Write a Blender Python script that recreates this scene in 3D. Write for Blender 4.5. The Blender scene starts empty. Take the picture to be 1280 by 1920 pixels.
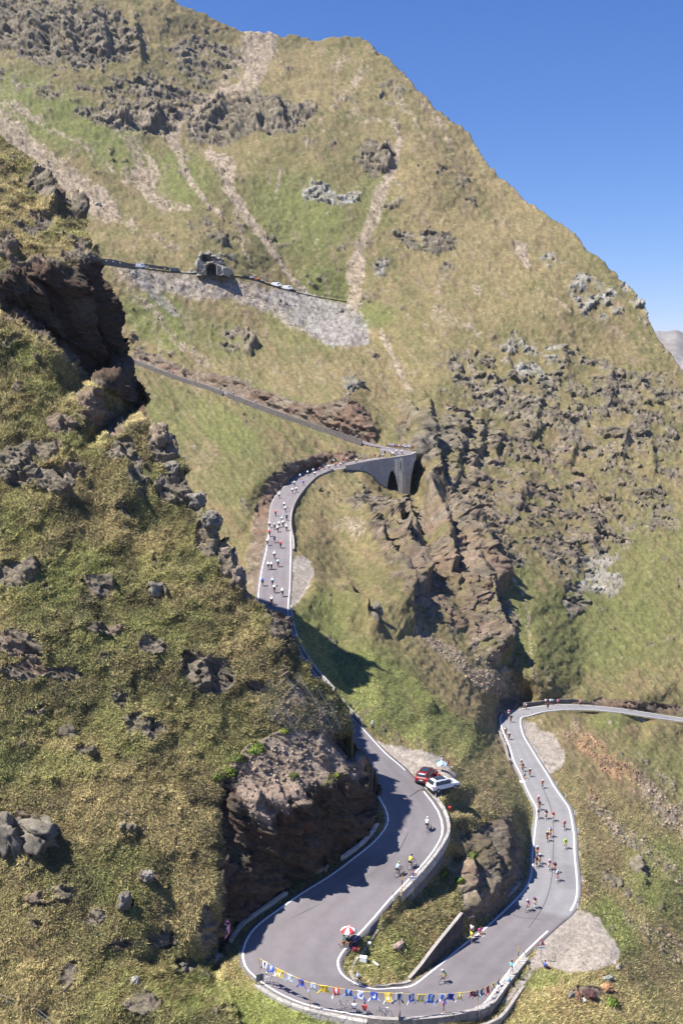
import bpy, bmesh, math, random
import numpy as np
from mathutils import Vector, Matrix
from mathutils.geometry import delaunay_2d_cdt
R = math.radians
random.seed(7)
scene = bpy.context.scene
col = scene.collection

# ------------------------------------------------------------------ camera
F_PX, W_PX, H_PX = 1867.0, 1280.0, 1920.0
PITCH = math.atan(260.0 / F_PX)
cam_d = bpy.data.cameras.new('camera')
cam = bpy.data.objects.new('camera', cam_d)
col.objects.link(cam)
cam.location = (0, 0, 0)
cam.rotation_euler = (R(90) - PITCH, 0, 0)
cam_d.sensor_fit = 'VERTICAL'
cam_d.sensor_height = 36.0
cam_d.lens = F_PX / H_PX * 36.0
cam_d.clip_start = 0.5
cam_d.clip_end = 40000
scene.camera = cam

# ------------------------------------------------------------------ light
SUN_DIR = Vector((-0.51, -0.12, 0.85)).normalized()      # towards the sun
SUN_EL = math.asin(SUN_DIR.z)
SUN_AZ = math.atan2(SUN_DIR.x, SUN_DIR.y)                  # clockwise from +Y
world = bpy.data.worlds.new('World')
scene.world = world
world.use_nodes = True
nt = world.node_tree
bg = nt.nodes['Background']
sky = nt.nodes.new('ShaderNodeTexSky')
sky.sky_type = 'NISHITA'
sky.sun_disc = False
sky.sun_elevation = SUN_EL
sky.sun_rotation = SUN_AZ
sky.altitude = 1500
sky.air_density = 1.0
sky.dust_density = 0.0
sky.ozone_density = 3.0
SKY_K = 0.085
sep = nt.nodes.new('ShaderNodeSeparateColor'); cmb = nt.nodes.new('ShaderNodeCombineColor')      # deepen the blue of the thin mountain air
nt.links.new(sky.outputs['Color'], sep.inputs['Color'])
for ch_, g_, k_ in (('Red', 1.42, 0.88), ('Green', 1.12, 0.765), ('Blue', 0.85, 0.98)):
    m1 = nt.nodes.new('ShaderNodeMath'); m1.operation = 'MULTIPLY'; m1.inputs[1].default_value = SKY_K * 1.68
    m2 = nt.nodes.new('ShaderNodeMath'); m2.operation = 'POWER'; m2.inputs[1].default_value = g_
    m3 = nt.nodes.new('ShaderNodeMath'); m3.operation = 'MULTIPLY'; m3.inputs[1].default_value = k_ / (SKY_K * 1.68)
    nt.links.new(sep.outputs[ch_], m1.inputs[0]); nt.links.new(m1.outputs[0], m2.inputs[0]); nt.links.new(m2.outputs[0], m3.inputs[0]); nt.links.new(m3.outputs[0], cmb.inputs[ch_])
nt.links.new(cmb.outputs['Color'], bg.inputs['Color'])
bg.inputs['Strength'].default_value = 0.085
sun_d = bpy.data.lights.new('sun', 'SUN')
sun_d.energy = 5.0
sun_d.angle = R(0.5)
sun_d.color = (1.0, 0.955, 0.89)
sun = bpy.data.objects.new('sun', sun_d)
col.objects.link(sun)
sun.location = (-200, 0, 300)
sun.rotation_euler = SUN_DIR.to_track_quat('Z', 'Y').to_euler()
scene.view_settings.view_transform = 'Standard'
scene.view_settings.look = 'None'
scene.view_settings.exposure = 0.84
scene.view_settings.gamma = 1.0
scene.render.film_transparent = False
scene.cycles.max_bounces = 5
scene.cycles.diffuse_bounces = 2
scene.cycles.transparent_max_bounces = 8
scene.cycles.caustics_reflective = False
scene.cycles.caustics_refractive = False

# ------------------------------------------------------------------ survey: turn a bearing of the site survey into a place
SP, CP = math.sin(PITCH), math.cos(PITCH)
def ray(u, v):
    a = (np.asarray(u, dtype=np.float64) - 640.0) / F_PX
    b = (960.0 - np.asarray(v, dtype=np.float64)) / F_PX
    return np.stack([a + 0 * b, CP + b * SP + 0 * a, -SP + b * CP + 0 * a], -1)
def by_y(u, v, Y):
    d = ray(u, v); return d * (Y / d[..., 1])[..., None] if d.ndim > 1 else d * (Y / d[1])
def by_z(u, v, z):
    d = ray(u, v); return d * (z / d[2])
def to_px(p):
    p = np.asarray(p, dtype=np.float64)
    zc = p[..., 1] * CP - p[..., 2] * SP
    yc = p[..., 1] * SP + p[..., 2] * CP
    return 640 + F_PX * p[..., 0] / zc, 960 - F_PX * yc / zc, zc

# ------------------------------------------------------------------ object helpers
def tag(o, label=None, cat=None, group=None, kind=None):
    if label: o['label'] = label
    if cat: o['category'] = cat
    if group: o['group'] = group
    if kind: o['kind'] = kind
    return o
def link(o, parent=None):
    col.objects.link(o)
    if parent is not None: o.parent = parent
    return o
def mesh_from(name, verts, faces, mats=None, smooth=False, midx=None, parent=None):
    me = bpy.data.meshes.new(name)
    me.from_pydata([tuple(map(float, v)) for v in verts], [], [tuple(f) for f in faces])
    for m in (mats or []): me.materials.append(m)
    if midx is not None: me.polygons.foreach_set('material_index', midx)
    if smooth: me.polygons.foreach_set('use_smooth', [True] * len(me.polygons))
    me.update()
    return link(bpy.data.objects.new(name, me), parent)
def empty(name, loc, rz=0.0):
    o = bpy.data.objects.new(name, None)
    o.empty_display_size = 0.3
    o.location = loc; o.rotation_euler = (0, 0, rz)
    return link(o)
def copy_tree(o, parent=None):
    c = o.copy(); col.objects.link(c)
    if parent is not None: c.parent = parent
    for ch in list(o.children): copy_tree(ch, c)
    return c
class MB:
    """collects shapes into one mesh"""
    def __init__(self): self.v = []; self.f = []; self.m = []
    def add(self, verts, faces, mi=0):
        n = len(self.v); self.v += [tuple(p) for p in verts]
        self.f += [tuple(n + i for i in f) for f in faces]; self.m += [mi] * len(faces)
    def box(self, c, s, mi=0, rot=None, taper=1.0):
        vs = []
        for dz in (-1, 1):
            k = 1.0 if dz < 0 else taper
            for dx, dy in ((-1, -1), (1, -1), (1, 1), (-1, 1)):
                p = Vector((dx * s[0] / 2 * k, dy * s[1] / 2 * k, dz * s[2] / 2))
                if rot is not None: p = rot @ p
                vs.append(Vector(c) + p)
        self.add(vs, [(3, 2, 1, 0), (4, 5, 6, 7), (0, 1, 5, 4), (1, 2, 6, 5), (2, 3, 7, 6), (3, 0, 4, 7)], mi)
    def tube(self, pts, radii, n=8, mi=0, closed=False):
        pts = [Vector(p) for p in pts]
        if not hasattr(radii, '__len__'): radii = [radii] * len(pts)
        rings = []; up = None
        m = len(pts)
        for i, p in enumerate(pts):
            if closed: t = pts[(i + 1) % m] - pts[i - 1]
            else: t = pts[min(i + 1, m - 1)] - pts[max(i - 1, 0)]
            if t.length < 1e-9: t = Vector((0, 0, 1))
            t.normalize()
            if up is None:
                up = Vector((0, 0, 1)) if abs(t.z) < 0.9 else Vector((1, 0, 0))
            x = t.cross(up); x.normalize(); up = x.cross(t); up.normalize()
            rings.append([p + (x * math.cos(2 * math.pi * k / n) + up * math.sin(2 * math.pi * k / n)) * radii[i] for k in range(n)])
        vs = [q for r in rings for q in r]; fs = []
        for i in range(m if closed else m - 1):
            for k in range(n):
                a = i * n + k; b = i * n + (k + 1) % n; j = ((i + 1) % m) * n
                fs.append((a, b, j + (k + 1) % n, j + k))
        if not closed:
            fs.append(tuple(reversed(range(n)))); fs.append(tuple((m - 1) * n + k for k in range(n)))
        self.add(vs, fs, mi)
    def ellipsoid(self, c, r, mi=0, n=10, m=7, rot=None):
        vs = []; fs = []
        for i in range(m + 1):
            th = math.pi * i / m
            for k in range(n):
                ph = 2 * math.pi * k / n
                p = Vector((r[0] * math.sin(th) * math.cos(ph), r[1] * math.sin(th) * math.sin(ph), r[2] * math.cos(th)))
                if rot is not None: p = rot @ p
                vs.append(Vector(c) + p)
        for i in range(m):
            for k in range(n):
                fs.append((i * n + k, (i + 1) * n + k, (i + 1) * n + (k + 1) % n, i * n + (k + 1) % n))
        self.add(vs, fs, mi)
    def prism(self, pts, d, mi=0):
        """flat outline pts (3-D, one plane) given thickness vector d"""
        n = len(pts); d = Vector(d); a = [Vector(p) for p in pts]
        self.add(a + [p + d for p in a], [tuple(reversed(range(n))), tuple(range(n, 2 * n))] +
                 [(i, (i + 1) % n, n + (i + 1) % n, n + i) for i in range(n)], mi)
    def build(self, name, mats, parent=None, smooth=False):
        if not isinstance(mats, (list, tuple)): mats = [mats]
        return mesh_from(name, self.v, self.f, mats, smooth, self.m, parent)

# ------------------------------------------------------------------ materials
def mat(name, color, rough=0.6, metal=0.0, noise=None, bump=0.0, bscale=20.0, spec=0.3, coat=0.0):
    m = bpy.data.materials.new(name); m.use_nodes = True
    n = m.node_tree.nodes; l = m.node_tree.links
    b = n['Principled BSDF']
    b.inputs['Base Color'].default_value = (*color, 1)
    b.inputs['Roughness'].default_value = rough
    b.inputs['Metallic'].default_value = metal
    b.inputs['Specular IOR Level'].default_value = spec
    if coat: b.inputs['Coat Weight'].default_value = coat
    tc = n.new('ShaderNodeTexCoord')
    if noise:
        sc, amt = noise
        t = n.new('ShaderNodeTexNoise'); t.inputs['Scale'].default_value = sc; t.inputs['Detail'].default_value = 6
        l.new(tc.outputs['Object'], t.inputs['Vector'])
        r = n.new('ShaderNodeMapRange')
        r.inputs['From Min'].default_value = 0.3; r.inputs['From Max'].default_value = 0.7
        r.inputs['To Min'].default_value = 1 - amt; r.inputs['To Max'].default_value = 1 + amt
        l.new(t.outputs['Fac'], r.inputs['Value'])
        x = n.new('ShaderNodeVectorMath'); x.operation = 'SCALE'
        x.inputs[0].default_value = color
        l.new(r.outputs['Result'], x.inputs['Scale'])
        l.new(x.outputs['Vector'], b.inputs['Base Color'])
    if bump:
        t2 = n.new('ShaderNodeTexNoise'); t2.inputs['Scale'].default_value = bscale; t2.inputs['Detail'].default_value = 5
        l.new(tc.outputs['Object'], t2.inputs['Vector'])
        bp = n.new('ShaderNodeBump'); bp.inputs['Strength'].default_value = bump; bp.inputs['Distance'].default_value = 0.05
        l.new(t2.outputs['Fac'], bp.inputs['Height']); l.new(bp.outputs['Normal'], b.inputs['Normal'])
    return m
def attr_mat(name, scales=((0.9, 0.25), (6.0, 0.3)), rough=0.95, bump=0.25, bscale=3.0, bdist=0.15):
    """ground: the soil, grass and rock colours stored on the mesh, broken up by fine noise"""
    m = bpy.data.materials.new(name); m.use_nodes = True
    n = m.node_tree.nodes; l = m.node_tree.links
    b = n['Principled BSDF']; b.inputs['Roughness'].default_value = rough; b.inputs['Specular IOR Level'].default_value = 0.08
    at = n.new('ShaderNodeAttribute'); at.attribute_name = 'albedo'
    tc = n.new('ShaderNodeTexCoord')
    cur = at.outputs['Color']
    for sc, amt in scales:
        t = n.new('ShaderNodeTexNoise'); t.inputs['Scale'].default_value = sc; t.inputs['Detail'].default_value = 5; t.inputs['Roughness'].default_value = 0.65
        l.new(tc.outputs['Object'], t.inputs['Vector'])
        r = n.new('ShaderNodeMapRange')
        r.inputs['From Min'].default_value = 0.28; r.inputs['From Max'].default_value = 0.72
        r.inputs['To Min'].default_value = 1 - amt; r.inputs['To Max'].default_value = 1 + amt
        l.new(t.outputs['Fac'], r.inputs['Value'])
        x = n.new('ShaderNodeVectorMath'); x.operation = 'SCALE'
        l.new(cur, x.inputs[0]); l.new(r.outputs['Result'], x.inputs['Scale'])
        cur = x.outputs['Vector']
    l.new(cur, b.inputs['Base Color'])
    if bump:
        t2 = n.new('ShaderNodeTexNoise'); t2.inputs['Scale'].default_value = bscale; t2.inputs['Detail'].default_value = 6
        l.new(tc.outputs['Object'], t2.inputs['Vector'])
        bp = n.new('ShaderNodeBump'); bp.inputs['Strength'].default_value = bump; bp.inputs['Distance'].default_value = bdist
        l.new(t2.outputs['Fac'], bp.inputs['Height']); l.new(bp.outputs['Normal'], b.inputs['Normal'])
    return m

# ------------------------------------------------------------------ noise (numpy)
def _h(ix, iy, iz, s):
    with np.errstate(over='ignore'):
        h = (ix.astype(np.uint32) * np.uint32(374761393) + iy.astype(np.uint32) * np.uint32(668265263)
             + iz.astype(np.uint32) * np.uint32(2147483647) + np.uint32((s * 974634777 + 12345) & 0xffffffff))
        h = (h ^ (h >> np.uint32(13))) * np.uint32(1274126177)
        h = (h ^ (h >> np.uint32(16))) * np.uint32(2246822519)
        h = h ^ (h >> np.uint32(13))
    return h
def _hf(ix, iy, iz, s): return (_h(ix, iy, iz, s) & np.uint32(0xffffff)).astype(np.float32) / np.float32(0xffffff)
def noise(p, s=0):
    """value noise in -1..1, smooth"""
    p = p.astype(np.float32); i = np.floor(p); f = p - i; i = i.astype(np.int32)
    f = f * f * f * (f * (f * 6 - 15) + 10)
    out = 0
    for dx in (0, 1):
        wx = f[..., 0] if dx else 1 - f[..., 0]
        for dy in (0, 1):
            wy = wx * (f[..., 1] if dy else 1 - f[..., 1])
            for dz in (0, 1):
                w = wy * (f[..., 2] if dz else 1 - f[..., 2])
                out = out + w * _hf(i[..., 0] + dx, i[..., 1] + dy, i[..., 2] + dz, s)
    return out * 2 - 1
def fbm(p, octv=4, s=0, gain=0.5, lac=2.03):
    a = 1.0; t = 0; o = 0
    for k in range(octv):
        o = o + a * noise(p * (lac ** k) + 17.3 * k, s + k); t += a; a *= gain
    return o / t
def ridged(p, octv=4, s=0):
    a = 1.0; t = 0; o = 0
    for k in range(octv):
        o = o + a * (1 - np.abs(noise(p * (2.03 ** k) + 9.1 * k, s + k)) * 2); t += a; a *= 0.5
    return o / t
def facets(p, s=0):
    """angular blocks: every cell of a jittered lattice is a tilted plane; also a random tone per block"""
    p = p.astype(np.float32); base = np.floor(p - 0.5).astype(np.int32)
    best = np.full(p.shape[:-1], 9e9, np.float32); h = np.zeros_like(best); tone = np.zeros_like(best)
    for dx in (0, 1):
        for dy in (0, 1):
            for dz in (0, 1):
                ix, iy, iz = base[..., 0] + dx, base[..., 1] + dy, base[..., 2] + dz
                r1 = _hf(ix, iy, iz, s); r2 = _hf(ix, iy, iz, s + 1); r3 = _hf(ix, iy, iz, s + 2)
                ex = p[..., 0] - (ix + 0.15 + 0.7 * r1); ey = p[..., 1] - (iy + 0.15 + 0.7 * r2); ez = p[..., 2] - (iz + 0.15 + 0.7 * r3)
                d = ex * ex + ey * ey + ez * ez
                m = d < best
                best = np.where(m, d, best)
                hh = (r1 - 0.5) * 1.1 + ex * (r2 - 0.5) * 1.6 + ey * (r3 - 0.5) * 1.6 + ez * (r1 - 0.5) * 1.2
                h = np.where(m, hh, h); tone = np.where(m, r3, tone)
    return h, tone
def sstep(a, b, x):
    t = np.clip((x - a) / (b - a), 0, 1); return t * t * (3 - 2 * t)
# ------------------------------------------------------------------ road survey: (A side u,v, B side u,v, height, width or 0)
ST = [
 (712,842,722,838.5,-28.5,6),(728,844.5,752,842.5,-29,8),(734,848,771,846.5,-29.6,9),(735,851,776,851,-30,9),(730,854.5,765,856,-30.6,8),
 (717,857.5,735,860.5,-31.4,7),(694,860.5,694,868.5,-32.3,6.6),(660,866,658,875,-33,6.6),(625,871,630,880.5,-33.7,6.6),(600,874.5,612,886,-34.2,6.6),
 (566,886.5,590,897,-35.3,6.6),(540,906,567,922,-36.5,6.6),(519,926,553,944,-37.6,6.6),(508,947.5,546,963,-38.6,0),(505,969,544.5,985,-39.6,0),
 (502.5,1006,545.5,1010,-41.2,0),(497,1038,546,1036,-42.5,0),(490.5,1064,545,1060,-43.5,0),(484,1109.5,544,1100,-45,0),(484,1150,541,1145,-46.2,0),
 (495,1195,548,1180,-47.3,0),(520,1240,563,1220,-48.3,0),(557,1290,592,1262,-49.3,6.2),(598,1330,625,1300,-50.2,6.2),(632,1365,650,1334,-51,6.2),
 (664,1405,685,1372,-52,6.2),(690,1450,722,1408,-53,6.3),(707,1490,760,1446,-54.2,0),(720,1515,795,1484,-55.2,0),(725.5,1537,822,1520,-56.1,0),
 (717.5,1557.5,831,1553,-57,0),(695,1582.5,825,1577,-57.8,0),(660,1610,802,1611,-58.7,0),(620,1640,765,1652,-59.7,0),(560,1679,730,1690,-60.8,0),
 (520,1706,702,1722,-61.6,0),(485,1732.5,672,1755,-62.4,0),(465,1755,652,1775,-63,0),(453.5,1783,637,1797,-63.5,0),(457.5,1812,636,1812,-64,0),
 (478,1833,642,1825,-64.3,0),(515,1860,657,1838,-64.7,0),(570,1884,680,1848,-65,0),(640,1901,706,1852,-65.3,0),(720,1909,735,1854,-65.6,6.5),
 (800,1908,755,1852,-65.9,6.5),(860,1903,775,1844,-66.2,0),(905,1886,797,1828,-66.4,0),(940,1842,832,1800,-66.7,0),(975,1798,875,1765,-67.1,0),
 (1010,1763,905,1742,-67.5,0),(1045,1731,940,1711,-67.9,0),(1070,1709,970,1681,-68.3,0),(1082,1680,986,1660,-68.7,0),(1082,1645,994.5,1634,-69.2,0),
 (1078,1604,996,1600,-69.9,0),(1076,1562,1000,1562,-70.7,0),(1068,1520,1004,1521,-71.6,0),(1057,1500,997,1502,-72.1,0),(1040,1476,985,1479,-72.8,0),
 (1027,1453,974,1452,-73.6,0),(1010,1427,961,1426,-74.6,0),(996,1404,954,1402,-75.6,0),(983,1383,945,1381,-76.6,0),(977.5,1367,938,1362,-77.4,0),
 (975.5,1354,937,1345,-78.1,0),(978,1346,944,1336.5,-78.8,0),(990,1341,962,1332.5,-79.4,7),(1018,1335,992,1327,-80.2,6.3),(1040,1331.8,1025,1322.5,-80.8,6.3),
 (1066,1329.5,1060,1320.5,-81.5,6.2),(1110,1330,1110,1322.5,-82.5,6.2),(1163,1336,1163,1328.5,-84,6.2),(1215,1343,1215,1335.5,-85.5,6.2),(1280,1350,1280,1343.5,-87.5,6.2),(1400,1366,1400,1359,-91,6.2)]
UPPER = [(735,840.5,384),(715,837,389),(690,831.5,395),(640,814,405),(560,787,425),(480,758,447),(400,728,470),(350,712,485),(250,675,515),(150,640,545),(60,610,575)]
TOPROAD = [(160,489,560),(200,494,563),(240,500,566),(290,506,572),(340,512,577),(395,515,581),(440,518,588),(480,526,594),(530,542,600),(590,556,604),(650,566,606)]

def station(s):
    Au, Av, Bu, Bv, z, W = s
    if not W: return by_z(Au, Av, z), by_z(Bu, Bv, z)
    best = None
    for dl in np.linspace(-0.14, 0.14, 57):
        A = by_z(Au, Av, z + dl * W / 2); B = by_z(Bu, Bv, z - dl * W / 2)
        e = abs(np.linalg.norm((A - B)[:2]) - W) + 2.0 * abs(dl)
        if best is None or e < best[0]: best = (e, A, B)
    return best[1], best[2]
def smooth_path(P, step):
    """Catmull-Rom through points, then sampled"""
    P = np.asarray(P, float); out = []
    n = len(P)
    for i in range(n - 1):
        p0, p1, p2, p3 = P[max(i - 1, 0)], P[i], P[i + 1], P[min(i + 2, n - 1)]
        k = max(2, int(np.linalg.norm(p2[:3] - p1[:3]) / step))
        for j in range(k):
            t = j / k
            out.append(0.5 * ((2 * p1) + (-p0 + p2) * t + (2 * p0 - 5 * p1 + 4 * p2 - p3) * t * t + (-p0 + 3 * p1 - 3 * p2 + p3) * t ** 3))
    out.append(P[-1]); return np.array(out)
_ab = [station(s) for s in ST]
_pairs = np.array([np.concatenate([a, b]) for a, b in _ab])
for _k in (2, 5):        # even out the banking a little: heights only
    z = _pairs[:, _k].copy(); _pairs[1:-1, _k] = 0.25 * z[:-2] + 0.5 * z[1:-1] + 0.25 * z[2:]
ROAD = smooth_path(_pairs, 1.2)
RA, RB = ROAD[:, :3], ROAD[:, 3:]
RC = (RA + RB) / 2
def centre_road(path, width, step=3.0):
    C = smooth_path([by_y(u, v, Y) for u, v, Y in path], step)
    T = np.gradient(C, axis=0); T[:, 2] = 0; T /= np.linalg.norm(T, axis=1)[:, None]
    Nn = np.stack([-T[:, 1], T[:, 0], 0 * T[:, 0]], 1)
    return C + Nn * width / 2, C - Nn * width / 2
UA, UB = centre_road(UPPER, 6.0)
TA, TB = centre_road(TOPROAD, 5.0)

# ------------------------------------------------------------------ the mountain: surveyed heights
CY = [ # far mountain
 (-300,-260,1000),(0,-140,980),(150,-70,965),(310,-6,955),(440,56,980),(520,62,985),(620,66,985),(690,78,970),(770,148,900),(870,238,830),(910,298,790),(980,368,740),(1040,408,700),(1110,468,650),(1160,513,615),(1190,548,590),(1220,600,560),(1240,640,540),(1280,693,515),(1400,850,450),(1560,1050,400),
 (150,40,870),(40,110,830),(0,40,880),(300,90,880),(250,180,800),(400,200,830),(330,290,735),(100,200,765),(-150,180,780),(500,230,775),(600,300,725),(450,380,672),(530,480,632),(700,280,765),(640,180,860),(560,130,920),(480,120,920),(660,450,640),(800,300,735),(850,450,650),(1000,500,608),(700,560,585),(850,600,540),(1000,620,525),(1150,640,540),(1200,750,480),(1050,750,476),(900,700,485),(820,760,440),(900,850,418),(1050,900,408),(1200,900,412),(1290,1000,370),(1100,1050,350),(950,1000,335),(1420,1000,380),
 (0,300,690),(100,350,670),(200,420,630),(300,430,625),(380,440,612),(460,470,610),(0,450,620),(100,480,590),(-300,300,720),(-300,100,810),
 # scree below the old road, slopes above the middle road
 (220,540,545),(300,560,552),(400,570,560),(500,570,576),(560,620,556),(640,600,578),(640,650,530),(500,640,545),(400,640,530),(300,620,530),(700,650,540),(700,710,472),(760,760,432),(725,800,408),(760,820,396),
 (650,743,408),(690,800,398),(610,752,420),(560,752,435),(520,738,450),(480,728,462),(440,708,476),(350,690,494),(250,655,524),(150,620,556),
 # gully and bowl
 (790,800,405),(800,850,392),(850,950,350),(915,1010,330),(958,1085,292),(990,1150,266),(1010,1200,250),(1080,1150,296),(1150,1150,306),(1280,1150,312),(1000,1270,238),(1100,1270,255),(1280,1270,262),(1450,1300,268),(1100,1305,243),(1200,1312,246),
 (935,1318,231),(960,1306,240),(985,1316,242),(1030,1316,240),(928,1335,223),(925,1375,200),
 # slope between the roads
 (350,770,425),(420,850,335),(330,800,390),(440,800,380),(520,830,358),(560,835,366),(620,835,378),(660,842,386),(700,850,383),(450,950,278),(480,905,300),(450,1010,258),
 (690,852,376),(650,850,369),(600,853,365),(560,863,347),(530,880,328),(503,908,309),(488,942,292),(477,980,271),(470,1030,247),(470,1080,223),(440,1080,226),
 # spur on the valley side
 (660,877,372),(660,879.5,368),(675,875,372),(675,880.5,368),(690,873,373),(690,884,369),(703,872,376),(703,900,369),(716,872,380),(716,915,372),(690,890,354),(640,892,352),(610,912,335),(565,950,293),(600,1000,262),(562,1000,260),(600,1060,235),(650,1000,280),(700,1000,284),(712,915,352),(724,932,356),(733,900,392),(735,886,394),(755,895,394),(768,890,392),(745,932,360),(750,936,360),(763,950,362),(772,935,376),(782,865,388),(795,905,366),(730,950,346),(770,965,352),
 (650,1100,226),(600,1150,200),(700,1150,212),(750,1060,256),(800,1000,292),(880,1000,298),(930,1062,279),(800,1100,256),(870,1100,266),(935,1105,276),(900,1200,241),(975,1205,250),(950,1250,240),(800,1200,217),(700,1230,183),(620,1230,182),(640,1290,161),(750,1290,174),(850,1290,199),(905,1310,210),(715,1335,152),(800,1350,165),(890,1380,177),(760,1370,151),(835,1408,152),(935,1405,190),(862,1432,144),(900,1420,166),(930,1460,157),(965,1490,157),(900,1480,138),(872,1500,131.5),
 (970,1540,144),(952,1528,136),(950,1580,129.5),(946,1640,124),(930,1680,117.5),(880,1530,126),(900,1600,123),
 # under the near hillside
 (0,700,520),(-300,700,530),(100,560,570),(-300,1000,330),(0,1000,300),(200,1000,265),(300,1300,172),(0,1300,200),(300,1500,138),(0,1600,150),(-300,1600,170),(300,1720,113),(380,1800,104.5),(250,1900,99),(0,1900,112),(-300,1900,125),(420,1640,118),(450,1560,124),(600,1500,131),(560,1400,142),(520,1300,162),(470,1170,195),(400,1100,228),(400,1200,200)]
CZ = [ # lay-by and island
 (707,1396,-52.7),(745,1402,-53.2),(800,1418,-53.9),(845,1450,-54.5),(850,1475,-55),(828,1502,-55.6),(760,1420,-53.5),(800,1455,-54.5),
 (838,1525,-57.3),(850,1560,-59.5),(840,1610,-61.0),(815,1650,-62.0),(780,1680,-62.3),
 (740,1720,-62.2),(700,1760,-63.2),(680,1800,-64.2),(800,1700,-62.6),(850,1680,-63.2),(862,1712,-64.4),(830,1752,-65.0),(800,1788,-65.7),(776,1826,-66.2),(745,1800,-64.9),(700,1830,-65.1),(880,1640,-62.3),(690,1740,-62.6),(655,1795,-63.8),(740,1838,-65.7),
 # right pull-outs and the slope below
 (1095,1712,-68.6),(1120,1740,-68.7),(1150,1780,-68.6),(1120,1820,-68.1),(1040,1818,-67.8),(1000,1812,-67.4),(1080,1765,-68.4),
 (1200,1765,-72),(1290,1765,-79),(1280,1850,-76),(1180,1850,-70),(1050,1870,-67.7),(985,1860,-67.3),(960,1905,-67.6),(1000,1930,-68),(1150,1930,-70),(1280,1930,-73),(1000,2180,-70),(1560,2000,-82),(1560,1700,-92),(1560,1500,-99),
 (1130,1650,-72),(1100,1640,-70),(1200,1600,-78),(1280,1600,-84),(1280,1500,-88),(1100,1560,-72),(1150,1500,-78),(1085,1480,-74.5),(1200,1420,-84.5),(1280,1400,-89),
 (1000,1357,-78.8),(1020,1372,-78.2),(1055,1402,-77),(1057,1440,-75.2),(1035,1455,-74),(1010,1400,-76.2),(1030,1425,-75.3),(1085,1400,-80),(1060,1345,-82),(1110,1345,-84),(1200,1360,-87.5),(1290,1372,-90),
 # grass bank outside the hairpin
 (430,1752,-63.3),(425,1790,-63.7),(420,1812,-63.9),(450,1850,-64.8),(500,1885,-65.4),(400,1880,-65.2),(540,1912,-65.9),(600,1925,-66.3),(700,1926,-66.8),(800,1926,-67),(900,1912,-67),(935,1880,-66.9),(350,1920,-65.8),(700,1990,-69),(500,1980,-67),(850,1990,-69),(600,2180,-71),(300,2180,-69),(-300,2180,-82)]
def invt(P): return 1.0 / (P[..., 1] * CP - P[..., 2] * SP)
def ctrl_from(P):
    u, v, zc = to_px(P); return list(zip(u, v, 1.0 / zc))
CTRL = [(u, v, float(invt(by_y(u, v, Y)))) for u, v, Y in CY] + [(u, v, float(invt(by_z(u, v, z)))) for u, v, z in CZ]
def shoulders(A, B, d=0.9, skip=2):
    C = (A + B) / 2; out = []
    for E in (A, B):
        n = E - C; n[:, 2] = 0; n /= np.linalg.norm(n, axis=1)[:, None]
        out.append((E + n * d - np.array([0, 0, 0.08]))[::skip])
    return out
RCTRL = ctrl_from(RA[::2]) + ctrl_from(RB[::2])
_sa, _sb = shoulders(RA, RB, 0.9, 2)
RCTRL += ctrl_from(_sa) + [q for q in ctrl_from(_sb) if not (654 < q[0] < 790 and q[1] < 900)]
for A, B in ((UA, UB), (TA, TB)):          # seen edge-on: the near edge, and the foot of the bank behind it
    nearer = np.where((A[:, 1] < B[:, 1])[:, None], A, B)
    RCTRL += ctrl_from(nearer)
    for u, v, w in ctrl_from(nearer): RCTRL.append((u, v - 2.5, w / (1 + 6.5 * w)))
    s = nearer.copy(); s[:, 2] -= 1.0; s[:, 1] -= 0.4; RCTRL += ctrl_from(s)

# hillside in front (left)
FPL = np.array((0.15, -0.80, 0.58)); _p0 = by_y(405, 1600, 105.0)
def fg_y(u, v, off=0.0):          # the hillside is nearly one plane; relief is given as metres behind it
    d = ray(u, v); return float(FPL.dot(_p0) / FPL.dot(d) * d[1]) + off
FREL = [(-300,2180,3),(0,2180,0),(430,2180,0),(-300,1800,6),(0,1800,0),(200,1800,-.5),(300,1600,-.3),(403,1700,0),(405,1600,0),(410,1490,0),(-300,1500,6),(0,1500,0),(200,1500,-.8),(-300,1200,6),(0,1200,-1),(200,1200,-1),(300,1300,0),(400,1400,.3),(450,1300,0),(350,1100,-.6),(200,1000,.6),(0,900,0),(150,850,-.8),(250,900,-.5),(-300,900,6),
 (640,1330,4),(600,1270,2.5),(560,1235,2),(545,1175,2),(500,1140,.8),(480,1120,.8),(450,1085,0),(445,1050,.5),(420,1010,0),(380,950,0),(350,900,0),(340,860,.5),(300,800,0),(275,785,0),(555,1300,0),(520,1220,-.4),(-300,440,8),(0,597,0),(100,660,-.5),(180,722,-.5),(272,778,0),
 (0,586,2),(30,592,4),(100,645,10),(180,702,17),(266,764,23),(100,1700,-.6),(100,1350,.6),(60,1050,-.8),(380,1220,-1),(300,1000,.4),(120,750,.6)]
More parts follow.
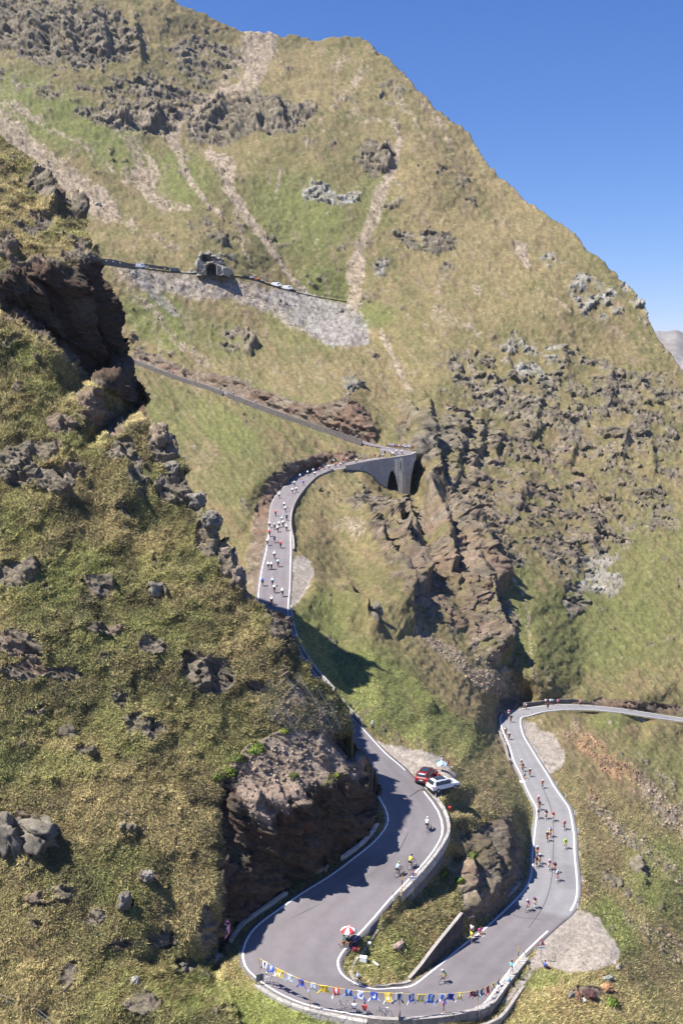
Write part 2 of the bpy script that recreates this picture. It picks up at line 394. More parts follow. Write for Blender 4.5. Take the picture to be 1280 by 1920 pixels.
FY = [(u, v, fg_y(u, v, o_)) for u, v, o_ in FREL] + [(395,1790,102.3),(330,1800,99.5),(300,1900,92),(200,1900,93),(415,1822,101.6),(440,1900,93.5),(445,2000,89),
 (422,1765,105.4),(418,1700,105.8),(419,1600,107),(424,1500,109.4),
 (500,1600,109.2),(500,1500,108.0),(500,1475,fg_y(500,1475,.3)),(500,1420,fg_y(500,1420,.4)),(600,1550,112.9),(600,1470,fg_y(600,1470,1.4)),(600,1440,fg_y(600,1440,1.4)),(600,1380,fg_y(600,1380,1.2)),(690,1410,121.5),(655,1370,fg_y(655,1370,4)),(440,1500,108.2),(440,1470,fg_y(440,1470,.3)),(560,1490,110.4),(560,1460,fg_y(560,1460,.8)),(650,1470,fg_y(650,1470,3)),(650,1440,fg_y(650,1440,3)),(650,1550,115.0),(560,1580,111.4),(450,1650,106.7),(550,1620,111.6),(700,1440,122.5),
 (-300,425,158),(8,530,144),(50,520,146),(110,500,149),(150,490,153),(120,560,150.5),(200,620,157),(274,745,160.5),(245,690,160),(240,640,160),(215,580,159.5),(205,520,159),(185,480,158),(100,470,153.5),(0,450,150),(180,440,163),(168,415,168),(150,380,169),(100,340,171),(60,300,173),(0,262,176),(-300,90,196),(-300,300,170),(120,430,161),(100,385,166),(30,350,165)]
FZ = [(440,1742,-62.9),(500,1697,-61.7),(560,1657,-60.5),(620,1620,-59.3),(670,1587,-58.2),(705,1553,-57.2),(714,1532,-56.5),(704,1492,-55),(688,1448,-53.4),(664,1404,-52.2)]
FCTRL = [(u, v, float(invt(by_y(u, v, Y)))) for u, v, Y in FY] + [(u, v, float(invt(by_z(u, v, z)))) for u, v, z in FZ]
FG_POLY = [(-260,105),(0,264),(60,300),(100,340),(150,380),(167,412),(172,440),(185,480),(206,520),(216,580),(240,640),(246,690),(270,735),(275,785),(300,800),(340,860),(350,900),(380,950),(420,1010),(445,1050),(450,1085),(480,1120),(545,1175),(553,1215),(560,1235),(600,1275),(640,1330),(655,1360),(665,1385),(690,1415),(703,1440),(709,1480),(714,1530),(706,1551),(670,1585),(620,1618),(560,1655),(500,1695),(440,1740),(424,1765),(416,1800),(420,1826),(440,1900),(440,2170),(-260,2170)]
SKYLINE = [(-300,-200),(150,-70),(310,-4),(340,8),(380,22),(425,46),(445,58),(480,60),(520,64),(560,67),(600,70),(640,68),(672,66),(692,74),(705,90),(730,112),(770,152),(810,190),(870,240),(890,262),(910,300),(945,335),(980,370),(1010,392),(1040,412),(1075,440),(1110,474),(1140,497),(1160,518),(1190,552),(1205,575),(1222,606),(1240,645),(1262,672),(1280,697),(1330,760),(1400,850),(1560,1050)]

# ------------------------------------------------------------------ masks drawn on the survey sheet (where rock, scree, grass lie)
MU0, MU1, MV0, MV1, MS = -320.0, 1600.0, -300.0, 2220.0, 4.0
_mu = np.arange(MU0, MU1 + 1, MS); _mv = np.arange(MV0, MV1 + 1, MS)
MUU, MVV = np.meshgrid(_mu, _mv)
def seg_dist(pts, closed=False):
    d = np.full(MUU.shape, 1e9); tt = np.zeros(MUU.shape)
    n = len(pts); m = n if closed else n - 1
    for i in range(m):
        x0, y0 = pts[i][:2]; x1, y1 = pts[(i + 1) % n][:2]
        L2 = (x1 - x0) ** 2 + (y1 - y0) ** 2 + 1e-9
        t = np.clip(((MUU - x0) * (x1 - x0) + (MVV - y0) * (y1 - y0)) / L2, 0, 1)
        e = np.hypot(MUU - x0 - t * (x1 - x0), MVV - y0 - t * (y1 - y0))
        k = e < d; d = np.where(k, e, d); tt = np.where(k, (i + t) / m, tt)
    return d, tt
def inside(pts, U=None, V=None):
    U = MUU if U is None else U; V = MVV if V is None else V
    r = np.zeros(U.shape, bool); n = len(pts)
    for i in range(n):
        x0, y0 = pts[i]; x1, y1 = pts[(i + 1) % n]
        if y0 == y1: continue
        c = ((y0 > V) != (y1 > V)) & (U < (x1 - x0) * (V - y0) / (y1 - y0) + x0)
        r ^= c
    return r
class Mask:
    def __init__(self): self.a = np.zeros(MUU.shape, np.float32)
    def poly(self, pts, val=1.0, feather=12):
        d, _ = seg_dist(pts, True); s = np.where(inside(pts), d, -d)
        self.a = np.maximum(self.a, val * sstep(-feather, feather, s)); return self
    def ell(self, cx, cy, rx, ry, ang=0, val=1.0):
        c, s = math.cos(R(ang)), math.sin(R(ang)); x = MUU - cx; y = MVV - cy
        q = np.sqrt(((x * c + y * s) / rx) ** 2 + ((-x * s + y * c) / ry) ** 2)
        self.a = np.maximum(self.a, val * (1 - sstep(0.55, 1.25, q))); return self
    def stroke(self, pts, w0, w1=None, val=1.0):
        w1 = w0 if w1 is None else w1
        d, t = seg_dist(pts); w = w0 + (w1 - w0) * t
        self.a = np.maximum(self.a, val * (1 - sstep(0.5, 1.5, d / w))); return self
    def sub(self, pts, val=1.0, feather=12):
        d, _ = seg_dist(pts, True); s = np.where(inside(pts), d, -d)
        self.a = self.a * (1 - val * sstep(-feather, feather, s)); return self
    def at(self, U, V):
        x = np.clip((U - MU0) / MS, 0, len(_mu) - 1.01); y = np.clip((V - MV0) / MS, 0, len(_mv) - 1.01)
        i = x.astype(int); j = y.astype(int); fx = (x - i).astype(np.float32); fy = (y - j).astype(np.float32)
        a = self.a
        return (a[j, i] * (1 - fx) + a[j, i + 1] * fx) * (1 - fy) + (a[j + 1, i] * (1 - fx) + a[j + 1, i + 1] * fx) * fy
def ridge_field(strokes):
    """rock ribs: (points, height m, rise width, drop width): gentle on the left of the line, steep on its right"""
    out = np.zeros(MUU.shape, np.float32)
    for pts, A, wl, wr in strokes:
        d, t = seg_dist(pts)
        x0, y0 = np.array(pts[0]), np.array(pts[-1])
        sgn = np.zeros(MUU.shape); best = np.full(MUU.shape, 1e9)
        for i in range(len(pts) - 1):
            a, b = pts[i], pts[i + 1]
            L2 = (b[0] - a[0]) ** 2 + (b[1] - a[1]) ** 2
            tt = np.clip(((MUU - a[0]) * (b[0] - a[0]) + (MVV - a[1]) * (b[1] - a[1])) / L2, 0, 1)
            e = np.hypot(MUU - a[0] - tt * (b[0] - a[0]), MVV - a[1] - tt * (b[1] - a[1]))
            cr = (b[0] - a[0]) * (MVV - a[1]) - (b[1] - a[1]) * (MUU - a[0])
            k = e < best; best = np.where(k, e, best); sgn = np.where(k, cr, sgn)
        s = np.where(sgn > 0, -best, best)     # downward strokes: positive = right of the rib
        prof = np.where(s < 0, np.clip(1 + s / wl, 0, 1), np.clip(1 - s / wr, 0, 1))
        taper = np.clip(np.minimum(t, 1 - t) * 5, 0, 1)
        out = out + A * prof * taper
    return out

def box1(a, r, ax):
    if r < 1: return a
    a = np.moveaxis(a, ax, 0); n = a.shape[0]
    p = np.concatenate([np.repeat(a[:1], r + 1, 0), a, np.repeat(a[-1:], r, 0)]).astype(np.float64)
    c = np.cumsum(p, 0); o = (c[2 * r + 1:] - c[:-(2 * r + 1)]) / (2 * r + 1)
    return np.moveaxis(o, 0, ax)
def blur(a, r, it=2):
    for _ in range(it): a = box1(box1(a, r, 0), r, 1)
    return a
class Sheet:
    def __init__(self, u0, u1, v0, v1, step, ctrl):
        self.u = np.arange(u0, u1 + step * .5, step); self.v = np.arange(v0, v1 + step * .5, step); self.step = step
        self.U, self.V = np.meshgrid(self.u, self.v)
        pts = np.array(ctrl); key = {}
        for p in pts:
            key.setdefault((round(p[0] * 2), round(p[1] * 2)), p)
        pts = np.array(list(key.values()))
        co, ed, fa, ov, oe, of = delaunay_2d_cdt([Vector((p[0], p[1])) for p in pts], [], [], 0, 1e-4)
        val = np.array([pts[o[0]][2] if len(o) else 0 for o in ov]); co = np.array([(c.x, c.y) for c in co])
        w = np.full(self.U.shape, np.nan)
        for f in fa:
            a, b, c = (co[i] for i in f); d = (b[0] - a[0]) * (c[1] - a[1]) - (c[0] - a[0]) * (b[1] - a[1])
            if abs(d) < 1e-9: continue
            i0 = max(0, int((min(a[0], b[0], c[0]) - u0) / step)); i1 = min(len(self.u), int((max(a[0], b[0], c[0]) - u0) / step) + 2)
            j0 = max(0, int((min(a[1], b[1], c[1]) - v0) / step)); j1 = min(len(self.v), int((max(a[1], b[1], c[1]) - v0) / step) + 2)
            if i0 >= i1 or j0 >= j1: continue
            x = self.U[j0:j1, i0:i1]; y = self.V[j0:j1, i0:i1]
            l1 = ((x - a[0]) * (c[1] - a[1]) - (c[0] - a[0]) * (y - a[1])) / d
            l2 = ((b[0] - a[0]) * (y - a[1]) - (x - a[0]) * (b[1] - a[1])) / d
            m = (l1 >= -1e-4) & (l2 >= -1e-4) & (l1 + l2 <= 1.0001)
            q = val[f[0]] + l1 * (val[f[1]] - val[f[0]]) + l2 * (val[f[2]] - val[f[0]])
            sub = w[j0:j1, i0:i1]; sub[m] = q[m]
        # anything outside the surveyed hull takes its neighbour along the row
        for j in range(w.shape[0]):
            r = w[j]; ok = ~np.isnan(r)
            if ok.any(): w[j] = np.interp(self.u, self.u[ok], r[ok])
        for j in range(1, w.shape[0]):
            if np.isnan(w[j]).any(): w[j] = w[j - 1]
        for j in range(w.shape[0] - 2, -1, -1):
            if np.isnan(w[j]).any(): w[j] = w[j + 1]
        self.w = w
    def pos(self, w=None):
        w = self.w if w is None else w
        return ray(self.U, self.V) / w[..., None]
    def at(self, u, v):
        x = (u - self.u[0]) / self.step; y = (v - self.v[0]) / self.step
        i = int(min(max(x, 0), len(self.u) - 2)); j = int(min(max(y, 0), len(self.v) - 2)); fx, fy = x - i, y - j
        P = self.P
        return Vector(P[j, i] * (1 - fx) * (1 - fy) + P[j, i + 1] * fx * (1 - fy) + P[j + 1, i] * (1 - fx) * fy + P[j + 1, i + 1] * fx * fy)
def normals(P):
    du = np.gradient(P, axis=1); dv = np.gradient(P, axis=0)
    n = np.cross(du, dv); n /= np.linalg.norm(n, axis=-1)[..., None] + 1e-12
    s = np.sign((n * -P).sum(-1)); return n * s[..., None]
def sheet_object(name, P, C, keep, m, extra=None):
    """quads of the grid whose four corners are kept -> one mesh with an albedo attribute"""
    nv, nu = keep.shape
    idx = np.arange(nv * nu).reshape(nv, nu)
    q = keep[:-1, :-1] & keep[1:, :-1] & keep[1:, 1:] & keep[:-1, 1:]
    F = np.stack([idx[:-1, :-1], idx[1:, :-1], idx[1:, 1:], idx[:-1, 1:]], -1)[q]
    V = P.reshape(-1, 3); K = C.reshape(-1, 3)
    if extra is not None:
        V = np.concatenate([V, extra[0]]); K = np.concatenate([K, extra[1]]); F = np.concatenate([F, extra[2]])
    used = np.zeros(len(V), bool); used[F.ravel()] = True
    remap = np.cumsum(used) - 1; V = V[used]; K = K[used]; F = remap[F]
    return fast_mesh(name, V, F, K, m)
def fast_mesh(name, V, F, K, m, smooth=True, parent=None):
    me = bpy.data.meshes.new(name); k = F.shape[1]
    me.vertices.add(len(V)); me.loops.add(F.size); me.polygons.add(len(F))
    me.vertices.foreach_set('co', V.astype(np.float32).ravel())
    me.loops.foreach_set('vertex_index', F.astype(np.int32).ravel())
    me.polygons.foreach_set('loop_start', np.arange(0, F.size, k, dtype=np.int32))
    if smooth: me.polygons.foreach_set('use_smooth', np.ones(len(F), bool))
    if K is not None:
        a = me.attributes.new('albedo', 'FLOAT_COLOR', 'POINT')
        a.data.foreach_set('color', np.concatenate([K, np.ones((len(K), 1))], 1).astype(np.float32).ravel())
    me.materials.append(m); me.update(calc_edges=True)
    return link(bpy.data.objects.new(name, me), parent)
# ------------------------------------------------------------------ colours of ground (albedo)
G_DRY = np.array((0.225, 0.178, 0.090)); G_OLIVE = np.array((0.135, 0.122, 0.056)); G_GREEN = np.array((0.140, 0.152, 0.052)); G_BROWN = np.array((0.145, 0.105, 0.060))
R_GREY = np.array((0.190, 0.160, 0.118)); R_DARK = np.array((0.062, 0.053, 0.041)); R_RUST = np.array((0.185, 0.110, 0.075)); R_PALE = np.array((0.34, 0.33, 0.29))
S_PINK = np.array((0.270, 0.215, 0.160)); S_GREY = np.array((0.250, 0.228, 0.212)); GRAVEL = np.array((0.325, 0.280, 0.232))
def mixc(a, b, t): return a + (b - a) * t[..., None]
ROADPX = [np.stack([np.stack(to_px(A)[:2], 1), np.stack(to_px(B)[:2], 1)], 1) for A, B in ((RA, RB), (UA, UB), (TA, TB))]

def road_distance(S):
    """distance in pixels of the survey sheet from the nearest road edge, negative on the road"""
    m = Mask(); best = np.full(MUU.shape, 1e9)
    for E in ROADPX:
        st = max(1, len(E) // 260)
        for side in (0, 1):
            d, _ = seg_dist([tuple(p) for p in E[::st, side]] + [tuple(E[-1, side])]); best = np.minimum(best, d)
    m.a = best.astype(np.float32); d = m.at(S.U, S.V)
    on = np.zeros(S.U.shape, bool)
    for E in ROADPX:
        for i in range(len(E) - 1):
            q = np.array([E[i, 0], E[i, 1], E[i + 1, 1], E[i + 1, 0]])
            i0 = int((q[:, 0].min() - S.u[0]) / S.step); i1 = int((q[:, 0].max() - S.u[0]) / S.step) + 2
            j0 = int((q[:, 1].min() - S.v[0]) / S.step); j1 = int((q[:, 1].max() - S.v[0]) / S.step) + 2
            if i1 <= 0 or j1 <= 0 or i0 >= len(S.u) or j0 >= len(S.v): continue
            i0, j0 = max(i0, 0), max(j0, 0)
            x = S.U[j0:j1, i0:i1]; y = S.V[j0:j1, i0:i1]
            if x.size: on[j0:j1, i0:i1] |= inside([tuple(p) for p in q], x, y)
    return np.where(on, -d, d), on

# ================================================================== the mountain
BG = Sheet(-290, 1570, -60, 2170, 2.0, CTRL + RCTRL)
rd, on_road = road_distance(BG)
w0 = BG.w
wm = blur(w0, 3); wb = blur(w0, 14)
k = sstep(25, 90, rd) * sstep(1320, 900, BG.V)
near = sstep(2, 10, rd)
BG.w = w0 * (1 - near) + near * (wm * (1 - k) + wb * k)
del wm, wb
P = BG.pos(); ZC = 1.0 / BG.w
PXM = F_PX / ZC
N = normals(P)
# --- where things lie
rock = Mask()
for q in [(110,60,210,80,8,.95),(380,110,90,80,20,.7),(300,190,160,60,10,.75),(60,150,110,40,10,.6),(230,225,110,28,10,.85),(425,225,95,48,-20,1),(510,215,95,42,0,.95),(470,190,60,30,0,.7),(600,366,42,26,20,.85),(650,372,28,18,0,.8),(705,300,45,42,0,.85),(735,170,30,40,30,.7),(705,90,18,18,0,.9),(740,240,14,55,-8,.6),(400,440,66,26,15,.6),(640,462,45,18,0,.6),(795,452,95,26,8,.75),(715,502,30,28,0,.7),(835,500,20,16,0,.7),(790,560,20,20,0,.5),(910,508,30,16,0,.6),
          (445,640,46,40,30,.75),(350,640,60,30,20,.45),(665,715,36,26,0,.7),(455,665,30,16,0,.8),(395,500,40,30,30,.9),(585,690,30,20,0,.4),(850,335,40,30,0,.6),(1030,490,36,22,0,.65),(1110,560,50,70,-55,.6),(1190,560,26,60,-25,.7),(1085,520,20,16,0,.7),(850,650,60,50,0,.4),(930,690,70,70,0,.65),(1090,600,60,40,0,.35),
          (1050,960,140,120,0,.66),(1130,1080,60,60,0,.7),(1075,1120,30,45,0,.75),(1240,760,60,90,0,.55),(1220,900,80,120,0,.5),(692,1160,14,30,-25,.95),(815,1330,12,20,0,.5),(1225,1270,30,14,0,.4),(1194,1632,15,34,-35,.8),(1150,1560,26,40,-40,.5),(1105,1860,40,14,0,.9),(660,1290,10,20,0,.3),(330,770,24,10,40,.5),(290,670,60,22,15,.6),(1160,1395,30,16,30,.3)]:
    rock.ell(*q)
rock.poly([(815,640),(900,620),(1000,610),(1100,640),(1200,690),(1290,740),(1290,1000),(1180,1040),(1120,1130),(1050,1100),(960,1000),(880,900),(820,790)], .70, 40)
rock.poly([(720,740),(800,760),(870,780),(960,960),(1000,1060),(935,1090),(860,960),(800,900),(745,850)], .8, 25)
rock.poly([(640,930),(700,915),(770,930),(860,940),(930,1080),(985,1200),(975,1260),(920,1245),(820,1180),(760,1190),(700,1090)], .80, 25)
rock.poly([(800,900),(870,930),(950,1090),(990,1180),(960,1250),(900,1200),(850,1100)], .86, 20)
rock.poly([(860,1560),(900,1545),(950,1520),(985,1590),(985,1650),(930,1720),(880,1730),(850,1650)], .98, 12)
rock.poly([(805,1640),(850,1560),(900,1560),(890,1650),(860,1700)], .6, 16)
cut = Mask()
cut.poly([(600,757),(650,742),(690,770),(705,835),(690,836),(640,818),(560,789),(480,760),(400,730),(250,678),(246,655),(300,668),(350,690),(440,708),(480,728),(520,738),(560,754)], 1, 5)
cut.poly([(690,850),(640,846),(590,852),(555,862),(525,880),(500,906),(484,945),(472,985),(464,1040),(466,1110),(490,1115),(500,1000),(510,945),(540,903),(570,884),(610,872),(690,861)], 1, 6)
cut.poly([(925,1340),(930,1318),(950,1303),(975,1310),(990,1326),(950,1338),(940,1350)], 1, 4)
cut.poly([(925,1370),(938,1345),(950,1400),(975,1455),(960,1450),(940,1410)], .8, 5)
cut.poly([(985,1326),(1020,1313),(1100,1316),(1130,1308),(1200,1312),(1290,1325),(1290,1343),(1163,1329),(1060,1321)], .75, 4)
rust = Mask()
for q in [(700,790,70,40,20,1),(600,850,80,20,10,.9),(500,960,40,70,0,.8),(1000,930,200,120,0,.55),(860,1080,90,150,-25,.9),(740,1050,90,110,0,.7),(930,1640,90,120,0,.8),(1120,1440,90,60,35,.9),(930,1270,90,60,20,1),(480,690,60,20,10,.5),(1200,1325,120,20,5,.8),(700,1400,500,90,0,.12),(1110,1850,60,26,0,.9)]: rust.ell(*q)
pale = Mask()
for q in [(600,366,50,28,20,1),(650,372,32,20,0,1),(735,365,26,16,-30,.9),(840,610,60,22,10,.9),(790,660,26,30,0,.7),(1000,665,60,45,0,.75),(1110,560,50,70,-55,.8),(1085,520,20,18,0,1),(1030,490,36,22,0,.6),(1190,570,26,60,-25,.8),(1130,1090,60,60,0,.6),(395,495,40,32,30,.9),(665,720,30,20,0,.6),(715,510,30,22,0,.6)]: pale.ell(*q)
scree = Mask()
_SW = 0.9
for pts, a, b, v in [([(490,70),(478,110),(465,150),(440,175)],38,14,1),([(440,175),(400,190),(345,215),(315,240)],15,22,.95),([(315,240),(335,300),(370,360),(410,405)],12,5,.9),([(440,120),(420,160),(385,205)],14,10,.7),
        ([(392,285),(415,320),(440,375),(490,440),(530,500),(570,550)],15,6,1),([(420,300),(430,340)],18,10,1),([(430,360),(455,440),(470,520)],5,5,.7),([(0,230),(60,290),(130,340),(200,390)],34,30,.85),([(200,390),(330,470)],20,8,.5),([(20,190),(90,240),(180,290)],13,8,.6),([(225,225),(260,290),(300,370)],26,18,.7),([(260,330),(300,375),(350,392)],22,10,.8),([(150,270),(240,340)],12,12,.5),
        ([(745,270),(735,320),(715,360),(690,430),(668,490),(662,570)],8,17,1),([(735,235),(748,265)],8,6,.8),([(520,310),(525,370)],6,5,.6),([(690,130),(640,180),(560,300)],12,4,.5),([(640,110),(625,155)],12,5,.6),([(600,90),(605,115)],8,3,.6),([(745,180),(780,230),(810,280)],14,5,.55),([(800,190),(835,250),(850,300)],14,6,.6),
        ([(610,240),(560,300)],10,4,.4),([(660,215),(720,230)],14,8,.5),([(975,465),(985,500)],14,6,.9),([(880,520),(895,545)],10,8,.6),([(825,515),(820,550)],10,5,.5),([(775,510),(775,530)],6,5,.5),([(710,620),(740,680),(765,730)],7,6,.8),([(880,650),(890,710),(900,740)],8,5,.75),([(1000,530),(1070,590)],6,5,.5),
        ([(820,590),(880,610),(900,630)],16,10,.5),([(220,500),(260,560),(330,640),(400,690)],18,10,.6),([(270,505),(300,560),(330,590)],22,10,.7),([(640,980),(670,1010)],16,16,.6),([(610,1080),(650,1120)],12,10,.4),([(1000,1350),(1100,1400),(1180,1450)],8,16,.5),([(1080,1380),(1150,1440),(1230,1500),(1290,1560)],26,24,.6),([(1110,1490),(1170,1570),(1290,1650)],16,18,.6),([(1180,1720),(1230,1760),(1290,1800)],14,24,.55),([(1130,1350),(1220,1450),(1290,1510)],10,12,.45),([(780,1180),(850,1230),(930,1290)],12,24,.75),([(880,1190),(930,1250),(965,1300)],16,22,.6),([(600,1010),(640,1030)],14,14,.35),([(560,950),(700,1110)],6,4,.3),
        ([(960,1080),(985,1130),(1000,1200),(995,1240),(1010,1290)],4,5,.7)]: scree.stroke(pts, a * (_SW if pts[0][1] < 700 else 1), b * (_SW if pts[0][1] < 700 else 1), v)
scree.poly([(230,500),(350,512),(450,520),(560,545),(650,570),(690,600),(690,645),(650,655),(600,640),(520,600),(430,560),(330,560),(260,540)], .93, 14)
greyscree = Mask().poly([(230,500),(350,512),(450,520),(560,545),(650,570),(690,600),(690,645),(600,640),(430,560),(330,560),(260,540)], .55, 14).poly([(470,530),(560,548),(660,575),(690,610),(690,650),(620,650),(540,600)], 1, 10).stroke([(250,505),(330,600)], 12, 8, 1)
gravel = Mask()
gravel.poly([(690,1384),(706,1386),(740,1399),(790,1407),(830,1425),(858,1452),(852,1476),(822,1492),(812,1506),(785,1482),(745,1432)], 1, 3)
gravel.poly([(1068,1712),(1092,1707),(1120,1720),(1143,1752),(1160,1786),(1150,1806),(1118,1822),(1060,1826),(1036,1816),(1010,1814),(985,1808),(1020,1752)], 1, 4)
gravel.poly([(978,1352),(1005,1358),(1040,1382),(1058,1408),(1054,1440),(1036,1452),(1020,1440),(990,1392)], 1, 4)
gravel.poly([(548,1040),(578,1048),(588,1075),(575,1110),(556,1132),(544,1136)], 1, 3)
gravel.stroke([(1000,1815),(970,1850),(945,1880)], 7, 5, .8)
green = Mask()
for q in [(90,210,120,60,30,1),(200,260,90,50,30,1),(340,330,70,50,40,.85),(560,400,110,90,30,.8),(610,540,60,50,0,1),(680,590,60,30,0,.9),(700,380,40,60,0,.5),(300,600,80,50,30,1),(420,640,60,30,30,.6),(420,800,90,40,35,.8),(520,770,120,40,20,.5),(300,800,60,90,30,.6),(600,1190,60,80,20,.9),(700,1290,110,90,30,1),(780,1340,90,60,30,.9),(1100,1180,200,100,0,.7),(1230,1050,90,120,0,.5),(980,1100,30,60,0,.6),(860,1380,60,40,20,.7),(720,1780,70,60,0,.5),(500,1900,200,60,0,1),(1150,1740,40,70,-30,.8),(1240,1640,80,80,30,.7),(1000,1840,60,20,0,.7),(1140,1350,40,20,0,.8),(1230,1440,90,50,30,.5),(560,620,80,40,20,.4),(900,1800,60,40,0,.5),(450,900,60,60,40,.4)]: green.ell(*q)
dry = Mask()
for q in [(900,400,220,160,40,.8),(560,160,120,60,10,.7),(330,40,80,50,20,.8),(1000,560,200,70,20,.6),(560,880,60,40,0,.5),(430,740,140,50,20,.5),(640,930,70,40,20,.6),(1130,1620,120,60,45,.7),(1060,1400,60,40,40,.7),(800,1700,60,60,0,.3),(1080,1880,120,40,0,.5),(440,560,120,40,20,.3),(700,680,100,60,30,.5),(830,1290,170,120,30,.75),(900,1470,60,60,0,.6),(1180,1500,140,160,0,.6)]: dry.ell(*q)  # dry grass; the spur ellipse also lightens it to offset weak grazing sun
ribs = ridge_field([([(655,930),(700,1010),(745,1110),(775,1190)],6.5,60,10),([(705,925),(745,990),(785,1080),(800,1110)],6,30,8),([(745,930),(775,990),(790,1020)],6,24,9),([(800,890),(828,960),(835,1040),(850,1110)],6,30,8),
    ([(850,930),(890,990),(925,1070),(945,1110)],6,36,13),([(870,1040),(905,1110),(935,1190),(950,1240)],6,50,14),([(640,1080),(665,1130),(690,1185)],2.5,40,10),([(750,740),(785,800),(815,880),(828,950)],7,30,10),([(560,1090),(640,1120),(720,1200)],2,60,20),
    ([(870,760),(850,860),(860,900)],4,40,12),([(905,760),(880,900)],3,30,12),([(800,750),(812,800)],4,20,8),([(1000,880),(960,960)],2.2,40,14),([(1115,960),(1105,1040)],2.2,50,14),([(690,1140),(705,1190)],2.0,25,6),([(770,1270),(815,1335)],1.2,30,6),
    ([(860,1570),(880,1640),(905,1715)],1.6,22,7),([(895,1560),(920,1620),(930,1690)],1.6,26,7),([(935,1535),(942,1600),(950,1660)],1.6,20,8),([(430,190),(405,215),(380,250)],6,30,10),([(460,215),(440,260)],6,30,12),([(520,190),(535,235)],6,34,10),([(490,215),(480,240)],8,22,8),
    ([(60,20),(80,90)],7,50,14),([(120,30),(140,100)],6,40,12),([(190,40),(200,110)],6,40,12),([(250,30),(270,130)],6,30,12),([(285,200),(300,240)],8,30,10),([(230,210),(240,235)],8,30,10),([(720,280),(735,320)],7,30,8),([(640,590),(660,650)],1.5,30,30),([(455,620),(480,655)],5,24,7),([(400,430),(425,455)],4,20,8),([(1190,1595),(1205,1670)],1.3,20,6),([(1140,690),(1150,760)],2.2,40,14),([(1050,640),(1070,720)],2.4,40,14),([(950,660),(965,710)],2.4,24,9),([(915,690),(935,740)],2.2,24,9),([(1170,800),(1160,870)],2,30,10),([(1080,820),(1065,880)],2.4,30,10),([(1010,760),(1000,830)],2.4,30,10),([(1220,820),(1230,900)],2,30,10),([(940,800),(925,870)],2.4,26,9)])
MR = Mask(); MR.a = ribs
# --- wobble the drawn outlines so that they fray
q = np.stack([BG.U / 46.0, BG.V / 46.0, 0 * BG.U], -1)
ju = 11 * fbm(q, 4, 31); jv = 11 * fbm(q + 50, 4, 37)
UU, VV = BG.U + ju, BG.V + jv
m_rock = rock.at(UU, VV); m_cut = cut.at(BG.U + ju * .4, BG.V + jv * .4); m_rust = rust.at(UU, VV); m_pale = pale.at(UU, VV); m_scree = scree.at(UU, VV); m_gs = greyscree.at(UU, VV)
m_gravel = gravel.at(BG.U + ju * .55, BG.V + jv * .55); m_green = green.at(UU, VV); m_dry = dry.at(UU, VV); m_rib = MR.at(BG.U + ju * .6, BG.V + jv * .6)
Pf = P.astype(np.float32)
# strata dip down to the right: stretch the block lattice along the dip
dip = np.array([[0.86, 0.10, -0.50], [-0.05, 1.0, 0.12], [0.50, 0.0, 0.86]], np.float32)
Q = Pf @ dip.T
Qs = Q * np.array([0.50, 0.8, 1.35], np.float32)
n_l = fbm(Pf / 42.0, 4, 3); n_m = fbm(Pf / 9.0, 4, 5); n_s = fbm(Pf / 2.2, 3, 7)
qpx = np.stack([BG.U / 13.0, BG.V / 13.0, 0 * BG.U], -1)      # patchiness that keeps the same grain near and far
n_px = fbm(qpx, 4, 9)
ampf = sstep(0.2, 2.2, np.maximum(rd, 0) / PXM)
ampf = np.where(on_road, 0, ampf) * (1 - 0.92 * m_gravel)
n_p2 = fbm(np.stack([BG.U / 6.0, BG.V / 6.0, 0 * BG.U], -1), 3, 53); n_p3 = noise(np.stack([BG.U / 2.6, BG.V / 2.6, 0 * BG.U], -1), 57)
_al = BG.U * 0.64 + BG.V * 0.77; _ac = BG.U * 0.77 - BG.V * 0.64
n_dg = fbm(np.stack([_ac / 5.0, _al / 60.0, 0 * _ac], -1), 4, 59)      # the grass of the spur lies in long slanting bands
w_dg = np.maximum(sstep(820, 960, BG.V), sstep(600, 680, BG.V) * sstep(860, 720, BG.U))
rk = sstep(0.34, 0.60, m_rock * 0.92 + 0.36 * n_px + 0.34 * n_m + 0.12 * n_l - 0.14) * sstep(0.03, 0.25, m_rock)
rk = np.maximum(rk, sstep(0.35, 0.6, m_cut + 0.15 * n_px))
n_st = fbm(np.stack([(Pf[..., 0] + 0.25 * Pf[..., 2]) / 3.2, Pf[..., 1] / 26.0, Pf[..., 2] / 26.0], -1), 4, 51)      # streaks down the fall line
bits = sstep(0.42, 0.56, 0.72 * n_m + 0.55 * n_px + 0.30 * n_l + 0.10 * n_st) * (1 - m_gravel) * 0.8      # stray rocks in the grass
rk = np.maximum(rk, bits * np.maximum(sstep(1900, 1000, BG.V), sstep(1060, 1130, BG.U)) * (rd > 10)) * (1 - m_gravel)
sc_lo = np.clip(ZC / 34.0, 2.2, 13.0)         # block size: what one sees of it at that range
f1, t1 = facets(Qs / 11.0, 11); f2, t2 = facets(Qs / 4.2, 21); f3, t3 = facets(Qs / 1.7, 27)
wfar = sstep(150, 320, ZC)
blocks = (1.9 * f1 * wfar + 1.9 * f2 * (0.45 + 0.55 * wfar) + 1.0 * f3 + 0.9 * n_m)
D = m_rib * ampf * (1 + 0.35 * n_m)
DR = rk * ampf * (blocks + 0.1) * (0.55 + 0.25 * sstep(0.5, 1, m_rock)) * np.clip(ZC / 330.0, 0.42, 1.5)
grassy = 1 - rk
rough = np.clip(ZC / 260.0, 0.25, 3.0)
D = D + ampf * (1.5 * rough * n_l * sstep(20, 120, rd) + 0.42 * rough * n_m + 0.16 * np.minimum(rough, 1.6) * n_s + 0.36 * np.minimum(rough, 2.0) * n_px * (0.5 + 0.5 * grassy))
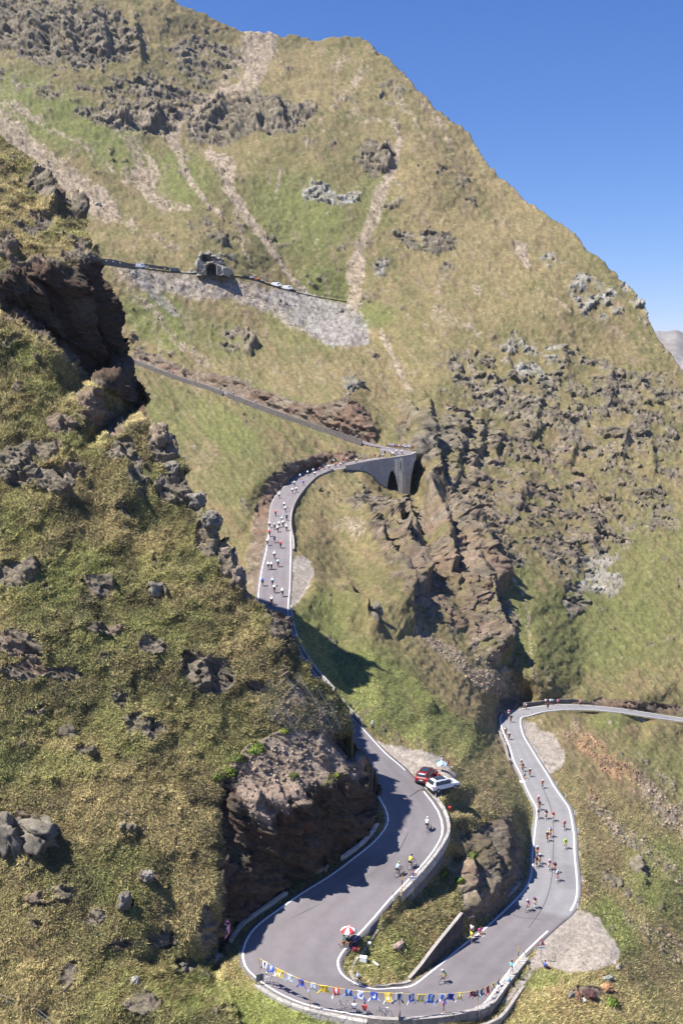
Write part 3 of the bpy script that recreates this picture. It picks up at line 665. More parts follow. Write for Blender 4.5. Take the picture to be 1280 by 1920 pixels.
D = D + ampf * rough * (0.20 * n_p2 + 0.05 * n_p3) * (1 + 0.9 * rk) + ampf * 0.22 * rough * w_dg * n_dg
D = D + ampf * m_scree * 0.35 * rough * f2
D = D - np.where(on_road, 0.0, 0) 
NH = N * np.array([1.0, 1.0, 0.12]); NH /= np.linalg.norm(NH, axis=-1)[..., None]      # crags break out sideways, as ledges
Pd = P + N * D[..., None] + NH * (1.25 * DR)[..., None]
Pd[..., 2] -= np.where(on_road & (rd < -1.0), 0.30, 0.0) + 0.05 * (rd < 4)
# --- colour
n_c = fbm(Pf / 6.0 + 90, 4, 41); n_c2 = fbm(Pf / 24.0 + 40, 3, 43)
q2 = np.stack([BG.U / 5.0, BG.V / 5.0, 0 * BG.U], -1); n_f = 0.65 * fbm(q2, 3, 45) + 0.5 * n_p3
# grass lies in streaks down the fall line
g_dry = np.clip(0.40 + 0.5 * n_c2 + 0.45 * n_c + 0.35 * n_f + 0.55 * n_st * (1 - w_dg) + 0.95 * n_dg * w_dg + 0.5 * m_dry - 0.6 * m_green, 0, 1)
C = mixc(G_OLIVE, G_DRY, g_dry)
C = mixc(C, G_GREEN, np.clip(m_green * (0.95 + 0.5 * n_c + 0.3 * n_f), 0, 1) * 0.85)
C = mixc(C, G_BROWN, sstep(0.05, 0.45, 0.6 * n_c + 0.8 * n_st * (1 - w_dg) + 1.0 * n_dg * w_dg - 0.3 * m_green + 0.3 * n_f) * 0.55)
C = mixc(C, S_PINK * 0.9, sstep(0.28, 0.55, n_st + 0.3 * n_f) * 0.35 * sstep(1000, 700, BG.V))
tone = 0.5 * t2 + 0.3 * t3 + 0.2 * t1
CR = mixc(R_DARK, R_GREY, np.clip(0.05 + 1.45 * tone + 0.45 * n_f, 0, 1.7))
CR = mixc(CR, R_RUST, np.clip(m_rust * (0.40 + 0.9 * (t2 - 0.4) + 0.8 * n_c), 0, 1) * 0.7)
CR = mixc(CR, R_PALE, np.clip(m_pale * (0.6 + 0.8 * (t2 - 0.4)), 0, 1))
CR = mixc(CR, R_RUST * 0.85, m_cut * 0.55 * np.clip(0.6 + n_c, 0, 1))
lich = sstep(0.05, 0.45, n_c + 0.5 * n_f) * 0.45 * (1 - m_cut)
CR = mixc(CR, G_OLIVE, lich)
C = mixc(C, CR, rk)
sc = np.clip(0.85 * sstep(0.34, 0.86, m_scree + 0.34 * n_px + 0.26 * n_f + 0.16 * n_m) , 0, 1) * (1 - m_gravel)
CS = mixc(S_PINK, S_GREY, np.clip(m_gs + 0.15 * n_c, 0, 1)) * (0.80 + 0.45 * t2 + 0.35 * n_f)[..., None]
CS = mixc(CS, CS * np.array((1.05, .78, .62)), np.clip(m_rust * 1.1 * sstep(1250, 1400, BG.V), 0, 1))
C = mixc(C, CS, sc * (1 - 0.6 * rk))
CG = GRAVEL * (1 + 0.10 * n_f + 0.10 * n_c)[..., None]
C = mixc(C, CG * (1 + 0.10 * n_p2)[..., None], sstep(0.24, 0.86, m_gravel + 0.34 * n_f + 0.36 * n_p2 + 0.2 * n_px))
C = C * (1 + 0.16 * n_p3 + 0.14 * n_p2 * (1 - m_gravel))[..., None]
C = np.clip(C, 0.012, 0.75)
# --- the crest: the far side falls away behind the skyline
sky_v = np.interp(BG.u, [p[0] for p in SKYLINE], [p[1] for p in SKYLINE]) + 3.0 * noise(np.stack([BG.u / 9.0, 0 * BG.u, 0 * BG.u], -1), 77)
js = np.clip(np.ceil((sky_v - BG.v[0]) / BG.step).astype(int), 0, len(BG.v) - 2)
jj = np.arange(len(BG.v))[:, None]; back = js[None, :] - jj
top = Pd[js, np.arange(len(BG.u))]
b = np.clip(back, 0, 40)[..., None]
Pd = np.where(back[..., None] > 0, top[None] + b * np.array([0.0, 9.0, -3.5]), Pd)
C = np.where(back[..., None] > 0, C[js, np.arange(len(BG.u))][None], C)
keep = back < 14
BG.P = Pd; BG.rk = rk; BG.C = C; BG.N = N; BG.sc = sc; BG.ZC = ZC; BG.gr = m_gravel; BG.rd = rd; BG.on = on_road
land = attr_mat('mountain_ground', ((0.35, 0.22), (1.6, 0.28), (6.0, 0.22)), bump=0.30, bscale=1.4, bdist=0.4)
o = sheet_object('mountain', Pd, C, keep, land); tag(o, 'steep grassy mountain with rock bands and scree under the blue sky', 'mountain', kind='structure')

# ================================================================== the hillside in front
FS = Sheet(-260, 722, 90, 2166, 1.6, FCTRL)
FS.w = blur(FS.w, 4)
P = FS.pos(); ZC = 1 / FS.w; PXM = F_PX / ZC; N = normals(blur(P[..., 0], 3)[..., None] * [1, 0, 0] + blur(P[..., 1], 3)[..., None] * [0, 1, 0] + blur(P[..., 2], 3)[..., None] * [0, 0, 1])
rock = Mask()
for q in [(45,1560,66,42,15,1),(37,1075,46,34,0,.8),(185,1100,40,22,10,.85),(295,1105,22,22,0,.9),(25,1205,60,26,8,.9),(40,1255,50,26,0,.8),(120,1262,50,20,0,.75),(200,1180,46,16,0,.7),(290,1210,40,18,0,.8),(385,1262,58,40,20,1),(125,1372,26,16,0,.8),(165,1405,26,16,0,.7),(285,1362,30,12,15,.7),
          (360,960,34,30,0,.8),(390,1010,34,40,0,.95),(432,1050,24,44,0,1),(170,745,34,20,20,.9),(200,790,46,26,20,.95),(225,850,36,34,0,.95),(310,825,36,50,10,1),(325,915,44,36,0,.9),(80,840,44,26,0,.9),(30,875,46,40,0,.95),(115,800,34,24,0,.8),(105,900,46,30,0,.85),(260,900,30,60,0,.75),(150,870,30,30,0,.6),
          (200,1495,26,16,0,.7),(110,1510,30,18,0,.7),(95,1680,60,22,-10,.8),(175,1720,34,22,-15,.9),(235,1695,20,22,0,.85),(275,1645,20,16,0,.8),(300,1760,36,22,0,.8),(225,1770,34,18,0,.7),(388,1745,20,66,0,.95),(50,1730,50,16,0,.6),(125,1830,24,40,20,.7),(270,1880,44,26,0,.85),(345,1810,30,30,0,.6),(20,720,26,40,0,.5),(250,1010,30,20,0,.5),(480,1290,30,20,0,.6),(470,1100,26,30,30,.9),(525,1180,30,26,40,.85),(345,1240,30,30,0,.6),
          (60,500,60,30,0,.7),(100,350,60,40,30,.95),(150,395,26,30,0,1),(60,420,50,30,0,.6),(150,480,50,30,0,.6),(10,470,40,30,0,.7)]: rock.ell(*q)
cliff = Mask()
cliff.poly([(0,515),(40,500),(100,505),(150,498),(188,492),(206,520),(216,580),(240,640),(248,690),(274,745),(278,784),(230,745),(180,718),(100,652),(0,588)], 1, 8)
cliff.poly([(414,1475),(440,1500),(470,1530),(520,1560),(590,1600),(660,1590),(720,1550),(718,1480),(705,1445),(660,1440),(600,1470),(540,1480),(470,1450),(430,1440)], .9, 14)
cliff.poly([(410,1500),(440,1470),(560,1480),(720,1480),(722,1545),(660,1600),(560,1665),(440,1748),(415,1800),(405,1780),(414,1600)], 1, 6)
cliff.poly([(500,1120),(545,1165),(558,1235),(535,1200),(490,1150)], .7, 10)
bare = Mask()
bare.poly([(430,1430),(470,1400),(520,1370),(600,1370),(660,1395),(705,1440),(690,1470),(620,1450),(560,1490),(500,1540),(450,1500)], 1, 16)
bare.poly([(455,1420),(480,1330),(540,1275),(600,1290),(650,1340),(700,1420),(660,1440),(560,1420)], .40, 24)
bare.stroke([(560,1660),(620,1625)], 6, 10, .8)
green = Mask()
for q in [(300,1180,130,60,0,.6),(200,1080,120,60,0,.6),(60,690,90,50,30,.7),(350,1060,80,40,0,.5),(80,1440,120,40,0,.5),(200,1640,140,60,0,.4),(380,1880,120,60,0,1),(120,1340,120,40,0,.5),(40,970,80,60,0,.4),(320,1880,80,50,0,.8),(230,1850,80,40,0,.4)]: green.ell(*q)
dry = Mask()
dry.stroke([(0,600),(100,664),(180,726),(270,782)], 10, 7, 1)
for q in [(330,1360,130,60,0,.8),(250,1500,160,70,0,.7),(420,1250,100,60,0,.7),(200,1010,80,40,0,.6),(560,1270,70,40,30,.7),(100,1560,60,60,0,.4),(330,1660,70,80,0,.7),(60,400,90,60,20,.6),(150,450,60,30,0,.7),(610,1330,50,50,50,.7),(130,1000,90,30,0,.5)]: dry.ell(*q)
ribs = ridge_field([([(470,1450),(505,1540),(540,1640)],0.9,30,9),([(545,1440),(575,1530),(600,1600)],1.0,30,9),([(500,1440),(540,1520),(570,1590)],0.8,22,7),([(610,1440),(640,1520),(655,1580)],0.9,30,9),([(660,1430),(690,1500),(700,1550)],0.8,30,9),([(430,1470),(455,1560),(470,1680)],0.6,20,9),
    ([(130,500),(150,580),(190,690)],4,40,12),([(60,510),(90,580),(120,650)],3,40,14),([(175,500),(205,600),(240,740)],3,24,10),([(385,1230),(400,1290)],1.8,46,8),([(350,1220),(330,1260)],1.0,30,8),([(300,800),(330,860),(345,900)],1.2,20,8),([(375,950),(420,1020)],1.6,26,8),([(428,1030),(440,1085)],1.8,14,6),([(215,830),(235,880),(270,960)],2.4,60,10),([(110,780),(130,850)],1.0,30,8),([(60,1040),(75,1090)],1.5,40,8),([(80,330),(110,400)],3,30,10),([(140,370),(165,415)],3,20,8)])
MR = Mask(); MR.a = ribs
q = np.stack([FS.U / 30.0, FS.V / 30.0, 0 * FS.U], -1)
ju = 9 * fbm(q, 4, 131); jv = 9 * fbm(q + 50, 4, 137); UU, VV = FS.U + ju, FS.V + jv
m_rock = rock.at(UU, VV); m_cl = cliff.at(FS.U + ju * .6, FS.V + jv * .6); m_bare = bare.at(UU, VV); m_green = green.at(UU, VV); m_dry = dry.at(UU, VV); m_rib = MR.at(UU, VV)
Pf = P.astype(np.float32); Q = (Pf @ dip.T) * np.array([0.55, 0.9, 1.25], np.float32)
n_l = fbm(Pf / 9.0, 4, 103); n_m = fbm(Pf / 2.6, 4, 105); n_s = fbm(Pf / 0.85, 3, 107)
f1, t1 = facets(Q / 3.4, 111); f2, t2 = facets(Q / 1.35, 121); f3, t3 = facets(Q / 0.5, 127)
rk = sstep(0.34, 0.50, 0.92 * m_rock + 0.42 * n_m + 0.22 * n_l - 0.10) * sstep(0.05, 0.3, m_rock)
rk = np.maximum(rk, sstep(0.24, 0.34, 0.75 * n_m + 0.30 * n_l + 0.22 * n_s + 0.02) * sstep(-.05, .2, fbm(Pf / 5.0 + 31, 3, 161)))
rk = np.maximum(rk, sstep(0.4, 0.6, m_cl + 0.12 * n_m)); rk = np.maximum(rk, 0.8 * sstep(0.35, 0.6, m_bare + 0.3 * n_m))
edge = np.interp(0, [0], [0])
D = m_rib * (1 + 0.3 * n_m) + rk * (1.15 * f1 + 0.85 * f2 + 0.34 * f3 + 0.2) * (1 - 0.45 * m_bare * (1 - m_cl)) * np.clip(ZC / 150.0, .8, 1.5)
hump = sstep(-0.25, 0.5, n_m)          # cushions of grass with hollows between them
D = D + (1 - rk) * (0.9 * n_l + 0.75 * hump + 0.28 * n_s) * (1 - 0.5 * m_bare) + 0.12 * rk * n_s
lowline = sstep(3, 30, np.hypot(np.maximum(FS.U - 405, 0), np.maximum(1e-3, 0)) * 0 + 60)
Pd = P + N * (D * lowline)[..., None]
n_c = fbm(Pf / 1.7 + 90, 4, 141); n_c2 = fbm(Pf / 8.0 + 40, 3, 143); q2 = np.stack([FS.U / 4.0, FS.V / 4.0, 0 * FS.U], -1); n_f = fbm(q2, 3, 145)
C = mixc(G_OLIVE, G_DRY, np.clip(0.36 + 0.6 * n_c2 + 0.6 * n_c + 0.3 * n_f + 0.5 * m_dry - 0.4 * m_green + 0.25 * hump, 0, 1))
C = mixc(C, G_GREEN, np.clip(m_green * (0.9 + 0.8 * n_c), 0, 1) * 0.75 + np.clip(0.35 * sstep(0.0, 0.4, -n_c2) , 0, 1) * (1 - m_green))
C = mixc(C, G_BROWN, sstep(0.1, 0.5, -n_c + 0.3 * n_f) * 0.55)
n_h = fbm(Pf / 3.4 + 11, 3, 163); C = mixc(C, np.array((0.070, 0.060, 0.036)), sstep(0.12, 0.45, n_h + 0.35 * n_c) * 0.7)      # heather and bilberry
tone = 0.45 * t2 + 0.35 * t3 + 0.2 * t1
CR = mixc(R_DARK, R_GREY * 1.12, np.clip(0.15 + 1.25 * tone + 0.3 * n_f, 0, 1.6))
m_up = sstep(1300, 1200, FS.V)
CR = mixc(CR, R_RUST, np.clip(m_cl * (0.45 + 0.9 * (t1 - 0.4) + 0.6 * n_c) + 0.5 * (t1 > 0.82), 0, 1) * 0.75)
CR = CR * (1 - 0.50 * m_cl * (1 - 0.8 * m_bare))[..., None]  # darker cliff rock, with the shade of the faces put into the colour
CR = mixc(CR, G_OLIVE, sstep(0.15, 0.5, n_c + 0.4 * n_f) * 0.35 * (1 - m_cl))
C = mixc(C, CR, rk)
CB = np.array((0.245, 0.190, 0.150)) * (0.85 + 0.35 * t2 + 0.3 * n_f)[..., None]
C = mixc(C, CB, np.clip(sstep(0.35, 0.7, m_bare + 0.30 * n_m), 0, 1) * 0.8)
C = np.clip(C, 0.012, 0.7)
FS.P = Pd; FS.rk = rk; FS.C = C; FS.N = N; FS.ZC = ZC; FS.bare = m_bare; FS.cl = m_cl
_w = sstep(1420, 1250, FS.V); keepF = inside(FG_POLY, FS.U + 2.0 * n_f + _w * (10 * n_m + 13 * facets(np.stack([FS.U / 26.0, FS.V / 30.0, 0 * FS.U], -1), 171)[0]), FS.V + 2.0 * n_m + _w * 9 * fbm(q + 9, 4, 151))
FS.keep = keepF
# skirts: the hidden far side of the hillside
nv, nu = keepF.shape; idx = np.arange(nv * nu).reshape(nv, nu)
qd = keepF[:-1, :-1] & keepF[1:, :-1] & keepF[1:, 1:] & keepF[:-1, 1:]
E = {}
def bnd():
    z = np.zeros((nv + 1, nu + 1), bool); z[1:-1, 1:-1] = qd
    res = []
    # faces j,i ; neighbours
    up = qd & ~z[0:-2, 1:-1]; dn = qd & ~z[2:, 1:-1]; lf = qd & ~z[1:-1, 0:-2]; rt = qd & ~z[1:-1, 2:]
    for m_, da, db in ((up, (0, 1), (0, 0)), (dn, (1, 0), (1, 1)), (lf, (0, 0), (1, 0)), (rt, (1, 1), (0, 1))):
        j, i = np.nonzero(m_); res.append(np.stack([idx[j + da[0], i + da[1]], idx[j + db[0], i + db[1]]], 1))
    return np.concatenate(res)
Eb = bnd(); bv = np.unique(Eb); mp = {int(a): k_ for k_, a in enumerate(bv)}
base = Pd.reshape(-1, 3)[bv]; bcol = C.reshape(-1, 3)[bv]; Vv = FS.V.ravel()[bv]; Uv = FS.U.ravel()[bv]
kb = np.clip((1250 - Vv) / 250, 0.02, 1)[:, None] * np.stack([base[:, 0] / base[:, 1] - 0.45, np.ones(len(bv)), np.zeros(len(bv))], 1)
rows = [(1.2, 0.6), (3.5, 3.0), (8, 9), (15, 20), (26, 42)]
ex, ec, ef = [], [], []; prev = bv
for r_, (bk, dn_) in enumerate(rows):
    ex.append(base + kb * bk + np.array([[0, 0, -1.0]]) * dn_ * np.clip((1700 - Vv) / 400, .35, 1)[:, None]); ec.append(bcol)
    cur = nv * nu + r_ * len(bv) + np.arange(len(bv))
    a = np.array([mp[int(x)] for x in Eb[:, 0]]); b2 = np.array([mp[int(x)] for x in Eb[:, 1]])
    ef.append(np.stack([prev[a], prev[b2], cur[b2], cur[a]], 1)); prev = cur
fg_mat = attr_mat('hillside_ground', ((1.2, 0.22), (5.0, 0.32), (17.0, 0.25)), bump=0.45, bscale=5.0, bdist=0.12)
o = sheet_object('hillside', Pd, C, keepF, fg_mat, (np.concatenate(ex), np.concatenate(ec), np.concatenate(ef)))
tag(o, 'near hillside of tussock grass and grey outcrops above the cut rock', 'hillside', kind='structure')

# far ridge across the valley
def far_ridge():
    us = np.linspace(1080, 1700, 160); rows_ = 26; V = []; Cc = []
    crest = np.interp(us, [1080, 1200, 1232, 1250, 1268, 1290, 1340, 1420, 1700], [640, 628, 620, 622, 619, 628, 620, 600, 640])
    for r_ in range(rows_):
        t = r_ / (rows_ - 1)
        for i, u in enumerate(us):
            Y = 5200 - 2300 * t; p = by_y(u, crest[i] + 2 * float(fbm(np.array([[u / 12.0, 3, 1]]), 3, 5)[0]), 5200.0)
            h = p[2] * (1 - t) ** 1.15 - 620 * t
            V.append((p[0] * Y / 5200, Y, h))
    V = np.array(V); n = fbm(V / 420.0, 5, 61); rg = ridged(V / 620.0, 4, 65)
    tt = np.repeat(np.linspace(0, 1, rows_), len(us))
    V[:, 2] += (90 * n + 110 * rg - 60) * np.minimum(tt * 5, 1); V[:, 1] += 120 * n * np.minimum(tt * 5, 1)
    K = mixc(np.array((0.20, 0.165, 0.13)), np.array((0.26, 0.235, 0.21)), np.clip(0.5 + n, 0, 1)); snow = (rg > 0.72) & (tt < 0.25)
    K[snow] = (0.5, 0.5, 0.5)
    ii = np.arange(rows_ * len(us)).reshape(rows_, -1)
    Fq = np.stack([ii[:-1, :-1].ravel(), ii[1:, :-1].ravel(), ii[1:, 1:].ravel(), ii[:-1, 1:].ravel()], 1)
    # far side
    bk = V[:len(us)] + np.array([0, 1500, -900]); Fb = np.stack([np.arange(len(us) - 1), np.arange(1, len(us)), len(V) + np.arange(1, len(us)), len(V) + np.arange(len(us) - 1)], 1)
    o = fast_mesh('hills', np.concatenate([V, bk]), np.concatenate([Fq, Fb]), np.concatenate([K, K[:len(us)]]), attr_mat('far_rock', ((0.004, 0.25), (0.02, 0.25)), bump=0))
    tag(o, 'pale far ridge across the valley at the right edge', 'hills', kind='structure')
far_ridge()
# ------------------------------------------------------------------ roads
def asphalt_mat():
    m = bpy.data.materials.new('asphalt'); m.use_nodes = True
    n = m.node_tree.nodes; l = m.node_tree.links; b = n['Principled BSDF']
    b.inputs['Roughness'].default_value = 0.85; b.inputs['Specular IOR Level'].default_value = 0.2
    at = n.new('ShaderNodeAttribute'); at.attribute_name = 'albedo'
    tc = n.new('ShaderNodeTexCoord'); cur = at.outputs['Color']
    for sc, amt in ((0.22, 0.07), (1.5, 0.05), (25.0, 0.10)):
        t = n.new('ShaderNodeTexNoise'); t.inputs['Scale'].default_value = sc; t.inputs['Detail'].default_value = 5
        l.new(tc.outputs['Object'], t.inputs['Vector'])
        r = n.new('ShaderNodeMapRange'); r.inputs['From Min'].default_value = 0.3; r.inputs['From Max'].default_value = 0.7
        r.inputs['To Min'].default_value = 1 - amt; r.inputs['To Max'].default_value = 1 + amt
        l.new(t.outputs['Fac'], r.inputs['Value'])
        x = n.new('ShaderNodeVectorMath'); x.operation = 'SCALE'; l.new(cur, x.inputs[0]); l.new(r.outputs['Result'], x.inputs['Scale']); cur = x.outputs['Vector']
    l.new(cur, b.inputs['Base Color'])
    return m
ASPHALT = asphalt_mat()
LINE = mat('road_paint', (0.74, 0.73, 0.70), 0.8, noise=(4.0, 0.22))
A_OLD = np.array((0.180, 0.162, 0.166)); A_NEW = np.array((0.236, 0.228, 0.230)); A_FAR = np.array((0.205, 0.182, 0.186))
def ribbon(name, A, B, across, lift, m, colour=None):
    n = len(A); T = np.asarray(across, float)
    V = (A[:, None] * (1 - T)[None, :, None] + B[:, None] * T[None, :, None]); V[..., 2] += lift
    if len(T) > 5: V[:, 0, 2] -= 2.4; V[:, -1, 2] -= 2.4      # the outermost row is the broken edge going into the ground
    i = np.arange(n * len(T)).reshape(n, len(T))
    F = np.stack([i[:-1, :-1].ravel(), i[1:, :-1].ravel(), i[1:, 1:].ravel(), i[:-1, 1:].ravel()], 1)
    K = None
    if colour is not None:
        K = np.repeat(colour[:, None], len(T), 1)
        lane = 0.045 * np.cos(T * 4 * np.pi * 2 + np.pi) * (len(T) > 5)      # polished wheel tracks in both lanes
        pat = 0.07 * fbm(np.stack([V[..., 0] / 5.0, V[..., 1] / 5.0, V[..., 2] / 5.0], -1), 3, 91) + 0.05 * fbm(V / 1.1, 2, 95)
        edge_ = 0.10 * np.exp(-np.maximum(np.minimum(T, 1 - T), 0) / 0.03)
        if len(T) > 5:
            for i0_, i1_, t0_, t1_, f_ in ((.30, .315, .1, .5, .86), (.40, .403, 0, 1, .82), (.455, .475, .55, .9, .88), (.56, .563, 0, 1, .85), (.60, .63, .5, .95, .9), (.70, .715, .05, .45, .86), (.20, .212, .5, .95, .88)):
                a_, b_ = int(i0_ * len(A)), int(i1_ * len(A)) + 1; tm = (T >= t0_) & (T <= t1_); K[a_:b_, tm] *= f_       # patched asphalt
        K = (K * (1 + lane[None, :, None] + pat[..., None] - edge_[None, :, None])).reshape(-1, 3)
    return fast_mesh(name, V.reshape(-1, 3), F, K, m, smooth=False)
def expand(A, B, d):
    w = B - A; w[:, 2] *= 1; u = w / np.linalg.norm(w, axis=1)[:, None]
    return A - u * d, B + u * d
s_uv = np.stack(to_px(RC)[:2], 1)
i_hp = int(np.argmin(np.hypot(RC[:, 0] - by_z(1000, 1712, -68)[0], RC[:, 1] - by_z(1000, 1712, -68)[1])))   # seam of the newer surface
ar = np.arange(len(RC)); i_up = int(np.argmin(np.abs(s_uv[:, 1] - 1230) + 1e3 * (ar > len(RC) * .6)))
colr = np.where((ar > i_hp)[:, None], A_NEW, np.where((ar < i_up)[:, None], A_FAR, A_OLD))
EA, EB = expand(RA, RB, 0.45)
tag(ribbon('road', EA, EB, np.r_[-0.008, np.linspace(0, 1, 25), 1.008], 0.02, ASPHALT, colr), 'grey two-lane mountain pass road winding round the hairpin', 'road', kind='structure')
XA, XB = expand(UA, UB, 0.2)
tag(ribbon('road', XA, XB, [0, .5, 1], 0.03, ASPHALT, np.repeat(A_FAR[None], len(UA), 0)), 'upper road climbing along the far slope', 'road', kind='structure')
XA, XB = expand(TA, TB, 0.2)
tag(ribbon('road', XA, XB, [0, .5, 1], 0.06, ASPHALT, np.repeat((A_FAR * 1.1)[None], len(TA), 0)), 'highest road running past the tunnel mouth', 'road', kind='structure')
# painted edge lines: sheets 4 mm above the asphalt
def edge_line(E, inward, gaps=()):
    n = len(E); u = inward - E; u = u / np.linalg.norm(u, axis=1)[:, None]
    w = np.full(n, 0.17)
    a, b = E + u * 0.02, E + u * (0.02 + 0.22)
    ok = np.ones(n, bool)
    for g0, g1 in gaps: ok[g0:g1] = False
    V = np.stack([a, b], 1).reshape(-1, 3); V[:, 2] += 0.026
    j = np.nonzero(ok[:-1] & ok[1:])[0]
    return V, np.stack([2 * j, 2 * j + 2, 2 * j + 3, 2 * j + 1], 1)
def near_idx(u, v, side=None):
    E = RC if side is None else side
    x, y, _ = to_px(E); return int(np.argmin(np.hypot(x - u, y - v)))
def dash_gaps(E, u0, v0, u1, v1, period, gap):
    i0, i1 = sorted((near_idx(u0, v0, E), near_idx(u1, v1, E)))
    L = np.cumsum(np.r_[0, np.linalg.norm(np.diff(E, axis=0), axis=1)]); out = []
    s = L[i0]
    while s < L[i1]:
        out.append((int(np.searchsorted(L, s)), int(np.searchsorted(L, s + gap)))); s += period
    return out
va, fa = edge_line(RA, RB, dash_gaps(RA, 1036, 1739, 1062, 1716, 3.2, 1.6)); vb, fb = edge_line(RB, RA, dash_gaps(RB, 772, 1460, 800, 1488, 4.2, 1.3))
lm = fast_mesh('edge_line', np.concatenate([va, vb]), np.concatenate([fa, fb + len(va)]), None, LINE, smooth=False)
tag(lm, 'white edge lines painted on the pass road', 'road marking', kind='structure')
# tar-sealed cracks
TAR = mat('tar_seal', (0.085, 0.08, 0.08), 0.6)
def strip_on_road(pts, w, name, m, lift=0.03, label=None):
    P_ = smooth_path([on_road_pt(u, v) for u, v in pts], 0.6); T = np.gradient(P_, axis=0); nrm = np.stack([-T[:, 1], T[:, 0], 0 * T[:, 0]], 1); nrm /= np.linalg.norm(nrm, axis=1)[:, None]
    V = np.stack([P_ - nrm * w / 2, P_ + nrm * w / 2], 1).reshape(-1, 3); V[:, 2] += lift - 0.02
    j = np.arange(len(P_) - 1)
    o = fast_mesh(name, V, np.stack([2 * j, 2 * j + 2, 2 * j + 3, 2 * j + 1], 1), None, m, smooth=False)
    return tag(o, label, 'road marking', kind='structure')
_tt = np.linspace(-0.12, 1.12, 32)
_S = (RA[:, None] * (1 - _tt)[None, :, None] + RB[:, None] * _tt[None, :, None]); _Su, _Sv, _ = to_px(_S)
def road_lookup(u, v):
    d = np.hypot(_Su - u, _Sv - v); k_ = int(np.argmin(d)); i, j = divmod(k_, len(_tt))
    return i, _tt[j]
def on_road_pt(u, v):
    i, t = road_lookup(u, v)
    # plane of the road there, met by the line of sight
    a = _S[i, len(_tt) // 2]; e1 = RB[i] - RA[i]; e2 = RC[min(i + 1, len(RC) - 1)] - RC[max(i - 1, 0)]
    nn = np.cross(e1, e2); d = ray(u, v); k_ = a.dot(nn) / d.dot(nn)
    p = d * k_
    if np.linalg.norm(p - _S[i, int(np.argmin(np.abs(_tt - t)))]) > 6: p = _S[i, int(np.argmin(np.abs(_tt - t)))]
    p = p.copy(); p[2] += 0.02
    return p
def road_dir(u, v):
    i, t = road_lookup(u, v); d = RC[max(i - 2, 0)] - RC[min(i + 2, len(RC) - 1)]; d = d / np.linalg.norm(d)
    return d       # uphill: the way the race goes
strip_on_road([(990,1740),(1006,1718),(1022,1690),(1033,1650),(1036,1605),(1037,1560),(1032,1516),(1018,1480)], 0.09, 'crack_seal', TAR, label='thin dark sealed crack along the middle of the right road')
strip_on_road([(961,1716),(982,1722),(1000,1722),(1018,1726)], 0.10, 'crack_seal', TAR, label='thin dark joint across the right road')
strip_on_road([(767,1494),(776,1488),(784,1482),(794,1480)], 0.11, 'crack_seal', TAR, label='short dark sealed crack beside the lay-by')
strip_on_road([(545,1722),(590,1700),(650,1668),(700,1636),(740,1604),(765,1560)], 0.05, 'crack_seal', mat('old_seam', (0.125, 0.115, 0.115), 0.8), label='faint seam along the middle of the left road')
# ------------------------------------------------------------------ grass: tufts on the near slopes (uncountable)
def grass_mat():
    m = bpy.data.materials.new('grass_blades'); m.use_nodes = True
    n = m.node_tree.nodes; l = m.node_tree.links; b = n['Principled BSDF']
    b.inputs['Roughness'].default_value = 0.8; b.inputs['Specular IOR Level'].default_value = 0.12
    at = n.new('ShaderNodeAttribute'); at.attribute_name = 'albedo'
    l.new(at.outputs['Color'], b.inputs['Base Color'])
    an = n.new('ShaderNodeAttribute'); an.attribute_name = 'lie'      # blades are shaded with the lie of the slope they carpet
    l.new(an.outputs['Vector'], b.inputs['Normal'])
    # a thin blade passes on the light that strikes its other side
    ng = n.new('ShaderNodeVectorMath'); ng.operation = 'SCALE'; ng.inputs['Scale'].default_value = -1; l.new(an.outputs['Vector'], ng.inputs[0])
    tr = n.new('ShaderNodeBsdfTranslucent'); l.new(at.outputs['Color'], tr.inputs['Color']); l.new(ng.outputs['Vector'], tr.inputs['Normal'])
    mx = n.new('ShaderNodeAddShader')
    l.new(b.outputs[0], mx.inputs[0]); l.new(tr.outputs[0], mx.inputs[1]); l.new(mx.outputs[0], n['Material Output'].inputs['Surface'])
    return m
GRASS = grass_mat()
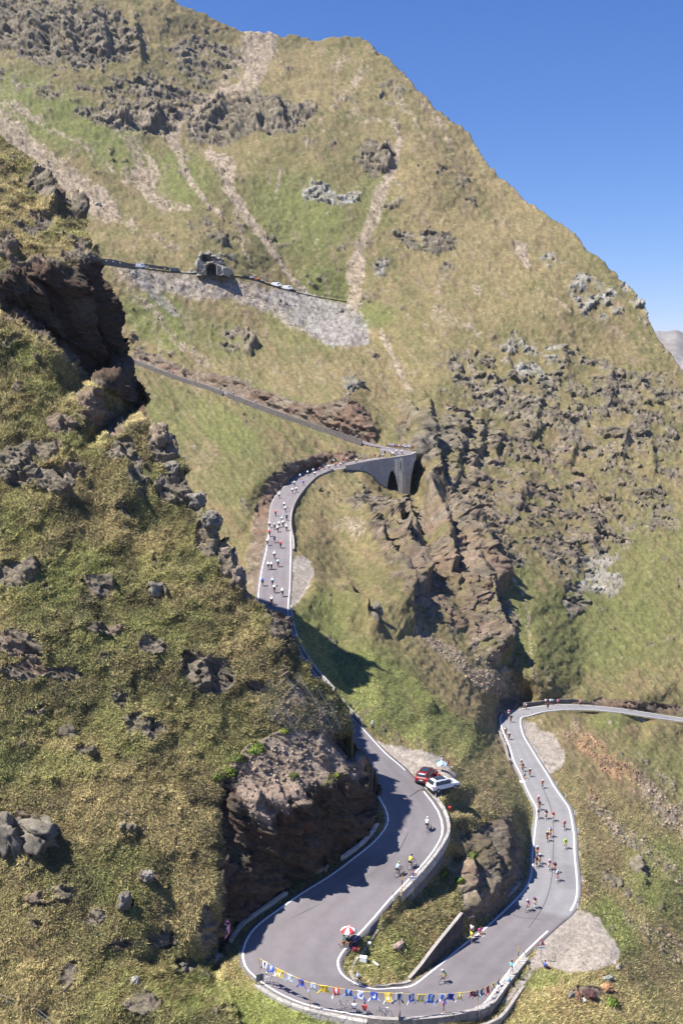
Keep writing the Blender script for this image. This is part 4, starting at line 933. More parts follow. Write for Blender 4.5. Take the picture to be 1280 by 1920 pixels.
def tufts(name, S, ok, count, blades, h0, w0, seed, label, lift=1.0):
    rng = np.random.default_rng(seed)
    j, i = np.nonzero(ok)
    k = rng.choice(len(j), count, replace=len(j) < count)
    j, i = j[k], i[k]
    fx = rng.random(count)[:, None]; fy = rng.random(count)[:, None]
    i = np.minimum(i, S.P.shape[1] - 2); j = np.minimum(j, S.P.shape[0] - 2)
    P0 = S.P[j, i] * (1 - fx) * (1 - fy) + S.P[j, i + 1] * fx * (1 - fy) + S.P[j + 1, i] * (1 - fx) * fy + S.P[j + 1, i + 1] * fx * fy
    Nn = S.N[j, i]; K = S.C[j, i]
    patch = fbm(P0 / 1.5 + 7, 3, seed)
    size = h0 * (0.55 + 0.75 * rng.random(count) + 0.35 * patch)
    straw = np.clip(0.35 * rng.standard_normal(count) + 0.5 * patch, -0.6, 0.9)
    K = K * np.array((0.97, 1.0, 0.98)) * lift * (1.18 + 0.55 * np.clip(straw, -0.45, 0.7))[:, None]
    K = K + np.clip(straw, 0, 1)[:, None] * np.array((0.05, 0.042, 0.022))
    V, Kc = [], []
    tang = np.cross(Nn, np.array([0, 0, 1.0])); tang /= np.linalg.norm(tang, axis=1)[:, None] + 1e-9
    down = np.cross(tang, Nn); down *= np.sign(-down[:, 2:3] + 1e-9)
    for b in range(blades):
        a = rng.random(count) * 2 * math.pi
        d = (np.cos(a)[:, None] * tang + np.sin(a)[:, None] * down)
        base = P0 + d * (rng.random(count) * 0.45 * size)[:, None] - Nn * 0.03
        side = np.cross(d, Nn)
        tip = base + Nn * (size * (0.35 + 0.35 * rng.random(count)))[:, None] + np.array([0, 0, 1.0]) * (size * 0.35)[:, None] + d * (size * 0.6)[:, None] + down * (size * 0.35)[:, None]
        w = (w0 * (0.6 + 0.8 * rng.random(count)))[:, None]
        V += [base - side * w, base + side * w, tip]
        sh = (0.85 + 0.4 * rng.random(count))[:, None]
        Kc += [K * 0.92 * sh, K * 0.92 * sh, K * 1.15 * sh]
    V = np.stack(V, 1).reshape(-1, 3); Kc = np.clip(np.stack(Kc, 1).reshape(-1, 3), 0.01, 0.6)
    F = np.arange(len(V)).reshape(-1, 3)
    o = fast_mesh(name, V, F, Kc, GRASS, smooth=False)
    NB = np.repeat(np.repeat(Nn, 3, 0).reshape(count, 3, 3)[:, None], blades, 1)
    # V was stacked blade by blade within a tuft
    NB = NB.reshape(-1, 3) + 0.35 * rng.standard_normal((len(V) // 3, 1, 3)).repeat(3, 1).reshape(-1, 3)
    NB /= np.linalg.norm(NB, axis=1)[:, None]
    at_ = o.data.attributes.new('lie', 'FLOAT_VECTOR', 'POINT'); at_.data.foreach_set('vector', NB.astype(np.float32).ravel())
    tag(o, label, 'grass', kind='stuff')
okF = (FS.rk < 0.35) & (FS.bare < 0.5) & FS.keep & (FS.U > -120) & (FS.V < 2010) & (FS.V > 250) & (FS.cl < .3)
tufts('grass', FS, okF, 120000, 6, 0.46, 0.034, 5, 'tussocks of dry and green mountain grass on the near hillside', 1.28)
okB = (BG.rk < 0.4) & (BG.gr < 0.15) & (BG.sc < 0.5) & (~BG.on) & (BG.rd > 5) & (BG.ZC < 190) & (BG.U > 380) & (BG.U < 1380) & (BG.V < 2010)
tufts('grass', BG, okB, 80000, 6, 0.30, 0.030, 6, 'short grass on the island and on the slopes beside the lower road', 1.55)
# ------------------------------------------------------------------ loose stones of the scree (uncountable)
def stones(name, S, ok, count, s0, s1, seed, label, tint=1.0):
    rng = np.random.default_rng(seed); j, i = np.nonzero(ok); k = rng.choice(len(j), count, replace=len(j) < count); j, i = j[k], i[k]
    g = (1 + 5 ** .5) / 2; B = np.array([(-1, g, 0), (1, g, 0), (-1, -g, 0), (1, -g, 0), (0, -1, g), (0, 1, g), (0, -1, -g), (0, 1, -g), (g, 0, -1), (g, 0, 1), (-g, 0, -1), (-g, 0, 1)]) / 1.9
    FI = np.array([(0,11,5),(0,5,1),(0,1,7),(0,7,10),(0,10,11),(1,5,9),(5,11,4),(11,10,2),(10,7,6),(7,1,8),(3,9,4),(3,4,2),(3,2,6),(3,6,8),(3,8,9),(4,9,5),(2,4,11),(6,2,10),(8,6,7),(9,8,1)])
    s = s0 + (s1 - s0) * rng.random(count) ** 2.5
    P0 = S.P[j, i] + S.N[j, i] * (0.15 * s)[:, None]
    M = rng.standard_normal((count, 3, 3)); M, _ = np.linalg.qr(M); sc_ = 0.55 + 0.9 * rng.random((count, 1, 3))
    V = (B[None] * (0.75 + 0.5 * rng.random((count, 12, 1)))) * sc_; V = np.einsum('nij,nkj->nki', M, V) * s[:, None, None] + P0[:, None]
    K = np.clip(S.C[j, i] * tint * (0.72 + 0.6 * rng.random(count))[:, None], .02, .6); F = (FI[None] + 12 * np.arange(count)[:, None, None]).reshape(-1, 3)
    tag(fast_mesh(name, V.reshape(-1, 3), F, np.repeat(K, 12, 0), attr_mat(name + '_stone', ((3.0, .2),), bump=0), smooth=False), label, 'stones', kind='stuff')
inn = (BG.U > -60) & (BG.U < 1340) & (BG.V < 1990) & ~BG.on
stones('scree', BG, (BG.sc > .35) & (BG.V > 880) & (BG.ZC < 420) & inn, 2600, .05, .32, 71, 'loose stones on the slopes beside the lower roads', 1.05)
stones('scree', BG, (BG.sc > .5) & (BG.V < 700) & (BG.V > 480) & inn, 1500, .15, .5, 72, 'loose blocks of the scree below the highest road', 1.05)
stones('scree', BG, (BG.sc > .5) & (BG.V < 480) & (BG.V > 60) & inn, 700, .2, .6, 73, 'loose blocks in the gullies of the upper mountain', 1.05)
stones('gravel', BG, (BG.gr > .25) & inn & (BG.ZC < 260), 1200, .03, .10, 74, 'loose gravel on the lay-bys', 0.95)
stones('scree', FS, FS.keep & (FS.bare > .3) & (FS.V > 1250), 900, .05, .26, 75, 'rubble lying on the bare top of the rock cut', 1.1)
# ------------------------------------------------------------------ walls, tunnel, kerbs
CONC = mat('concrete', (0.34, 0.31, 0.28), 0.9, noise=(1.3, 0.22), bump=0.4, bscale=6)

def stone_mat(name, c1, c2, scale=2.2, mortar=(0.30, 0.28, 0.25)):
    m = bpy.data.materials.new(name); m.use_nodes = True
    n = m.node_tree.nodes; l = m.node_tree.links; b = n['Principled BSDF']; b.inputs['Roughness'].default_value = 0.92
    tc = n.new('ShaderNodeTexCoord'); v = n.new('ShaderNodeTexVoronoi'); v.inputs['Scale'].default_value = scale
    l.new(tc.outputs['Object'], v.inputs['Vector'])
    r = n.new('ShaderNodeMix'); r.data_type = 'RGBA'; r.inputs[6].default_value = (*c1, 1); r.inputs[7].default_value = (*c2, 1)
    sc = n.new('ShaderNodeSeparateColor'); l.new(v.outputs['Color'], sc.inputs['Color']); l.new(sc.outputs['Red'], r.inputs[0])
    v2 = n.new('ShaderNodeTexVoronoi'); v2.feature = 'DISTANCE_TO_EDGE'; v2.inputs['Scale'].default_value = scale; l.new(tc.outputs['Object'], v2.inputs['Vector'])
    mr = n.new('ShaderNodeMapRange'); mr.inputs['From Max'].default_value = 0.07; l.new(v2.outputs['Distance'], mr.inputs['Value'])
    r2 = n.new('ShaderNodeMix'); r2.data_type = 'RGBA'; r2.inputs[6].default_value = (*mortar, 1)
    l.new(mr.outputs['Result'], r2.inputs[0]); l.new(r.outputs[2], r2.inputs[7]); l.new(r2.outputs[2], b.inputs['Base Color'])
    bp = n.new('ShaderNodeBump'); bp.inputs['Strength'].default_value = 0.6; bp.inputs['Distance'].default_value = 0.05
    l.new(mr.outputs['Result'], bp.inputs['Height']); l.new(bp.outputs['Normal'], b.inputs['Normal'])
    return m
STONE = stone_mat('wall_stone', (0.20, 0.165, 0.135), (0.32, 0.285, 0.25), 2.4)
STONE_D = stone_mat('dark_wall_stone', (0.085, 0.075, 0.068), (0.17, 0.15, 0.135), 1.5, (0.12, 0.11, 0.10))  # dark stone; on the highest road it carries painted shade
CONC_P = stone_mat('pale_concrete', (0.34, 0.315, 0.285), (0.47, 0.44, 0.40), 0.95, (0.24, 0.22, 0.20))
VIADUCT = stone_mat('viaduct_stone', (0.36, 0.34, 0.315), (0.46, 0.435, 0.40), 0.5, (0.30, 0.285, 0.26))
def out_dir(E, C):
    n = E - C; n[:, 2] = 0; return n / np.linalg.norm(n, axis=1)[:, None]
def wall_strip(name, path, out, hts, thick, drops, m, top_mat=None, parent=None, jitter=0.0, seed=0):
    """path: inner face at ground level (n,3); out: unit vectors outward; closed section inner/outer"""
    n = len(path); path = np.asarray(path); hts = np.broadcast_to(hts, (n,)); drops = np.broadcast_to(drops, (n,)); rng = np.random.default_rng(seed)
    up = np.array([0, 0, 1.0]); j = (rng.random(n) - .5) * jitter
    a = path - up * drops[:, None]; b = path + up * (hts + j)[:, None]
    c = b + out * thick; d = a + out * thick
    V = np.stack([a, b, c, d], 1).reshape(-1, 3); F = []; mi = []
    for i in range(n - 1):
        for k in range(4):
            F.append((4 * i + k, 4 * (i + 1) + k, 4 * (i + 1) + (k + 1) % 4, 4 * i + (k + 1) % 4)); mi.append(1 if k == 1 else 0)
    F += [(0, 1, 2, 3), (4 * n - 1, 4 * n - 2, 4 * n - 3, 4 * n - 4)]; mi += [0, 0]
    return mesh_from(name, V, F, [m, top_mat or m], False, mi, parent)
def thing_from(o, label, cat, group=None): return tag(o, label, cat, group)
DA, DB = out_dir(RA, RC), out_dir(RB, RC)
def along(E, D, p, q, off):
    i0, i1 = sorted((near_idx(*p, E), near_idx(*q, E)))
    return E[i0:i1 + 1] + D[i0:i1 + 1] * off, D[i0:i1 + 1]
# parapets
def parapet(p, q, side, off, h, th, drop, label, m=CONC_P, top=None, name='parapet_wall', jitter=0.0):
    E, D = (RA, DA) if side == 'A' else (RB, DB)
    w, d = along(E, D, p, q, off)
    return thing_from(wall_strip(name, w, d, h, th, drop, m, top, jitter=jitter, seed=len(w)), label, 'wall')
parapet((625, 879.5), (547, 1034), 'B', 0.35, 0.6, 0.45, 1.6, 'pale low parapet on the valley side of the upper bend', CONC)
parapet((541, 1142), (626, 1302), 'B', 0.35, 0.65, 0.4, 1.0, 'pale low parapet half hidden behind the near hillside')
parapet((640, 1322), (674, 1361), 'B', 0.35, 0.85, 0.35, 0.8, 'short bright white wall beside the leaning bicycle')
parapet((813, 1504), (741, 1682), 'B', 0.45, 0.36, 0.42, 0.8, 'curved low concrete wall round the outside of the bend below the cars', CONC_P)
# parapet blocks at the hairpin
blk_lab = ['leftmost long concrete block beside the seated riders', 'second concrete block from the left on the hairpin parapet', 'third concrete block from the left on the hairpin parapet', 'fourth concrete block from the left on the hairpin parapet', 'fifth concrete block, rightmost of the short parapet blocks']
for (u0, u1), lab in zip(((700, 727), (731, 757), (761, 793), (797, 836), (840, 876)), blk_lab):
    i0, i1 = sorted((near_idx(u0, 1908, RA), near_idx(u1, 1907, RA)))
    E = RA[i0:i1 + 1] + DA[i0:i1 + 1] * 0.35
    o = wall_strip('parapet_block', E, DA[i0:i1 + 1], 0.55, 0.5, 1.1, STONE, CONC); tag(o, lab, 'wall', 'concrete blocks of the hairpin parapet')
w, d = along(RA, DA, (880, 1898), (976, 1800), 0.25)
tag(wall_strip('parapet_wall', w, d, np.linspace(0.55, 0.40, len(w)), 0.75, 1.0, STONE, CONC_P), 'long flat topped parapet where the man in turquoise stands', 'wall')
w, d = along(RA, DA, (790, 1908), (950, 1832), 1.9)
w = w.copy(); w[:, 2] -= 0.55
tag(wall_strip('stone_kerb', w, d, 0.25, 0.35, 0.9, CONC), 'pale outer kerb curving below the hairpin parapet', 'kerb')
w, d = along(RA, DA, (492, 1846), (690, 1906), 0.55)
tag(wall_strip('stone_kerb', w, d, 0.14, 0.55, 0.6, CONC_P, jitter=0.05), 'pale worn kerb along the grass bank under the jersey line', 'kerb')
w, d = along(RA, DA, (560, 1679), (455, 1770), 1.3)
tag(wall_strip('stone_kerb', w, d, 0.30, 0.45, 0.6, CONC, jitter=0.06), 'grey kerb at the foot of the shaded rock cut', 'kerb')
w, d = along(RA, DA, (722, 1545), (660, 1610), 0.9)
tag(wall_strip('stone_kerb', w, d, 0.35, 0.5, 0.6, CONC_P, jitter=0.08), 'short pale kerb at the sunny foot of the rock cut', 'kerb')
w, d = along(RB, DB, (700, 1851), (776, 1843), 0.35)
tag(wall_strip('stone_kerb', w, d, 0.16, 0.4, 0.5, CONC_P, jitter=0.08), 'broken pale kerb under the tip of the grass island', 'kerb')
w, d = along(RB, DB, (985, 1662), (925, 1727), 0.8)
tag(wall_strip('stone_kerb', w, d, 0.35, 0.45, 0.6, CONC, jitter=0.10), 'rough kerb at the foot of the island rock', 'kerb')
def ground(u, v): return BG.at(u, v)
gp = smooth_path([np.array(ground(u, v)) for u, v in ((719,1733),(707,1748),(697,1764),(686,1780),(674,1796),(664,1812),(660,1826),(668,1838))], 0.5)
tt_ = np.gradient(gp, axis=0); gd = np.stack([tt_[:, 1], -tt_[:, 0], 0 * tt_[:, 0]], 1); gd /= np.linalg.norm(gd, axis=1)[:, None]
tag(wall_strip('stone_kerb', gp, gd, 0.18, 0.35, 0.5, CONC_P, jitter=0.06), 'thin pale strip of stones curving through the island grass', 'kerb')
# retaining wall of the island
w, d = along(RB, DB, (776, 1843), (873, 1767), 0.55)
t_ = np.linspace(0, 1, len(w))
hh = 0.25 + 3.1 * t_ ** 1.1
if np.linalg.norm(np.array(to_px(w[0])[:2]) - (776, 1843)) > np.linalg.norm(np.array(to_px(w[-1])[:2]) - (776, 1843)): hh = hh[::-1]
STONE_V = stone_mat('shaded_streaked_stone', (0.035, 0.030, 0.028), (0.085, 0.072, 0.066), 1.6, (0.06, 0.052, 0.048))  # the wall's unlit face: shade darkened into the stone colour
o = wall_strip('retaining_wall', w, d, hh, 0.32, 0.5, STONE_V); tag(o, 'wedge shaped stone retaining wall holding up the grass island', 'wall')
w2 = w.copy(); w2[:, 2] += hh; wall_strip('coping', w2 + d * 0.02, d, 0.10, 0.40, 0.0, CONC, parent=o)
# stone walls beside the lower right road
w, d = along(RB, DB, (988, 1328.5), (1102, 1321.5), 1.0)
tag(wall_strip('stone_wall', w, d, 0.95, 0.5, 0.8, STONE_D, jitter=0.35), 'dark dry stone wall behind the far curve of the right road', 'wall')
w, d = along(RB, DB, (943, 1378), (964, 1434), 0.7)
tag(wall_strip('stone_wall', w, d, 0.8, 0.5, 0.8, STONE, jitter=0.4), 'ragged stone wall on the left edge of the right road', 'wall')
# viaduct: outer wall with two arches
i0, i1 = sorted((near_idx(646, 876.5, RB), near_idx(776, 850.5, RB)))
E = RB[i0:i1 + 1] + DB[i0:i1 + 1] * 0.3
uu, vv, _ = to_px(E)
prof = [(640,879),(660,881),(675,882),(687,888),(703,905),(718,923),(723.5,928),(724.2,918),(728,894),(731,884),(733.5,881),(737,884),(741,893),(745.5,914),(746.2,928),(752,933),(758,942),(764.5,948),(765.2,934),(768,902),(771,882),(774,867),(778,857)]
E2 = []; bz = []
for u_ in np.r_[np.arange(646, 722, 2.0), np.arange(722, 777, 0.6)]:
    k_ = int(np.argmin(np.abs(uu - u_) + 3 * (vv > 905))); 
    # interpolate along the edge
    if 0 < k_ < len(E) - 1:
        a, b = (k_ - 1, k_) if (uu[k_] - u_) * (uu[k_ - 1] - u_) <= 0 else (k_, k_ + 1)
        f = 0 if uu[b] == uu[a] else np.clip((u_ - uu[a]) / (uu[b] - uu[a]), 0, 1); p = E[a] * (1 - f) + E[b] * f; d_ = DB[i0 + k_]
    else: p = E[k_]; d_ = DB[i0 + k_]
    vb = np.interp(u_, [q[0] for q in prof], [q[1] for q in prof])
    z = by_y(u_, vb, p[1])[2]
    E2.append(np.r_[p, d_]); bz.append(p[2] - z)
E2 = np.array(E2)
o = wall_strip('viaduct', E2[:, :3], E2[:, 3:], 0.75, 0.5, np.array(bz), VIADUCT, CONC_P)
tag(o, 'tall grey stone viaduct wall with two arches under the upper bend', 'viaduct')
pz = E2[:, :3].copy(); pz[:, 2] += 0.75
wall_strip('coping', pz - E2[:, 3:] * 0.1, E2[:, 3:], 0.14, 0.7, 0.0, CONC_P, parent=o)
pm = MB(); k_ = int(np.argmin(np.abs(to_px(E2[:, :3])[0] - 746)))
pm.tube([E2[k_, :3] + E2[k_, 3:] * 0.62 + np.array([0, 0, -.4]), E2[k_, :3] + E2[k_, 3:] * 0.62 + np.array([0, 0, -3.2])], 0.12, 8); pm.build('drain_pipe', CONC_P, o)
# walls of the two upper roads
def side_wall(A, B, u0, u1, h, th, drop, label, m, behind=False, off=0.25, jitter=0.0):
    near_ = np.where((A[:, 1] < B[:, 1])[:, None], A, B); far_ = A + B - near_
    E = far_ if behind else near_; C = (A + B) / 2; D = out_dir(E.copy(), C)
    u = to_px(E)[0]; s = np.nonzero((u >= u0) & (u <= u1))[0]; E = E[s[0]:s[-1] + 1]; D = D[s[0]:s[-1] + 1]
    dr = np.interp(to_px(E)[0], *drop) if isinstance(drop, tuple) else drop
    return tag(wall_strip('retaining_wall', E + D * off, D, h, th, dr, m, jitter=jitter, seed=int(u0)), label, 'wall')
side_wall(UA, UB, 238, 420, 1.3, 0.5, 0.9, 'low dark wall along the left part of the middle road', STONE_D)
side_wall(UA, UB, 421, 690, 1.5, 0.5, 1.3, 'long dark wall along the right part of the middle road', STONE_D)
side_wall(TA, TB, 165, 256, 0.8, 0.6, ([185, 192, 228, 240, 258], [0.6, 1.2, 6.5, 6.3, 1.0]), 'dark wedge shaped wall under the highest road at left', STONE_D)  # this wall and the next: their shade is put into the stone colour
side_wall(TA, TB, 165, 336, 2.6, 0.6, 0.5, 'long dark wall behind the vehicles on the highest road', STONE_D, behind=True, jitter=0.8)
# the rock portal of the tunnel
def portal():
    c = by_y(396, 514, 574.0); W_, H_ = 21.0, 14.0; nx, nz = 130, 90
    X, Z = np.meshgrid(np.linspace(-W_ / 2, W_ / 2, nx), np.linspace(-1.0, H_, nz))
    p = np.stack([X, 0 * X, Z], -1).astype(np.float32)
    f, t = facets(p / 2.6, 301); f2, t2 = facets(p / 1.0, 311); n = fbm(p / 5.0, 3, 303)
    top = 10.5 - 0.05 * (X + 4) ** 2 * np.where(X > -4, 0.9, 2.2) + 2.0 * n
    edge = np.minimum(np.minimum(top - Z, (X + W_ / 2 - 1) * 0.9), (W_ / 2 - 1 - X) * 0.9) + 1.5 * n
    Yd = -2.4 * sstep(-0.5, 2.5, edge) + 26 * sstep(1.2, -1.5, edge) - 1.3 * f - 0.5 * f2
    a = np.hypot(X - 0.4, np.maximum(Z - 2.4, 0) * 1.0); hole = (np.hypot((X - 0.4), np.maximum(Z - 2.8, 0)) < 3.2) & (Z < 6.2)
    hole2 = (((X + 3.2) / 2.6) ** 2 + ((Z - 9.0) / 2.6) ** 2 + 0.35 * n < 1) | (((X + 0.6) / 2.3) ** 2 + ((Z - 7.7) / 1.0) ** 2 < 1)
    Yd = np.where(hole, 9.0, np.where(hole2, 4.5, Yd))
    K = mixc(R_GREY * 1.3, R_PALE, np.clip(0.3 + 0.9 * t + 0.5 * n, 0, 1)); K[hole] = (0.03, 0.03, 0.03); K[hole2] = R_DARK * 0.8  # the gloom inside both openings is painted into the rock colour
    V = np.stack([c[0] + X, c[1] + Yd, c[2] + Z], -1).reshape(-1, 3)
    i = np.arange(nx * nz).reshape(nz, nx)
    F = np.stack([i[:-1, :-1].ravel(), i[:-1, 1:].ravel(), i[1:, 1:].ravel(), i[1:, :-1].ravel()], 1)
    o = fast_mesh('tunnel_portal', V, F, K.reshape(-1, 3), attr_mat('portal_rock', ((1.5, 0.3),), bump=0.4), smooth=False)
    tag(o, 'pale rock outcrop pierced by the dark arched tunnel mouth', 'tunnel')
    ring = MB(); pts = [(c[0] + 0.4 + 3.35 * math.cos(q), c[1] - 2.6, c[2] + 2.8 + 3.35 * math.sin(q)) for q in np.linspace(0, math.pi, 17)]
    ring.tube([(pts[0][0], pts[0][1], c[2] - .5)] + pts + [(pts[-1][0], pts[-1][1], c[2] - .5)], 0.42, 6); ring.build('arch_ring', CONC, o)
portal()
# ------------------------------------------------------------------ people and bicycles
SKIN = mat('skin', (0.42, 0.24, 0.16), 0.6); HAIR = mat('dark_hair', (0.035, 0.025, 0.02), 0.7); DARK = mat('black_cloth', (0.022, 0.022, 0.026), 0.8)
PAL = {}
def cloth(name, c):
    if name not in PAL: PAL[name] = mat(name + '_cloth', c, 0.75, noise=(9.0, 0.12))
    return PAL[name]
WHITE = cloth('white', (0.80, 0.80, 0.80)); NAVY = cloth('navy', (0.03, 0.035, 0.09)); BLUE = cloth('blue', (0.06, 0.12, 0.50)); LBLUE = cloth('light_blue', (0.42, 0.62, 0.80)); RED = cloth('red', (0.60, 0.05, 0.05))
PINK = cloth('pink', (0.75, 0.25, 0.36)); YELLOW = cloth('yellow', (0.85, 0.62, 0.08)); NEON = cloth('neon_green', (0.35, 0.85, 0.06)); PURPLE = cloth('purple', (0.24, 0.12, 0.30)); TEAL = cloth('teal', (0.03, 0.26, 0.22)); TURQ = cloth('turquoise', (0.16, 0.58, 0.72)); GREY = cloth('grey', (0.30, 0.32, 0.36)); MAGENTA = cloth('magenta', (0.78, 0.08, 0.42)); LGREEN = cloth('light_green', (0.25, 0.60, 0.15)); ORANGE = cloth('orange', (0.80, 0.28, 0.04)); MAROON = cloth('maroon', (0.25, 0.03, 0.05)); LEMON = cloth('lemon', (0.75, 0.85, 0.10))
TYRE = mat('tyre_rubber', (0.02, 0.02, 0.02), 0.7); ALU = mat('aluminium', (0.55, 0.56, 0.58), 0.35, metal=0.8); BFRAME = {k: mat(k + '_frame_paint', c, 0.35, coat=0.3) for k, c in (('white', (0.8, 0.8, 0.8)), ('black', (0.03, 0.03, 0.035)), ('red', (0.45, 0.03, 0.03)), ('celeste', (0.25, 0.6, 0.55)))}
def skin_grow(J, E, root, sub=1):
    names = list(J); me = bpy.data.meshes.new('tmp'); me.from_pydata([J[n][0] for n in names], [(names.index(a), names.index(b)) for a, b in E], [])
    o = link(bpy.data.objects.new('tmp', me)); o.modifiers.new('s', 'SKIN').use_smooth_shade = True
    sv = me.skin_vertices[0].data
    for i, n in enumerate(names):
        r = J[n][1]; sv[i].radius = (r, r) if not hasattr(r, '__len__') else r; sv[i].use_root = (n == root)
    if sub: s = o.modifiers.new('d', 'SUBSURF'); s.levels = sub; s.render_levels = sub
    bpy.context.view_layer.update()
    r = bpy.data.meshes.new_from_object(o.evaluated_get(bpy.context.evaluated_depsgraph_get()))
    bpy.data.objects.remove(o); bpy.data.meshes.remove(me)
    return r
def lerp(a, b, t): return tuple(a[i] + (b[i] - a[i]) * t for i in range(3))
def add_hand(J, E, s, wrist, tip_dir, palm_dir, r=0.0095):
    """palm, four unequal fingers and a thumb leaving the side of the palm"""
    w = Vector(J[wrist][0]); t = Vector(tip_dir).normalized(); p = Vector(palm_dir).normalized(); side = t.cross(p)
    k = 'palm' + s; J[k] = (tuple(w + t * 0.055), 0.026); E.append((wrist, k)); c = Vector(J[k][0])
    for i, L in enumerate((0.068, 0.078, 0.073, 0.056)):
        b = c + side * (0.030 - 0.020 * i) + t * 0.025
        J[f'f{i}a{s}'] = (tuple(b), r); J[f'f{i}b{s}'] = (tuple(b + t * L * 0.55 + p * 0.012), r * 0.95); J[f'f{i}c{s}'] = (tuple(b + t * L * 0.75 + p * L * 0.5), r * 0.8)
        E += [(k, f'f{i}a{s}'), (f'f{i}a{s}', f'f{i}b{s}'), (f'f{i}b{s}', f'f{i}c{s}')]
    b = w + t * 0.03 + side * 0.04; J['ta' + s] = (tuple(b), r * 1.15); J['tb' + s] = (tuple(b + t * 0.035 + side * 0.018 + p * 0.02), r)
    E += [(k, 'ta' + s), ('ta' + s, 'tb' + s)]
def figure(P, fingers=True, sub=1):
    """P: joint positions; returns body, shirt, shorts, headgear meshes"""
    J = {'pelvis': (P['pelvis'], (0.15, 0.12)), 'waist': (P['waist'], (0.135, 0.11)), 'chest': (P['chest'], (0.165, 0.125)), 'neck': (P['neck'], 0.062), 'head': (P['head'], 0.082), 'crown': (P['crown'], 0.088)}
    E = [('pelvis', 'waist'), ('waist', 'chest'), ('chest', 'neck'), ('neck', 'head'), ('head', 'crown')]
    fw = Vector(P.get('face', (1, 0, 0))).normalized(); h = Vector(P['head'])
    J['nose'] = (tuple(h + fw * 0.105 + Vector((0, 0, 0.02))), 0.014); E.append(('head', 'nose'))
    for s in ('L', 'R'):
        J['sh' + s] = (P['sh' + s], 0.075); J['el' + s] = (P['el' + s], 0.046); J['wr' + s] = (P['wr' + s], 0.031)
        J['hip' + s] = (P['hip' + s], 0.105); J['kn' + s] = (P['kn' + s], 0.060); J['an' + s] = (P['an' + s], 0.040); J['to' + s] = (P['to' + s], 0.034)
        J['cf' + s] = (lerp(P['kn' + s], P['an' + s], 0.32), 0.058)
        E += [('chest', 'sh' + s), ('sh' + s, 'el' + s), ('el' + s, 'wr' + s), ('pelvis', 'hip' + s), ('hip' + s, 'kn' + s), ('kn' + s, 'cf' + s), ('cf' + s, 'an' + s), ('an' + s, 'to' + s)]
        d = Vector(P['wr' + s]) - Vector(P['el' + s])
        if fingers: add_hand(J, E, s, 'wr' + s, P.get('hd' + s, tuple(d)), P.get('pd' + s, (0, 0, -1)))
        else: J['hn' + s] = (tuple(Vector(P['wr' + s]) + d.normalized() * 0.09), 0.035); E.append(('wr' + s, 'hn' + s))
    body = skin_grow(J, E, 'pelvis', sub)
    up = {'waist': (lerp(P['pelvis'], P['waist'], 0.35), (0.17, 0.14)), 'mid': (P['waist'], (0.155, 0.13)), 'chest': (P['chest'], (0.188, 0.147)), 'collar': (lerp(P['chest'], P['neck'], 0.75), 0.085)}
    UE = [('waist', 'mid'), ('mid', 'chest'), ('chest', 'collar')]
    for s in ('L', 'R'):
        up['sh' + s] = (P['sh' + s], 0.092); up['sl' + s] = (lerp(P['sh' + s], P['el' + s], P.get('sleeve', 0.62)), 0.066); UE += [('chest', 'sh' + s), ('sh' + s, 'sl' + s)]
    shirt = skin_grow(up, UE, 'waist', sub)
    lo = {'waist': (lerp(P['pelvis'], P['waist'], 0.45), (0.158, 0.13)), 'pelvis': (P['pelvis'], (0.172, 0.142))}; LE = [('waist', 'pelvis')]
    for s in ('L', 'R'):
        lo['hip' + s] = (P['hip' + s], 0.122); lo['th' + s] = (lerp(P['hip' + s], P['kn' + s], P.get('leg', 0.72)), 0.088); LE += [('pelvis', 'hip' + s), ('hip' + s, 'th' + s)]
        if P.get('leg', 0.72) > 0.95: lo['sk' + s] = (lerp(P['kn' + s], P['an' + s], 0.9), 0.062); LE.append(('th' + s, 'sk' + s))
    shorts = skin_grow(lo, LE, 'pelvis', sub)
    c = Vector(P['crown']); ax = (c - h).normalized()
    hm = MB(); q = ax.to_track_quat('Z', 'X').to_matrix()
    # helmet: long shell with raised ribs / cap of hair
    hm.ellipsoid(c + ax * 0.012 - fw * 0.02, (0.132, 0.108, 0.095), 0, 12, 8, Matrix((fw, Vector((-fw.y, fw.x, 0)).normalized() if abs(fw.z) < .95 else Vector((0, 1, 0)), fw.cross(Vector((-fw.y, fw.x, 0)).normalized()))).transposed())
    helmet = hm
    hr = MB(); hr.ellipsoid(c - fw * 0.02 + ax * 0.0, (0.102, 0.098, 0.105), 0, 12, 8)
    ft = []
    for s in ('L', 'R'):
        a = Vector(P['an' + s]); t = Vector(P['to' + s]); m_ = a.lerp(t, 0.55); d = (t - a); sh_ = MB()
        rot = d.to_track_quat('X', 'Z').to_matrix(); sh_.ellipsoid(m_ - Vector((0, 0, 0.012)), (0.135, 0.05, 0.045), 0, 8, 5, rot); ft.append(sh_)
    ey = []; sd = fw.cross(ax).normalized()
    for k_ in (-1, 1):
        e_ = MB(); e_.ellipsoid(h + fw * 0.078 + sd * 0.033 * k_ + ax * 0.045, (0.012, 0.012, 0.010), 0, 6, 4); ey.append(('eye', e_))
    m_ = MB(); m_.ellipsoid(h + fw * 0.08 - ax * 0.03, (0.010, 0.022, 0.006), 0, 6, 4); ey.append(('mouth', m_))
    for k_ in (-1, 1):
        e_ = MB(); e_.ellipsoid(h + sd * 0.088 * k_ + ax * 0.02, (0.022, 0.012, 0.032), 0, 6, 4); ey.append(('ear', e_))
    return body, shirt, shorts, helmet, hr, ft, ey
def setmat(me, m):
    me.materials.clear(); me.materials.append(m); me.polygons.foreach_set('use_smooth', [True] * len(me.polygons)); return me
